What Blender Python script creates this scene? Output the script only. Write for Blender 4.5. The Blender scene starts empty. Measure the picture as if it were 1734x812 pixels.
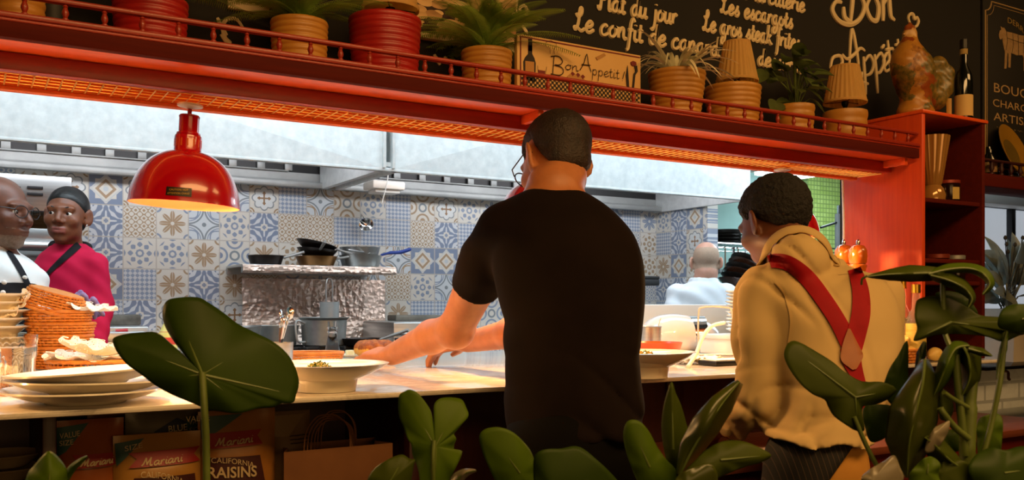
import bpy, bmesh, math, random
import numpy as np
from mathutils import Vector, Matrix, Euler, noise
random.seed(7)
R = math.radians
PI = math.pi
scene = bpy.context.scene
COL = scene.collection

# ------------------------------------------------------------------ camera
H = 1.2725                       # eye height of someone seated at a table
FPX, PCX, PCY = 1533.0, 867.0, 514.0
YAW = R(31)
SA, CA = math.sin(YAW), math.cos(YAW)
cam_d = bpy.data.cameras.new('camera')
cam = bpy.data.objects.new('camera', cam_d)
COL.objects.link(cam)
cam.location = (0, 0, H)
cam.rotation_euler = (R(90), 0, -YAW)
cam_d.sensor_width = 36
cam_d.lens = 36 * FPX / 1734
cam_d.shift_y = (PCY - 406) / 1734
cam_d.clip_start = 0.05
cam_d.dof.use_dof = True
cam_d.dof.focus_distance = 2.3
cam_d.dof.aperture_fstop = 14
scene.camera = cam

# ------------------------------------------------------------------ world, lights, exposure
world = bpy.data.worlds.new('world')
scene.world = world
world.use_nodes = True
world.node_tree.nodes['Background'].inputs[0].default_value = (1.0, 0.6, 0.3, 1)
world.node_tree.nodes['Background'].inputs[1].default_value = 0.004
scene.view_settings.view_transform = 'Standard'
scene.view_settings.look = 'None'
scene.view_settings.exposure = 0.0
scene.view_settings.gamma = 1.0
scene.view_settings.use_curve_mapping = False


def area(name, loc, rot, sx, sy, energy, color):
    d = bpy.data.lights.new(name, 'AREA')
    d.shape = 'RECTANGLE'
    d.size, d.size_y, d.energy, d.color = sx, sy, energy, color
    o = bpy.data.objects.new(name, d)
    o.location, o.rotation_euler = loc, rot
    COL.objects.link(o)
    return o


WARM = (1.0, 0.56, 0.20)
COOL = (0.74, 0.90, 1.0)
area('kitchen_light', (0.6, 2.95, 2.56), (R(18), 0, 0), 2.2, 0.35, 34, COOL)
area('kitchen_light', (3.2, 2.95, 2.56), (R(18), 0, 0), 2.2, 0.35, 34, COOL)
area('kitchen_light', (5.3, 4.2, 2.36), (0, 0, 0), 1.0, 0.5, 30, COOL)
area('hood_light', (0.3, 3.95, 2.1), (R(48), 0, 0), 2.4, 0.15, 13, (0.95, 0.95, 1.0))
area('hood_light', (2.8, 3.95, 2.1), (R(48), 0, 0), 2.0, 0.15, 11, (0.95, 0.95, 1.0))
area('dining_light', (0.9, -0.3, 2.9), (R(28), 0, 0), 2.6, 0.8, 78, WARM)
area('dining_light', (0.6, -2.2, 1.5), (R(90), 0, 0), 3.0, 1.0, 22, WARM)  # unseen fill added to brighten bags, backs and leaves; not a room lamp
area('dining_light', (3.4, 0.2, 2.9), (R(24), 0, 0), 1.2, 0.6, 20, WARM)
area('window_light', (4.6, 3.2, 2.0), (R(0), R(70), 0), 0.8, 0.8, 8, (0.85, 0.93, 1.0))

# ------------------------------------------------------------------ picture-to-place helpers


def W(px, py, t):
    u, v = (px - PCX) / FPX, (PCY - py) / FPX
    return Vector((t * (SA + u * CA), t * (CA - u * SA), H + v * t))


def WY(px, py, Y):
    u = (px - PCX) / FPX
    return W(px, py, Y / (CA - u * SA))


def WX(px, py, X):
    u = (px - PCX) / FPX
    return W(px, py, X / (SA + u * CA))


def WZ(px, py, z):
    return W(px, py, (z - H) / ((PCY - py) / FPX))


FWD = Vector((SA, CA, 0))
RGT = Vector((CA, -SA, 0))
UP = Vector((0, 0, 1))

# ------------------------------------------------------------------ materials


def lin(h):
    h = h.lstrip('#')
    c = [int(h[i:i + 2], 16) / 255 for i in (0, 2, 4)]
    return tuple(x / 12.92 if x <= 0.04045 else ((x + 0.055) / 1.055) ** 2.4 for x in c)


class S:
    """a shader value with arithmetic"""
    def __init__(s, nt, sock):
        s.nt, s.s = nt, sock

    def _m(s, op, b=None, c=None):
        n = s.nt.nodes.new('ShaderNodeMath')
        n.operation = op
        for i, x in enumerate((s, b, c)):
            if x is None:
                continue
            if isinstance(x, S):
                s.nt.links.new(x.s, n.inputs[i])
            else:
                n.inputs[i].default_value = float(x)
        return S(s.nt, n.outputs[0])

    def __add__(s, o): return s._m('ADD', o)
    def __sub__(s, o): return s._m('SUBTRACT', o)
    def __mul__(s, o): return s._m('MULTIPLY', o)
    def __truediv__(s, o): return s._m('DIVIDE', o)
    def __neg__(s): return s._m('MULTIPLY', -1)
    def abs(s): return s._m('ABSOLUTE')
    def sin(s): return s._m('SINE')
    def cos(s): return s._m('COSINE')
    def sqrt(s): return s._m('SQRT')
    def floor(s): return s._m('FLOOR')
    def fract(s): return s._m('FRACT')
    def mn(s, o): return s._m('MINIMUM', o)
    def mx(s, o): return s._m('MAXIMUM', o)
    def lt(s, o): return s._m('LESS_THAN', o)
    def gt(s, o): return s._m('GREATER_THAN', o)
    def atan2(s, o): return s._m('ARCTAN2', o)
    def band(s, c, w): return (s - c).abs().lt(w)
    def inv(s): return s._m('MULTIPLY_ADD', -1, 1)


class Mat:
    def __init__(s, name, color=(0.5, 0.5, 0.5), rough=0.5, metal=0.0, **kw):
        if isinstance(color, str):
            color = lin(color)
        s.m = bpy.data.materials.new(name)
        s.m.use_nodes = True
        s.nt = s.m.node_tree
        s.b = s.nt.nodes['Principled BSDF']
        s.b.inputs['Base Color'].default_value = (*color, 1)
        s.b.inputs['Roughness'].default_value = rough
        s.b.inputs['Metallic'].default_value = metal
        for k, v in kw.items():
            s.b.inputs[k.replace('_', ' ')].default_value = v
        s.color = color

    def node(s, t, **kw):
        n = s.nt.nodes.new(t)
        for k, v in kw.items():
            setattr(n, k, v)
        return n

    def link(s, a, b):
        s.nt.links.new(a, b)

    def coords(s, scale=(1, 1, 1), kind='Object', rot=(0, 0, 0)):
        tc = s.node('ShaderNodeTexCoord')
        mp = s.node('ShaderNodeMapping')
        mp.inputs['Scale'].default_value = scale
        mp.inputs['Rotation'].default_value = rot
        s.link(tc.outputs[kind], mp.inputs[0])
        return mp.outputs[0]

    def noise(s, scale, co=None, detail=4, rough=0.6, dist=0.0):
        n = s.node('ShaderNodeTexNoise')
        n.inputs['Scale'].default_value = scale
        n.inputs['Detail'].default_value = detail
        n.inputs['Roughness'].default_value = rough
        n.inputs['Distortion'].default_value = dist
        if co is not None:
            s.link(co, n.inputs['Vector'])
        return n.outputs['Fac']

    def ramp(s, fac, stops):
        n = s.node('ShaderNodeValToRGB')
        e = n.color_ramp.elements
        while len(e) < len(stops):
            e.new(0.5)
        for el, (p, c) in zip(e, stops):
            if isinstance(c, str):
                c = lin(c)
            el.position = p
            el.color = (*c, 1)
        s.link(fac, n.inputs[0])
        return n.outputs[0]

    def mix(s, fac, a, b):
        n = s.node('ShaderNodeMix')
        n.data_type = 'RGBA'
        for sock, x in ((n.inputs[0], fac), (n.inputs[6], a), (n.inputs[7], b)):
            if isinstance(x, S):
                x = x.s
            if isinstance(x, str):
                x = lin(x)
            if isinstance(x, tuple):
                sock.default_value = (*x, 1)
            elif isinstance(x, (int, float)):
                sock.default_value = x
            else:
                s.link(x, sock)
        return n.outputs[2]

    def base(s, sock):
        s.link(sock, s.b.inputs['Base Color'])
        return s

    def bump(s, h, strength=0.3, dist=0.01):
        n = s.node('ShaderNodeBump')
        n.inputs['Strength'].default_value = strength
        n.inputs['Distance'].default_value = dist
        s.link(h, n.inputs['Height'])
        s.link(n.outputs[0], s.b.inputs['Normal'])
        return s


def mottled(name, c1, c2, scale=8, rough=0.5, metal=0.0, stretch=(1, 1, 1), bump=0.0, **kw):
    m = Mat(name, c1, rough, metal, **kw)
    f = m.noise(scale, m.coords(stretch))
    m.base(m.ramp(f, [(0.3, c1), (0.7, c2)]))
    if bump:
        m.bump(f, bump, 0.004)
    return m


def wood(name, c1, c2, axis=0, scale=1.0, rough=0.35, bump=0.1):
    m = Mat(name, c1, rough)
    st = [22 * scale] * 3
    st[axis] = 1.2 * scale
    f = m.noise(3.0, m.coords(tuple(st)), 6, 0.65, 0.4)
    m.base(m.ramp(f, [(0.32, c1), (0.68, c2)]))
    m.bump(f, bump, 0.003)
    return m


M = {}
M['wood_x'] = wood('red stained wood', '#d04a18', '#e45a22', 0)  # raised brighter to stand in for light bounced onto the shelf underside
M['wood_beam'] = wood('shaded red stained wood', '#96200e', '#a82812', 0)  # same red wood darkened: the unlit beam's shade is in the colour
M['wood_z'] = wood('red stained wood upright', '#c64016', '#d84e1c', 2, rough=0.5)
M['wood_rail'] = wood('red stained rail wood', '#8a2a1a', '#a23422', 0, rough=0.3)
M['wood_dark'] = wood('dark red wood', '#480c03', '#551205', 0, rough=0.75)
M['wood_dark'].b.inputs['Specular IOR Level'].default_value = 0.15
M['wood_lower'] = wood('dark counter front', '#2c0b08', '#380f0a', 2, rough=0.45)
M['ledge'] = wood('reddish ledge wood', '#5e2c1a', '#6e3822', 0, rough=0.45)
M['brass'] = Mat('brushed brass', '#b98c4a', 0.35, 1.0)
M['steel'] = mottled('brushed steel', '#a9adae', '#c5c9c9', 3, 0.35, 1.0, (1, 1, 30))
M['galv'] = mottled('galvanised sheet', '#c9cfd0', '#dde2e2', 26, 0.48, 0.25, bump=0.03)
M['steel_dull'] = mottled('dull steel', '#8c8f8e', '#a4a7a5', 5, 0.5, 0.6)
M['steel_dark'] = Mat('dark steel', '#2a2b2d', 0.5, 0.5)
M['black'] = Mat('black iron', '#121111', 0.42, 0.2)
M['blackmetal'] = Mat('black lamp metal', '#0c0b0a', 0.4, 0.6)
M['chrome'] = Mat('chrome', '#d8d8d8', 0.12, 1.0)
M['red_enamel'] = Mat('red enamel', '#b00418', 0.22, 0.0, Coat_Weight=0.6)
M['white_enamel'] = Mat('white enamel', '#efe6da', 0.35)
M['cream'] = Mat('cream porcelain', '#efe7d6', 0.16, 0.0, Coat_Weight=0.4)
M['white'] = Mat('white paint', '#e6e3dc', 0.5)
M['paper'] = Mat('white paper', '#efe9dd', 0.75)
M['terracotta'] = mottled('yellow ochre glaze', '#a8742c', '#bb8434', 14, 0.42)
M['redpot'] = mottled('red glaze', '#8e1410', '#a41b14', 14, 0.4)
M['soil'] = mottled('potting soil', '#1b120b', '#2b1d12', 60, 0.95)
M['chalk'] = Mat('cream chalk paint', '#dcc699', 0.8)
M['glass'] = Mat('clear glass', (1, 1, 1), 0.02, 0.0, Transmission_Weight=1.0, IOR=1.45)
M['water'] = Mat('water', (0.95, 0.97, 0.98), 0.02, 0.0, Transmission_Weight=1.0, IOR=1.33)
M['gold'] = Mat('gold metal cap', '#c39a3a', 0.3, 0.9)
M['burner'] = Mat('cast iron', '#151515', 0.6, 0.3)

# ------------------------------------------------------------------ mesh builder


class MB:
    def __init__(s):
        s.v, s.f, s.mi, s.uv = [], [], [], {}
        s.cur = 0

    def add(s, vs, fs, mat=None):
        o = len(s.v)
        s.v.extend([tuple(v) for v in vs])
        for f in fs:
            s.f.append(tuple(i + o for i in f))
            s.mi.append(s.cur if mat is None else mat)
        return s

    def box(s, lo, hi, bev=0.0, mat=None, rot=None, piv=None):
        lo, hi = Vector(lo), Vector(hi)
        bm = bmesh.new()
        bmesh.ops.create_cube(bm, size=1.0)
        d = hi - lo
        c = (hi + lo) / 2
        for v in bm.verts:
            v.co = Vector((v.co.x * d.x, v.co.y * d.y, v.co.z * d.z))
        if bev > 0:
            bev = min(bev, 0.45 * min(abs(d.x), abs(d.y), abs(d.z)))
            bmesh.ops.bevel(bm, geom=bm.edges[:], offset=bev, segments=2, affect='EDGES', profile=0.5)
        bm.verts.index_update()
        vs = []
        for v in bm.verts:
            p = v.co.copy()
            if rot is not None and piv is None:
                p = rot @ p
            p = p + c
            if rot is not None and piv is not None:
                p = rot @ (p - Vector(piv)) + Vector(piv)
            vs.append(p)
        s.add(vs, [[v.index for v in f.verts] for f in bm.faces], mat)
        bm.free()
        return s

    def lathe(s, prof, c=(0, 0, 0), n=32, mat=None, cap=True, xf=None, fr=None):
        c = Vector(c)
        vs, fs = [], []
        for j, (r, z) in enumerate(prof):
            for i in range(n):
                a = 2 * PI * i / n
                rr = r * (fr(a, j) if fr else 1)
                p = Vector((rr * math.cos(a), rr * math.sin(a), z))
                vs.append((xf @ p if xf else p) + c)
        for j in range(len(prof) - 1):
            for i in range(n):
                k = (i + 1) % n
                fs.append((j * n + i, j * n + k, (j + 1) * n + k, (j + 1) * n + i))
        if cap:
            fs.append(tuple(range(n - 1, -1, -1)))
            o = (len(prof) - 1) * n
            fs.append(tuple(o + i for i in range(n)))
        return s.add(vs, fs, mat)

    def tube(s, pts, r, n=8, mat=None, closed=False, cap=True):
        pts = [Vector(p) for p in pts]
        m = len(pts)
        rs = r if isinstance(r, (list, tuple)) else [r] * m
        vs, fs = [], []
        prev = None
        for i, p in enumerate(pts):
            if closed:
                t = pts[(i + 1) % m] - pts[i - 1]
            else:
                t = pts[min(i + 1, m - 1)] - pts[max(i - 1, 0)]
            if t.length < 1e-9:
                t = Vector((0, 0, 1))
            t.normalize()
            if prev is None:
                a = Vector((0, 0, 1)) if abs(t.z) < 0.9 else Vector((1, 0, 0))
                prev = t.cross(a).normalized()
            nrm = prev - t * prev.dot(t)
            if nrm.length < 1e-6:
                nrm = t.orthogonal()
            nrm.normalize()
            prev = nrm
            b = t.cross(nrm)
            for k in range(n):
                a = 2 * PI * k / n
                vs.append(p + (nrm * math.cos(a) + b * math.sin(a)) * rs[i])
        for i in range(m if closed else m - 1):
            j = (i + 1) % m
            for k in range(n):
                l = (k + 1) % n
                fs.append((i * n + k, i * n + l, j * n + l, j * n + k))
        if cap and not closed:
            fs.append(tuple(range(n - 1, -1, -1)))
            fs.append(tuple((m - 1) * n + k for k in range(n)))
        return s.add(vs, fs, mat)

    def grid(s, pts, mat=None):
        nu, nv = len(pts), len(pts[0])
        vs = [p for row in pts for p in row]
        fs = [(i * nv + j, (i + 1) * nv + j, (i + 1) * nv + j + 1, i * nv + j + 1) for i in range(nu - 1) for j in range(nv - 1)]
        return s.add(vs, fs, mat)

    def prism(s, poly, d, mat=None):
        """closed polygon (3d points) extruded along vector d"""
        n = len(poly)
        d = Vector(d)
        vs = [Vector(p) for p in poly] + [Vector(p) + d for p in poly]
        fs = [tuple(range(n)), tuple(range(2 * n - 1, n - 1, -1))]
        fs += [(i, n + i, n + (i + 1) % n, (i + 1) % n) for i in range(n)]
        return s.add(vs, fs, mat)

    def build(s, name, mats, parent=None, smooth=40, loc=None):
        me = bpy.data.meshes.new(name)
        me.from_pydata(s.v, [], s.f)
        if not isinstance(mats, (list, tuple)):
            mats = [mats]
        for m in mats:
            me.materials.append(m.m if isinstance(m, Mat) else m)
        if len(mats) > 1:
            me.polygons.foreach_set('material_index', s.mi)
        return finish(name, me, parent, smooth, loc)


def finish(name, me, parent=None, smooth=40, loc=None):
    if smooth:
        me.polygons.foreach_set('use_smooth', [True] * len(me.polygons))
        if smooth < 180:
            me.set_sharp_from_angle(angle=R(smooth))
    bm = bmesh.new()
    bm.from_mesh(me)
    bmesh.ops.recalc_face_normals(bm, faces=bm.faces)
    bm.to_mesh(me)
    bm.free()
    me.update()
    o = bpy.data.objects.new(name, me)
    COL.objects.link(o)
    if parent is not None:
        o.parent = parent
        if loc is None:          # vertices are in world space: cancel the parent's own placement
            o.matrix_parent_inverse = parent.matrix_basis.inverted()
    if loc is not None:
        o.location = loc
    return o


def tag(o, label=None, cat=None, group=None, kind=None):
    for k, v in (('label', label), ('category', cat), ('group', group), ('kind', kind)):
        if v:
            o[k] = v
    return o


def thing(name, label, cat, loc=(0, 0, 0), group=None, rz=0.0):
    o = bpy.data.objects.new(name, None)
    o.empty_display_size = 0.05
    o.location = loc
    o.rotation_euler = (0, 0, rz)
    COL.objects.link(o)
    return tag(o, label, cat, group)


def copy_tree(o, loc=None, label=None, rz=None, parent=None, scale=None):
    c = o.copy()
    COL.objects.link(c)
    if parent is not None:
        c.parent = parent
    for ch in list(o.children):
        copy_tree(ch, parent=c)
    if loc is not None:
        c.location = loc
    if rz is not None:
        c.rotation_euler = (0, 0, rz)
    if label:
        c['label'] = label
    if scale:
        c.scale = scale if isinstance(scale, (tuple, list)) else (scale,) * 3
    return c


def struct(name, mb, mats, parent=None, smooth=40):
    o = mb.build(name, mats, parent, smooth)
    o['kind'] = 'structure'
    return o


def catmull(pts, n=6, closed=False):
    pts = [Vector(p) for p in pts]
    m = len(pts)
    out = []
    rng = range(m if closed else m - 1)
    for i in rng:
        if closed:
            p0, p1, p2, p3 = pts[i - 1], pts[i], pts[(i + 1) % m], pts[(i + 2) % m]
        else:
            p0, p1, p2, p3 = pts[max(i - 1, 0)], pts[i], pts[i + 1], pts[min(i + 2, m - 1)]
        for k in range(n):
            t = k / n
            out.append(0.5 * ((2 * p1) + (p2 - p0) * t + (2 * p0 - 5 * p1 + 4 * p2 - p3) * t * t + (3 * p1 - p0 - 3 * p2 + p3) * t ** 3))
    if not closed:
        out.append(pts[-1])
    return out


def interp(xs, ys, x):
    return float(np.interp(x, xs, ys))

# ------------------------------------------------------------------ blended solid modelling (one continuous surface)


class SDF:
    def __init__(s, lo, hi, h):
        s.lo, s.h = np.array(lo, np.float32), h
        n = np.ceil((np.array(hi) - np.array(lo)) / h).astype(int) + 1
        s.ax = [s.lo[i] + h * np.arange(n[i], dtype=np.float32) for i in range(3)]
        s.F = np.full(n, 0.2, np.float32)

    def _sub(s, lo, hi):
        sl = []
        for i in range(3):
            a = int(np.searchsorted(s.ax[i], lo[i]))
            b = int(np.searchsorted(s.ax[i], hi[i]))
            sl.append(slice(a, max(b, a)))
        sl = tuple(sl)
        X = s.ax[0][sl[0]][:, None, None]
        Y = s.ax[1][sl[1]][None, :, None]
        Z = s.ax[2][sl[2]][None, None, :]
        return sl, X, Y, Z

    def _put(s, sl, d, k, op):
        F = s.F[sl]
        if op == 's':
            d = -d
        if k > 0:
            hh = np.maximum(k - np.abs(F - d), 0) / k
            e = hh * hh * k * 0.25
        else:
            e = 0
        s.F[sl] = (np.minimum(F, d) - e) if op == 'u' else (np.maximum(F, d) + e)

    def cone(s, a, b, ra, rb, k=0.02, op='u'):
        a, b = np.array(a, float), np.array(b, float)
        m = max(ra, rb) + k + 4 * s.h
        lo, hi = np.minimum(a, b) - m, np.maximum(a, b) + m
        sl, X, Y, Z = s._sub(lo, hi)
        ba = b - a
        L = max(float(ba @ ba), 1e-9)
        t = np.clip(((X - a[0]) * ba[0] + (Y - a[1]) * ba[1] + (Z - a[2]) * ba[2]) / L, 0, 1)
        d = np.sqrt((X - a[0] - t * ba[0]) ** 2 + (Y - a[1] - t * ba[1]) ** 2 + (Z - a[2] - t * ba[2]) ** 2) - (ra + (rb - ra) * t)
        s._put(sl, d.astype(np.float32), k, op)
        return s

    def chain(s, pts, rs, k=0.02, op='u'):
        for i in range(len(pts) - 1):
            s.cone(pts[i], pts[i + 1], rs[i], rs[i + 1], k, op)
        return s

    def ell(s, c, r, rot=None, k=0.02, op='u'):
        c, r = np.array(c, float), np.array(r, float)
        m = float(r.max()) + k + 4 * s.h
        sl, X, Y, Z = s._sub(c - m, c + m)
        X, Y, Z = X - c[0], Y - c[1], Z - c[2]
        if rot is not None:
            A = np.array(rot)        # columns: local axes in world
            x = X * A[0, 0] + Y * A[1, 0] + Z * A[2, 0]
            y = X * A[0, 1] + Y * A[1, 1] + Z * A[2, 1]
            z = X * A[0, 2] + Y * A[1, 2] + Z * A[2, 2]
        else:
            x, y, z = X, Y, Z
        k0 = np.sqrt((x / r[0]) ** 2 + (y / r[1]) ** 2 + (z / r[2]) ** 2)
        k1 = np.sqrt((x / r[0] ** 2) ** 2 + (y / r[1] ** 2) ** 2 + (z / r[2] ** 2) ** 2) + 1e-9
        s._put(sl, (k0 * (k0 - 1) / k1).astype(np.float32), k, op)
        return s

    def plane(s, p, n, k=0.0):
        """keep the side the normal points away from"""
        p, n = np.array(p, float), np.array(n, float)
        n = n / np.linalg.norm(n)
        X, Y, Z = s.ax[0][:, None, None], s.ax[1][None, :, None], s.ax[2][None, None, :]
        d = (X - p[0]) * n[0] + (Y - p[1]) * n[1] + (Z - p[2]) * n[2]
        s._put((slice(None),) * 3, d.astype(np.float32), k, 'i')
        return s

    def disp(s, fn):
        X, Y, Z = s.ax[0][:, None, None], s.ax[1][None, :, None], s.ax[2][None, None, :]
        s.F += fn(X, Y, Z).astype(np.float32)
        return s

    def arrays(s):
        F, h = s.F, s.h
        F[0], F[-1] = np.maximum(F[0], 1e-3), np.maximum(F[-1], 1e-3)
        F[:, 0], F[:, -1] = np.maximum(F[:, 0], 1e-3), np.maximum(F[:, -1], 1e-3)
        F[:, :, 0], F[:, :, -1] = np.maximum(F[:, :, 0], 1e-3), np.maximum(F[:, :, -1], 1e-3)
        I = F < 0
        c = np.zeros(tuple(d - 1 for d in F.shape), np.uint8)
        for i in (0, 1):
            for j in (0, 1):
                for k in (0, 1):
                    c += I[i:I.shape[0] - 1 + i, j:I.shape[1] - 1 + j, k:I.shape[2] - 1 + k]
        act = np.argwhere((c > 0) & (c < 8))
        idx = np.full(c.shape, -1, np.int32)
        idx[act[:, 0], act[:, 1], act[:, 2]] = np.arange(len(act))
        acc = np.zeros((len(act), 3))
        cnt = np.zeros(len(act))
        corners = [(i, j, k) for i in (0, 1) for j in (0, 1) for k in (0, 1)]
        val = {cc: F[act[:, 0] + cc[0], act[:, 1] + cc[1], act[:, 2] + cc[2]] for cc in corners}
        for a in corners:
            for ax in range(3):
                if a[ax] == 0:
                    b = list(a)
                    b[ax] = 1
                    b = tuple(b)
                    fa, fb = val[a], val[b]
                    m = (fa < 0) != (fb < 0)
                    t = fa[m] / (fa[m] - fb[m])
                    p = np.tile(np.array(a, float), (m.sum(), 1))
                    p[:, ax] += t
                    acc[m] += p
                    cnt[m] += 1
        verts = (act + acc / cnt[:, None]) * h + s.lo
        quads = []
        for ax in range(3):
            o1, o2 = [(1, 2), (2, 0), (0, 1)][ax]
            sl_a = [slice(1, -1)] * 3
            sl_a[ax] = slice(0, -1)
            sl_b = list(sl_a)
            sl_b[ax] = slice(1, None)
            A, B = I[tuple(sl_a)], I[tuple(sl_b)]
            e = np.argwhere(A != B)
            flip = A[e[:, 0], e[:, 1], e[:, 2]]
            e = e + 1
            e[:, ax] -= 1
            def cell(d1, d2):
                q = e.copy()
                q[:, o1] += d1
                q[:, o2] += d2
                return idx[q[:, 0], q[:, 1], q[:, 2]]
            q = np.stack([cell(-1, -1), cell(0, -1), cell(0, 0), cell(-1, 0)], 1)
            q[~flip] = q[~flip][:, ::-1]
            quads.append(q)
        return verts, np.concatenate(quads)

    def build(s, name, mats, parent=None, relax=2, paint=None):
        v, q = s.arrays()
        nb = None
        for _ in range(relax):          # gentle relaxation of the surface
            acc = np.zeros_like(v)
            cnt = np.zeros(len(v))
            for i in range(4):
                a, b = q[:, i], q[:, (i + 1) % 4]
                np.add.at(acc, a, v[b])
                np.add.at(acc, b, v[a])
                np.add.at(cnt, a, 1)
                np.add.at(cnt, b, 1)
            v = v * 0.5 + 0.5 * acc / np.maximum(cnt, 1)[:, None]
        me = bpy.data.meshes.new(name)
        me.vertices.add(len(v))
        me.vertices.foreach_set('co', v.astype(np.float32).ravel())
        me.loops.add(q.size)
        me.loops.foreach_set('vertex_index', q.astype(np.int32).ravel())
        me.polygons.add(len(q))
        me.polygons.foreach_set('loop_start', np.arange(0, q.size, 4, dtype=np.int32))
        if not isinstance(mats, (list, tuple)):
            mats = [mats]
        for m in mats:
            me.materials.append(m.m)
        if paint is not None:
            ctr = v[q].mean(1)
            me.polygons.foreach_set('material_index', paint(ctr).astype(np.int32))
        me.update(calc_edges=True)
        me.validate()
        me.polygons.foreach_set('use_smooth', [True] * len(me.polygons))
        o = bpy.data.objects.new(name, me)
        COL.objects.link(o)
        if parent is not None:
            o.parent = parent
            o.matrix_parent_inverse = parent.matrix_basis.inverted()
        return o


def basis(fwd, up=(0, 0, 1)):
    """columns: right, forward, up"""
    f = Vector(fwd).normalized()
    r = f.cross(Vector(up)).normalized()
    u = r.cross(f)
    return Matrix(((r.x, f.x, u.x), (r.y, f.y, u.y), (r.z, f.z, u.z)))

# ------------------------------------------------------------------ hand lettering (single strokes)


GL = {
    'a': (1.05, [[(.75, .85), (.45, 1), (.1, .6), (.15, .1), (.45, 0), (.75, .45), (.8, .95), (.78, .2), (.95, 0), (1.08, .15)]]),
    'c': (.9, [[(.7, .8), (.45, 1), (.1, .6), (.15, .1), (.5, 0), (.85, .25)]]),
    'd': (1.05, [[(.75, .8), (.45, 1), (.1, .55), (.2, .05), (.5, .05), (.75, .5), (.85, 2), (.8, .3), (.95, 0), (1.08, .15)]]),
    'e': (.9, [[(.1, .42), (.5, .52), (.72, .82), (.45, 1.02), (.12, .6), (.2, .08), (.5, 0), (.9, .3)]]),
    'f': (.72, [[(.8, 1.75), (.6, 2.05), (.42, 1.6), (.36, .3), (.28, -.8), (.05, -1.0)], [(.1, .92), (.68, 1.0)]]),
    'g': (1.0, [[(.75, .85), (.45, 1), (.1, .6), (.2, .1), (.5, .05), (.75, .5), (.8, .95), (.76, -.3), (.55, -.95), (.2, -.95), (.2, -.55), (.5, -.3)]]),
    'h': (1.0, [[(.15, 0), (.2, 2)], [(.18, .4), (.45, .95), (.75, .85), (.75, .2), (.95, 0)]]),
    'i': (.5, [[(.2, 1), (.18, .2), (.35, 0), (.5, .15)], [(.22, 1.4), (.24, 1.5)]]),
    'j': (.55, [[(.35, 1), (.32, -.4), (.1, -.95), (-.15, -.8)], [(.36, 1.4), (.38, 1.5)]]),
    'k': (.95, [[(.15, 0), (.25, 2)], [(.7, 1), (.25, .5), (.5, .35), (.8, 0), (.95, .1)]]),
    'l': (.5, [[(.15, 2), (.15, .25), (.3, 0), (.5, .15)]]),
    'n': (1.0, [[(.12, 1), (.15, 0)], [(.15, .5), (.4, .95), (.65, .9), (.68, .25), (.85, 0), (1, .15)]]),
    'o': (.95, [[(.45, 1), (.1, .6), (.15, .1), (.5, 0), (.8, .4), (.7, .9), (.45, 1), (.9, .9)]]),
    'p': (1.0, [[(.2, 1), (.12, -1)], [(.18, .6), (.45, 1), (.8, .7), (.7, .1), (.4, 0), (.18, .25)]]),
    'r': (.75, [[(.12, 1), (.15, 0)], [(.15, .5), (.4, .95), (.68, .85)]]),
    's': (.8, [[(-.02, .1), (.3, .6), (.48, 1.08), (.42, .75), (.68, .35), (.5, 0), (.15, .05)]]),
    't': (.65, [[(.3, 1.6), (.25, .25), (.4, 0), (.62, .15)], [(.03, 1), (.55, 1.05)]]),
    'u': (1.0, [[(.12, 1), (.12, .25), (.35, 0), (.65, .3), (.72, 1), (.7, .2), (.85, 0), (1, .15)]]),
    'm': (1.4, [[(.12, 1), (.15, 0)], [(.15, .5), (.4, .95), (.6, .85), (.6, 0)], [(.6, .5), (.85, .95), (1.05, .85), (1.08, .2), (1.25, 0), (1.38, .15)]]),
    'L': (1.1, [[(.05, 1.55), (.3, 1.25), (.62, 1.6), (.62, 2.05), (.42, 1.95), (.36, .7), (.12, .05), (-.02, .25), (.3, .22), (.7, 0), (1.05, .25)]]),
    'P': (1.15, [[(.35, 2), (.3, .1), (.05, .05), (.0, .3)], [(-.1, 1.5), (.2, 2.0), (.8, 2.0), (1.05, 1.5), (.75, 1.0), (.3, .95)]]),
    'B': (1.2, [[(.25, 2), (.2, 0)], [(.0, 1.9), (.6, 2.05), (.95, 1.6), (.75, 1.15), (.3, 1.05), (.9, .9), (1.05, .4), (.75, 0), (.05, .02)]]),
    'A': (1.15, [[(-.05, 0), (.3, .9), (.55, 2.1), (.75, 1.0), (1.05, 0)], [(.1, .72), (.95, .8)]]),
    '!': (.5, [[(.35, 1.9), (.22, .5)], [(.18, .08), (.2, .14)]]),
    ' ': (.7, []),
}
GL['é'] = (.9, GL['e'][1] + [[(.4, 1.35), (.7, 1.75)]])


def script(mb, text, org, ex, ey, size, width, r, nrm=None, slant=0.12, mat=None, steps=4, sides=5):
    """write TEXT along ex from org; width = overall length"""
    adv = sum(GL[c][0] for c in text)
    sx = width / adv
    x = 0
    for c in text:
        w, strokes = GL[c]
        for st in strokes:
            pts = [Vector((p[0], p[1], 0)) for p in st]
            pts = catmull(pts, steps) if len(pts) > 2 else pts
            mb.tube([Vector(org) + ex * ((x + p.x) * sx + p.y * size * slant) + ey * (p.y * size) for p in pts], r, sides, mat)
        x += w


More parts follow.
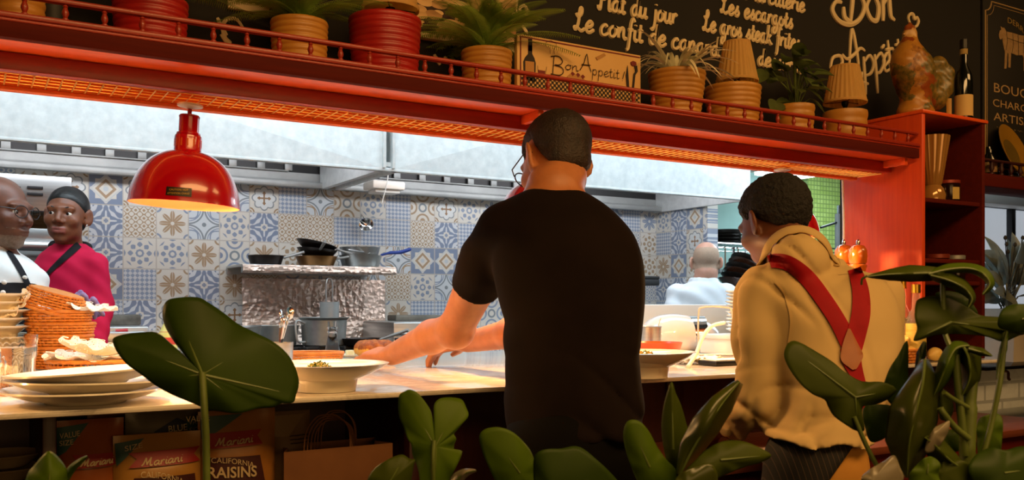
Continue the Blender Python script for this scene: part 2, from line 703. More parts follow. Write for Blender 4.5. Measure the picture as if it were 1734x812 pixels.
def font_text(name, body, mat, parent, origin, ex, ey, size, width=None, extrude=0.0006, align='CENTER', shear=0.0, bold=0.0, arc=0.0):
    c = bpy.data.curves.new(name, 'FONT')
    c.body = body
    c.size = 1.0
    c.align_x = align
    c.shear = shear
    c.offset = bold
    c.resolution_u = 3
    tmp = bpy.data.objects.new(name, c)
    COL.objects.link(tmp)
    dg = bpy.context.evaluated_depsgraph_get()
    me = bpy.data.meshes.new_from_object(tmp.evaluated_get(dg))
    bpy.data.objects.remove(tmp)
    bpy.data.curves.remove(c)
    co = np.zeros(len(me.vertices) * 3, np.float32)
    me.vertices.foreach_get('co', co)
    co = co.reshape(-1, 3)
    wd = co[:, 0].max() - co[:, 0].min() if len(co) else 1
    sx = (width / wd) if width else size
    ex, ey = Vector(ex), Vector(ey)
    nz = ex.cross(ey)
    out = np.zeros_like(co)
    x, y = co[:, 0] * sx, co[:, 1] * size
    half = (x.max() - x.min()) / 2 + 1e-6
    y = y + arc * (1 - (x / half) ** 2)
    for i in range(3):
        out[:, i] = origin[i] + x * ex[i] + y * ey[i] + nz[i] * extrude
    me.vertices.foreach_set('co', out.ravel())
    me.materials.clear()
    me.materials.append(mat.m)
    me.update()
    o = bpy.data.objects.new(name, me)
    COL.objects.link(o)
    o.parent = parent
    if parent is not None:
        o.matrix_parent_inverse = parent.matrix_basis.inverted()
    return o

# ================================================================== THE SETTING
ZC = 1.0880               # counter top
YF = 1.80                 # front of counter and of overhead shelf
ZF = H + 0.463            # underside of the overhead shelf
ZS = H + 0.507            # top of the overhead shelf
YW = 2.10                 # chalkboard wall above the opening
YK = 4.66                 # tiled kitchen wall
ZB = 1.705                # underside of the beam over the opening


def tile_material(name, axis):
    m = Mat(name, '#c9c8bf', 0.28)
    nt = m.nt
    tc = m.node('ShaderNodeTexCoord')
    sp = m.node('ShaderNodeSeparateXYZ')
    m.link(tc.outputs['Object'], sp.inputs[0])
    X = S(nt, sp.outputs[axis])
    Z = S(nt, sp.outputs[2])
    gx = X / 0.15 - (0.227 if axis == 0 else 0.07)
    gz = Z / 0.15 - 0.607
    ix, iz = gx.floor(), gz.floor()
    x, y = (gx - ix) * 2 - 1, (gz - iz) * 2 - 1
    cb = m.node('ShaderNodeCombineXYZ')
    m.link(ix.s, cb.inputs[0])
    m.link(iz.s, cb.inputs[1])
    wn = m.node('ShaderNodeTexWhiteNoise')
    wn.noise_dimensions = '2D'
    m.link(cb.outputs[0], wn.inputs['Vector'])
    h1 = S(nt, wn.outputs['Value'])
    sc = m.node('ShaderNodeSeparateColor')
    m.link(wn.outputs['Color'], sc.inputs[0])
    h2 = S(nt, sc.outputs[1])
    a, b = x.abs(), y.abs()
    r = (x * x + y * y).sqrt()
    th = y.atan2(x)
    ab = a + b
    mxab, mnab = a.mx(b), a.mn(b)
    # distances to the corners and to the edge middles
    dc = ((a.inv()) * (a.inv()) + b.inv() * b.inv()).sqrt()
    de = ((mxab.inv()) * (mxab.inv()) + mnab * mnab).sqrt()
    OFF, BLUE, BEI, GRY, PALE = lin('#cfcdc4'), lin('#7c8ba2'), lin('#a38c70'), lin('#7f8a90'), lin('#b9c3c8')
    line = m.mix(h2.gt(0.5), lin('#8594a8'), lin('#a18c70'))
    fillc = m.mix(h2.gt(0.45), BLUE, BEI)
    pats = []
    # star in a square
    star = mxab.lt(0.62).mx(ab.lt(0.94)).mx((mxab * 0.62 + mnab * 1.5 - 0.55).lt(0.12).mn(mxab.lt(0.92)))
    c = m.mix(star, BLUE, OFF)
    c = m.mix(ab.band(0.52, 0.11), c, BEI)
    c = m.mix((ab.band(0.85, 0.04)).mn(star), c, PALE)
    c = m.mix(r.lt(0.16), c, PALE)
    pats.append(c)
    # arrowed cross in a quatrefoil
    q = r - (th * 4).cos().abs() * 0.16
    c = m.mix(q.band(0.66, 0.045), OFF, GRY)
    c = m.mix(q.lt(0.60), c, lin('#cfd4d4'))
    cross = (mnab.lt(0.055)).mn(mxab.lt(0.46)).mx((mnab + (mxab - 0.34).abs()).lt(0.13))
    c = m.mix(cross, c, lin('#8d6f50'))
    c = m.mix(dc.band(0.3, 0.05).mx(dc.band(0.12, 0.05)), c, lin('#9a8263'))
    pats.append(c)
    # blue scrolls
    w1 = ((dc * 17).sin() + (th * 8).cos() * 0.7 + (r * 11).cos() * 0.6)
    c = m.mix(w1.gt(0.25), BLUE, lin('#c9cfd4'))
    c = m.mix(r.band(0.2, 0.06), c, OFF)
    pats.append(c)
    # little lattice
    k1 = ((x * 12.566).cos() + (y * 12.566).cos())
    c = m.mix(k1.band(0.35, 0.42), OFF, line)
    c = m.mix(k1.lt(-1.45), c, line)
    pats.append(c)
    # eight petalled flower
    pet = r - (th * 4).cos().abs() * 0.55
    c = m.mix(pet.lt(0.28), OFF, fillc)
    c = m.mix((th * 4).sin().abs().lt(0.10).mn(r.lt(0.9)), c, OFF)
    c = m.mix(dc.band(0.28, 0.06), c, line)
    c = m.mix(r.lt(0.12), c, OFF)
    pats.append(c)
    # arcs at the corners
    c = m.mix(dc.band(0.95, 0.05), lin('#c6cfd4'), GRY)
    c = m.mix(dc.band(0.78, 0.03), c, line)
    c = m.mix(((dc - 0.45).abs() + (th * 4).cos() * 0.12).band(0.16, 0.06), c, line)
    c = m.mix(r.lt(0.14), c, GRY)
    pats.append(c)
    # diagonal checks
    ch = ((x + y) * 11).sin() * ((x - y) * 11).sin()
    c = m.mix(ch.gt(0.0), lin('#c3c8cc'), lin('#8898ae'))
    pats.append(c)
    # leaf fan
    lf = (th * 8).cos() * 0.5 + (r * 14).sin() * 0.5
    c = m.mix(lf.gt(0.15).mn(r.lt(0.95)), OFF, line)
    c = m.mix(r.lt(0.25), c, line)
    c = m.mix(r.lt(0.13), c, OFF)
    pats.append(c)
    # rings between the edges
    c = m.mix(de.band(0.5, 0.07), OFF, line)
    c = m.mix(de.lt(0.22), c, fillc)
    c = m.mix(r.band(0.28, 0.07), c, GRY)
    pats.append(c)
    idx = (h1 * len(pats)).floor()
    out = pats[0]
    for i in range(1, len(pats)):
        out = m.mix(idx.band(i, 0.4), out, pats[i])
    out = m.mix(mxab.gt(0.965), out, lin('#b7b3aa'))
    m.base(out)
    return m


M['tile_x'] = tile_material('patchwork wall tile', 0)
M['tile_y'] = tile_material('patchwork side wall tile', 1)
M['board'] = mottled('black chalkboard', '#0d0a08', '#14100c', 5, 0.85)
M['plaster'] = mottled('teal painted wall', '#86a8a2', '#93b3ac', 3, 0.7)
M['dining_wall'] = mottled('dark dining wall', '#2a1610', '#341c14', 3, 0.8)
M['kfloor'] = mottled('grey floor tile', '#5b564f', '#6a655d', 4, 0.5)
M['ceil'] = mottled('ceiling panel', '#d8d8d4', '#e0e0dc', 8, 0.8)
M['dceil'] = mottled('dark ceiling', '#241510', '#2e1b14', 6, 0.9)

mb = MB().box((-3, -2.5, -0.05), (8, 2.2, 0))
struct('floor', mb, mottled('dark wood floor', '#2a1409', '#3a1d0e', 6, 0.5, 0, (1, 12, 1)))
mb = MB().box((-3, 2.2, -0.05), (8, 6, 0))
struct('floor_kitchen', mb, M['kfloor'])
mb = MB().box((-3, -2.5, 3.0), (8, 2.10, 3.08))
struct('ceiling', mb, M['dceil'])
mb = MB().box((-3, 2.2, 2.62), (8, 6.1, 2.7))
struct('ceiling_kitchen', mb, M['ceil'])
struct('wall_rear', MB().box((-3, -2.6, 0), (8, -2.5, 3.0)), M['dining_wall'])
struct('wall_left', MB().box((-3.1, -2.6, 0), (-3, 2.2, 3.0)), M['dining_wall'])
struct('wall_right', MB().box((8, -2.6, 0), (8.1, 6, 3.0)), M['dining_wall'])
struct('wall_kitchen_left', MB().box((-1.9, 2.2, 0), (-1.8, 4.66, 2.62)), M['plaster'])
struct('wall_back', MB().box((-1.9, YK, 0), (3.915, YK + 0.1, 2.62)), M['tile_x'])
struct('wall_side', MB().box((3.915, 4.17, 0), (4.0, YK + 0.1, 2.62)), M['tile_y'])
struct('wall_far', MB().box((4.0, 4.95, 0), (8, 5.05, 2.62)), M['plaster'])

wf = MB()
wf.box((-3, YW, 1.765), (2.60, 2.2, 3.0))
wf.box((2.60, YW, ZC), (2.955, YW + 0.012, 1.765))
wf.box((2.60, YW, 1.765), (8, 2.2, 3.0))
wall_front = struct('wall_front', wf, M['board'])
# ---- what is lettered on the chalkboard
lt = MB()
EX, EZ = Vector((1, 0, 0)), Vector((0, 0, 1))
YT = YW - 0.002


def line_on_wall(text, px0, py0, px1, size, r=0.0055, slant=0.1):
    p0, p1 = WY(px0, py0, YT), WY(px1, py0, YT)
    script(lt, text, p0, EX, EZ, size, p1.x - p0.x, r, slant=slant)


line_on_wall('Plat du jour', 1012, 14, 1146, 0.031)
line_on_wall('Le confit de canard', 972, 50, 1217, 0.031)
line_on_wall('Les escargots', 1220, 21, 1342, 0.029)
line_on_wall('Le gros steak frites', 1190, 51, 1354, 0.030)
line_on_wall('les desserts', 1248, 103, 1358, 0.028)
line_on_wall('La charcuterie', 1225, -12, 1362, 0.029)
ob = lt.build('menu_lettering', M['chalk'], wall_front)
lt = MB()


def big(strokes, r):
    for st in strokes:
        pts = catmull([WY(x, y, YT) for x, y in st], 8)
        n = len(pts)
        lt.tube(pts, [r * (0.55 + 0.6 * math.sin(PI * (0.12 + 0.76 * i / (n - 1)))) for i in range(n)], 6)


big([
    [(1424, 4), (1414, 4), (1409, 18), (1420, 36), (1438, 42), (1455, 32), (1463, 10), (1452, -14), (1436, -18)],
    [(1428, 12), (1430, 30), (1443, 40)], [(1445, -30), (1443, 0), (1440, 36)],
    [(1474, -6), (1467, 12), (1474, 32), (1484, 34), (1487, 12), (1480, -6), (1474, -6)],
    [(1494, -6), (1495, 36)], [(1495, 8), (1504, -6), (1506, 12), (1508, 28), (1514, 34)],
], 0.0085)
big([
    [(1406, 116), (1410, 98), (1422, 95), (1426, 106), (1418, 114)],
    [(1438, 110), (1442, 50), (1450, 84), (1454, 112)], [(1426, 92), (1434, 100), (1446, 92), (1456, 82), (1464, 86)],
    [(1462, 96), (1466, 160)], [(1464, 104), (1472, 94), (1479, 108), (1474, 124), (1464, 128)],
    [(1460, 122), (1458, 138), (1470, 142)],
    [(1481, 92), (1486, 158)], [(1483, 100), (1491, 90), (1497, 104), (1490, 122), (1484, 122)],
    [(1498, 112), (1506, 100), (1502, 90), (1496, 102), (1499, 120), (1508, 116)], [(1492, 82), (1497, 76)],
    [(1503, 68), (1507, 108), (1511, 118)], [(1499, 84), (1512, 82)],
    [(1514, 90), (1516, 112)], [(1513, 84), (1514, 86)], [(1520, 66), (1524, 110), (1530, 106)], [(1515, 76), (1530, 74)],
], 0.006)
# painted scrolls between the pictures
big([[(411, 47), (400, 33), (384, 33), (377, 46), (381, 64), (389, 72), (382, 70), (374, 58)],
     [(368, 30), (374, 44), (384, 60)],
     [(878, -8), (874, 8), (874, 30), (882, 36), (892, 22), (888, 10), (880, 14), (882, 26)],
     [(884, 44), (893, 57)], [(735, 92), (745, 110)], [(752, 96), (762, 108)]], 0.0045)
lt.build('script_lettering', M['chalk'], wall_front)

# ---- framed cork picture and a small plaque on the chalkboard


def cork_material():
    m = Mat('wine cork collage', '#b08a58', 0.8)
    v = m.node('ShaderNodeTexVoronoi')
    v.inputs['Scale'].default_value = 26
    v.inputs['Randomness'].default_value = 0.9
    m.link(m.coords((1, 1, 2.2)), v.inputs['Vector'])
    m.base(m.mix(S(m.nt, v.outputs['Distance']).gt(0.66), m.ramp(v.outputs['Color'], [(0.1, '#7d4f2c'), (0.35, '#c39a64'), (0.8, '#d9b884'), (0.92, '#8c2420')]), lin('#2c170c')))
    m.bump(v.outputs['Distance'], 0.6, 0.01)
    return m


t = thing('cork_picture', 'framed picture of piled wine corks behind the second fern', 'picture', WY(770, 60, YW))
a, b = WY(664, 62, YW), WY(868, 72, YW)
zb = WY(770, 68, YW).z
MB().box((a.x, YW - 0.02, zb), (b.x, YW, zb + 0.42), 0.003).build('canvas', cork_material(), t)
MB().box((a.x, YW - 0.024, zb - 0.014), (b.x, YW, zb), 0.003).build('frame', M['chalk'], t)
p = WY(410, 14, YW)
t = MB().box((p.x - 0.035, YW - 0.012, p.z - 0.008), (p.x + 0.06, YW, p.z + 0.16), 0.003).build('wall_plaque', M['chalk'])
tag(t, 'plain cream plaque on the chalkboard above the first fern', 'plaque')

# ---- exhaust hoods
HB = H + 0.612
t = thing('exhaust_hood', 'long pale sheet metal exhaust hood above the tiled wall', 'hood', (1.6, 4.2, HB))


def hood_panel(x0, x1, name):
    m = MB()
    n = 24
    pts = []
    for i in range(n + 1):
        row = []
        for j in range(n + 1):
            u, v = i / n, j / n
            d = 1 - max(abs(2 * u - 1), abs(2 * v - 1))
            row.append(Vector((x0 + (x1 - x0) * u, 3.8 - 0.028 * d, HB + (2.60 - HB) * v)))
        pts.append(row)
    m.grid(pts)
    c = Vector(((x0 + x1) / 2, 3.772, (HB + 2.6) / 2))
    m2 = MB()
    q = [Vector((x0, 3.8, HB)), Vector((x1, 3.8, HB)), Vector((x1, 3.8, 2.6)), Vector((x0, 3.8, 2.6))]
    bk = [Vector((p.x, 3.83, p.z)) for p in q]
    m2.add(q + [c] + bk, [(0, 1, 4), (1, 2, 4), (2, 3, 4), (3, 0, 4), (5, 6, 7, 8), (0, 1, 6, 5), (1, 2, 7, 6), (2, 3, 8, 7), (3, 0, 5, 8)])
    m2.build(name, M['galv'], t, smooth=0)


hood_panel(-1.79, 1.60, 'front_panel')
hood_panel(1.66, 3.90, 'front_panel')
m = MB()
for x in (1.6, 1.645):
    m.box((x, 3.785, HB), (x + 0.015, 3.83, 2.6), 0.002)
m.build('seam_strip', M['galv'], t)
m = MB()
m.box((-1.79, 3.80, HB - 0.012), (3.9, 3.835, HB + 0.004), 0.003)
m.build('front_lip', M['galv'], t)
m = MB()
m.box((-1.79, 4.60, HB - 0.004), (3.9, 4.655, HB + 0.03), 0.004)
m.box((-1.79, 4.56, HB - 0.012), (3.9, 4.60, HB + 0.02), 0.006)
m.build('grease_gutter', M['steel_dull'], t)
m = MB()
m.box((-1.79, 4.615, HB + 0.03), (3.9, 4.65, HB + 0.070), 0.0)
m.build('inner_panel', M['steel_dull'], t)
for x0, x1 in ((-1.7, 1.42), (1.72, 2.95)):
    m = MB()
    m.box((x0, 4.60, HB + 0.070), (x1, 4.62, HB + 0.078), 0.002)
    m.box((x0, 4.60, HB + 0.118), (x1, 4.62, HB + 0.13), 0.002)
    n = int((x1 - x0) / 0.14)
    for i in range(n + 1):
        x = x0 + (x1 - x0) * i / n
        m.box((x - 0.02, 4.60, HB + 0.076), (x + 0.02, 4.615, HB + 0.12), 0.004)
    m.build('baffle_filter', M['steel_dull'], t)
m = MB()
m.box((-1.79, 4.622, HB + 0.070), (3.9, 4.65, HB + 0.5))
m.build('dark_duct', M['black'], t)
m = MB()
for x in (1.585, 1.655):
    m.box((x, 3.81, HB - 0.012), (x + 0.03, 4.6, HB + 0.35), 0.003)
m.box((1.615, 3.81, HB + 0.01), (1.655, 4.6, HB + 0.03))
m.build('divider', M['galv'], t)
m = MB()
m.box((3.88, 3.81, HB - 0.012), (3.905, 4.655, 2.6), 0.003)
m.box((-1.79, 3.81, 2.56), (3.9, 4.655, 2.6))
m.build('end_plate', M['galv'], t)
p = WY(640, 318, 4.4)
lp = MB().box(p + Vector((-0.06, -0.08, -0.012)), p + Vector((0.12, 0.06, 0.03)), 0.008).build('lamp_box', M['white_enamel'], t)
MB().box(p + Vector((-0.04, -0.06, -0.03)), p + Vector((0.10, 0.04, -0.012)), 0.006).build('diffuser', M['white'], lp)
MB().tube([p + Vector((0.02, -0.1, 0.12)), p + Vector((0.01, -0.1, 0.02)), p + Vector((-0.02, -0.1, -0.09))], 0.003).build('cord', M['white'], lp)

# ================================================================== THE PASS: counter, shelf, side panel
marble = Mat('white marble', '#e9e2d6', 0.09)
f = marble.noise(2.2, marble.coords((1, 1, 1)), 7, 0.7, 1.6)
marble.base(marble.ramp(f, [(0.40, '#e4dacb'), (0.50, '#cdc3b4'), (0.54, '#e4dacb')]))
YC = 1.75
t = thing('serving_counter', 'long serving counter with white marble top and dark red base', 'counter', (1.0, 2.4, 0))
MB().box((-1.5, YC, ZC - 0.0125), (2.95, 3.1, ZC), 0.006).build('counter_top', marble, t)
m = MB()
m.box((0.84, 1.87, 0), (2.94, 1.9, ZC - 0.0125))
m.box((2.92, 1.9, 0), (2.94, 2.9, ZC - 0.0125))
m.box((-1.5, 2.24, 0), (0.86, 2.28, ZC - 0.0125))
m.box((-1.5, 2.9, 0), (2.94, 2.95, ZC - 0.0125))
m.build('front_panel', M['wood_lower'], t)
MB().box((0.84, 1.84, 0), (0.87, 2.26, ZC - 0.0125), 0.003).build('upright', M['wood_lower'], t)
MB().box((-1.5, 1.84, 0), (-1.46, 2.26, ZC - 0.0125), 0.003).build('upright', M['wood_lower'], t)
x = WY(84, 740, 1.84).x
MB().box((x - 0.012, 1.845, 0.72), (x + 0.012, 2.25, ZC - 0.0125), 0.003).build('upright', M['wood_lower'], t)
MB().box((-1.46, 1.85, 0.74), (0.84, 2.24, 0.765), 0.003).build('storage_shelf', M['wood_dark'], t)
x = WY(1150, 700, 1.85).x
MB().box((x - 0.03, 1.862, 0.1), (x + 0.03, 1.87, ZC - 0.0125), 0.003).build('stile', M['wood_lower'], t)

# low service ledge in front of the counter
t = thing('service_ledge', 'narrow reddish wooden service ledge fixed below the counter front', 'ledge', (2.2, 1.65, 0.9))
MB().box((1.40, 1.50, 0.885), (2.92, 1.86, 0.907), 0.006).build('ledge_board', M['ledge'], t)
m = MB()
m.box((1.42, 1.55, 0), (1.46, 1.855, 0.885), 0.004)
m.build('bracket', M['wood_dark'], t)
MB().box((2.88, 1.55, 0), (2.92, 1.855, 0.885), 0.004).build('bracket', M['wood_dark'], t)
MB().box((1.46, 1.52, 0.80), (2.88, 1.545, 0.885), 0.003).build('apron_rail', M['wood_dark'], t)

# overhead shelf
SX0, SX1 = -0.9, 2.585
t = thing('overhead_shelf', 'long red wooden shelf with turned gallery rail above the serving counter', 'shelf', (1.2, 1.95, ZF))
shelf = t
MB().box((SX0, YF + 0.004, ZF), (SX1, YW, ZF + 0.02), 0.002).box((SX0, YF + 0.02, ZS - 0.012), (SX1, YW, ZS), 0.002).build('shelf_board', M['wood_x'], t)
m = MB()
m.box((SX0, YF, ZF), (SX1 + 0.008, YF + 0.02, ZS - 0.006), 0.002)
m.build('fascia', M['wood_dark'], t)  # unlit front: its shade is put into the darker wood colour
m = MB()
m.box((SX0, YF - 0.006, ZS - 0.010), (SX1 + 0.008, YF + 0.02, ZS + 0.001), 0.004)
m.box((SX0, YF - 0.002, ZS - 0.016), (SX1 + 0.008, YF + 0.02, ZS - 0.009), 0.003)
m.build('molding', M['wood_rail'], t)
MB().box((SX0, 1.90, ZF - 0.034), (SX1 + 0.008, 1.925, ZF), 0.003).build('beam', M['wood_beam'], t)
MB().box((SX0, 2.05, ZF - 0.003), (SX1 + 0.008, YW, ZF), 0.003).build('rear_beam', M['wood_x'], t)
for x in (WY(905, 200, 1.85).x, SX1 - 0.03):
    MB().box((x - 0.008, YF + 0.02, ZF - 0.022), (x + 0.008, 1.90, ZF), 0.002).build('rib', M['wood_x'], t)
ZR = H + 0.540
m = MB()
m.box((SX0, YF + 0.000, ZR - 0.004), (SX1 + 0.008, YF + 0.016, ZR + 0.006), 0.004)
m.build('rail', M['wood_rail'], t)
bp = [(0.0058, 0.001), (0.0058, 0.004), (0.0035, 0.006), (0.0062, 0.013), (0.0058, 0.017), (0.0034, 0.024), (0.0046, 0.026), (0.0036, 0.029), (0.0052, 0.032)]
bx = [WY(px, 80, YF).x for px in (475, 527, 578.5, 630, 676)]
step = (bx[-1] - bx[0]) / 4
k = 0
x = bx[0] - step * math.floor((bx[0] - SX0) / step)
bal = None
while x < SX1 - 0.01:
    if bal is None:
        b0 = MB()
        b0.lathe(bp, n=10)
        bal = b0.build('baluster', M['wood_rail'], t, loc=(0, 0, 0))
        bal.matrix_parent_inverse = t.matrix_basis.inverted()
        bal.location = (x, YF + 0.008, ZS)
    else:
        c = bal.copy()
        COL.objects.link(c)
        c.location = (x, YF + 0.008, ZS)
    x += step

# strip heater behind a wire guard, under the shelf
t = thing('strip_heater', 'glowing strip heater with wire guard under the shelf', 'heater', (1.2, 1.98, ZF - 0.03))
refl = Mat('warm reflector sheet', '#d05c10', 0.6, 0.0)
MB().box((SX0, 1.926, ZF - 0.006), (SX1, 2.044, ZF - 0.001)).build('reflector', refl, t)
hot = Mat('hot heating rod', '#ff8a2a', 0.5)
hot.b.inputs['Emission Color'].default_value = (1.0, 0.40, 0.08, 1)
hot.b.inputs['Emission Strength'].default_value = 2.6
MB().tube([(SX0 + 0.05, 1.985, ZF - 0.016), (SX1 - 0.02, 1.985, ZF - 0.016)], 0.005).build('heating_rod', hot, t)
m = MB()
guard = Mat('brass guard wire', '#e6b95c', 0.4, 0.6)
for y in (1.935, 1.962, 1.989, 2.016, 2.04):
    m.tube([(SX0, y, ZF - 0.032), (SX1, y, ZF - 0.032)], 0.0012, 4)
x = SX0
while x < SX1:
    m.tube([(x, 1.93, ZF - 0.0345), (x, 2.04, ZF - 0.0345)], 0.0016, 4)
    x += 0.024
m.build('wire_guard', guard, t)
MB().box((SX0, 2.0445, ZF - 0.044), (SX1, 2.0495, ZF - 0.001)).box((SX0, 2.028, ZF - 0.044), (SX1, 2.0445, ZF - 0.036), 0.002).build('edge_strip', refl, t)

# tall side panel with open cabinet beside it
PX = 2.598
t = thing('open_cabinet', 'tall dark red open cabinet at the right end of the pass', 'cabinet', (2.78, 1.95, ZC))
CX1 = 2.94
ZT = H + 0.606
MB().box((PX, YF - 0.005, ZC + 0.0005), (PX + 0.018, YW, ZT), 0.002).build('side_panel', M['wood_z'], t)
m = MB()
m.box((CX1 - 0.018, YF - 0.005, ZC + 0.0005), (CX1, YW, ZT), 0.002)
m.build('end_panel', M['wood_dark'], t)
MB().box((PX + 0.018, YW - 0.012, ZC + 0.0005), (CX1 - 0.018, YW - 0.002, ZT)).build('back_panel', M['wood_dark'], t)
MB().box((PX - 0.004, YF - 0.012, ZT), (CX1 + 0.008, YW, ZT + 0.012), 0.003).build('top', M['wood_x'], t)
CS = []
for py, nm in ((340, 0), (441, 1), (478, 2), (560, 3)):
    z = WY(1600, py, YF).z
    CS.append(z)
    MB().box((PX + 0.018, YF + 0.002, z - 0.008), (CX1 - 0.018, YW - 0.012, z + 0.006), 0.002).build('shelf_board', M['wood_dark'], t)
# cable down the panel
cb = [WX(1425, 300, PX - 0.02) + Vector((0, 0.03, 0)), WX(1420, 340, PX - 0.02), WX(1420, 380, PX - 0.02), WX(1423, 440, PX - 0.02)]
cb[0].z, cb[0].y = ZB - 0.01, cb[1].y
cb = [Vector((PX - 0.03 + 0.006 * math.sin(i), 2.075, ZB - 0.01 - i * 0.12)) for i in range(6)]
t = MB().tube(catmull(cb, 5), 0.004).build('power_cable', M['white'])
tag(t, 'white power cable hanging down beside the red side panel', 'cable')

# ================================================================== HEAT LAMPS
LAMPZ = ZF - 0.046
lampglow = Mat('glowing heat bulb', '#fff0d0', 0.4)
lampglow.b.inputs['Emission Color'].default_value = (1.0, 0.62, 0.25, 1)
lampglow.b.inputs['Emission Strength'].default_value = 22
sticker = Mat('dark warning label', '#1d1206', 0.4)


M['shade_inner'] = Mat('orange red inner enamel', '#e08a60', 0.3)


def heat_lamp(x, label, tilt=0.0, with_label=True):
    t = thing('heat_lamp', label, 'heat lamp', (x, 1.985, LAMPZ + 0.002), 'heat lamps over the counter')
    Z = (0, 0, 0)
    xf = Matrix.Rotation(tilt, 3, FWD)
    c = Vector((0, 0, 0))
    MB().lathe([(0.026, 0.0), (0.026, -0.004), (0.012, -0.007), (0.006, -0.009)], n=28, xf=xf).build('ceiling_plate', M['white_enamel'], t, loc=c)
    MB().lathe([(0.0045, -0.006), (0.0045, -0.024)], n=12, xf=xf).build('stem', M['red_enamel'], t, loc=c)
    cp = MB().lathe([(0.006, -0.02), (0.019, -0.022), (0.0215, -0.025), (0.0205, -0.03), (0.0205, -0.058), (0.024, -0.06), (0.0245, -0.064), (0.022, -0.068)], n=28, xf=xf).build('cap', M['red_enamel'], t, loc=c)
    m = MB()
    a0 = PI * 1.5 - YAW * 0.4
    m.lathe([(0.0215, -0.064), (0.0268, -0.066), (0.0278, -0.07), (0.0278, -0.096), (0.030, -0.1)], n=32, xf=xf)
    col = m.build('vent_collar', M['red_enamel'], t, loc=c)
    m = MB()
    for k in range(14):
        a = 2 * PI * k / 14
        rr = Matrix.Rotation(a, 3, 'Z')
        m.box(Vector((0.0268, 0, -0.082)) - Vector((0.002, 0.0016, 0.008)), Vector((0.0268, 0, -0.082)) + Vector((0.0012, 0.0016, 0.008)), 0, rot=xf @ rr, piv=(0, 0, 0))
    m.build('vent_slot', refl, col, loc=c)
    outer = [(0.0285, -0.098), (0.050, -0.105), (0.072, -0.119), (0.0885, -0.138), (0.1005, -0.160), (0.1085, -0.185), (0.1115, -0.205), (0.1128, -0.2125)]
    outer = [(p.x, p.y) for p in catmull([Vector((a, b, 0)) for a, b in outer], 4)]
    m = MB()
    m.lathe(outer, n=56, xf=xf, cap=False, mat=0)
    inner = [(r - 0.0022, z - 0.001) for r, z in outer]
    inner[-1] = (inner[-1][0], outer[-1][1])
    m.lathe(inner, n=56, xf=xf, cap=False, mat=1)
    m.lathe([inner[-1], outer[-1]], n=56, xf=xf, cap=False, mat=0)
    m.build('shade', [M['red_enamel'], M['shade_inner']], t, loc=c)
    b = MB().lathe([(0.012, -0.1), (0.013, -0.12), (0.026, -0.145), (0.033, -0.165), (0.034, -0.178), (0.026, -0.192), (0.010, -0.199), (0.001, -0.2)], n=24, xf=xf).build('bulb', lampglow, t, loc=c)
    d = bpy.data.lights.new('heat_lamp_light', 'SPOT')
    d.energy, d.color, d.shadow_soft_size = HEAT, (1.0, 0.52, 0.17), 0.03
    d.spot_size, d.spot_blend = R(172), 0.08
    o = bpy.data.objects.new('heat_lamp_light', d)
    COL.objects.link(o)
    o.location = xf @ Vector((0, 0, -0.206))
    o.parent = t
    if with_label:
        # warning plate on the front of the shade
        m = MB()
        pts = []
        ac = math.atan2(-t.location.y, -t.location.x) - 0.1
        for i in range(9):
            a = ac - 0.22 + 0.44 * i / 8
            row = []
            for j in range(3):
                z = -0.2035 + 0.0175 * j / 2
                r = interp([p[1] for p in outer[::-1]], [p[0] for p in outer[::-1]], z) + 0.0007
                row.append(xf @ Vector((r * math.cos(a), r * math.sin(a), z)))
            pts.append(row)
        m.grid(pts)
        st = m.build('warning_label', sticker, t, loc=c)
        org = pts[4][1].copy()
        ex = Vector((-math.sin(ac), math.cos(ac), 0))
        ez = (pts[4][2] - pts[4][0]).normalized()
        nn = ex.cross(ez)
        o2 = org + nn * 0.0022
        font_text('lettering', 'CAUTION: HOT', M['gold'], st, o2 + ez * 0.0015, ex, ez, 0.0055, 0.036, 0.0)
        font_text('lettering', 'ATTENTION: CHAUD', M['gold'], st, o2 - ez * 0.006, ex, ez, 0.0055, 0.042, 0.0)
    return t


HEAT = 22
heat_lamp(WY(322, 168, 1.985).x, 'red dome heat lamp at left, above the plates and baskets', R(3.2))
heat_lamp(WY(915, 215, 1.985).x, 'red dome heat lamp mostly hidden behind the head of the man in black', 0, False)
heat_lamp(WY(1325, 290, 1.985).x, 'red dome heat lamp behind the head of the waiter in suspenders', 0, False)
heat_lamp(WY(322, 168, 1.985).x - 0.868, 'red dome heat lamp just beyond the left edge of the photo', 0, False)

# ================================================================== ON THE OVERHEAD SHELF
YP = 1.955


def ring_pot(name, label, px, ytop, wtop, wbot, mat, Y=YP, rings=9, group='ringed pots on the overhead shelf', zb=None, cat='pot', parts=True):
    p = WY(px, ytop, Y)
    t_ = (p - Vector((0, 0, H))).dot(FWD)
    r1, r0 = wtop / 2 / FPX * t_, wbot / 2 / FPX * t_
    zb = ZS if zb is None else zb
    h = p.z - zb
    t = thing(name, label, cat, (p.x, p.y, zb), group)
    prof = [(0.001, 0.0), (r0 * 0.96, 0.0)]
    n = rings * 6
    for i in range(n + 1):
        u = i / n
        prof.append((r0 + (r1 - r0) * u + 0.0022 * abs(math.sin(PI * rings * u)), h * u))
    prof += [(r1 - 0.004, h + 0.001), (r1 - 0.007, h - 0.006), (r1 - 0.008, h * 0.85), (0.001, h * 0.84)]
    MB().lathe(prof, n=48, cap=False).build('pot', mat, t, loc=(0, 0, 0), smooth=60)
    MB().lathe([(0.001, h * 0.86), (r1 - 0.0085, h * 0.85)], n=24, cap=False).build('soil', M['soil'], t, loc=(0, 0, 0))
    return t, r1, h


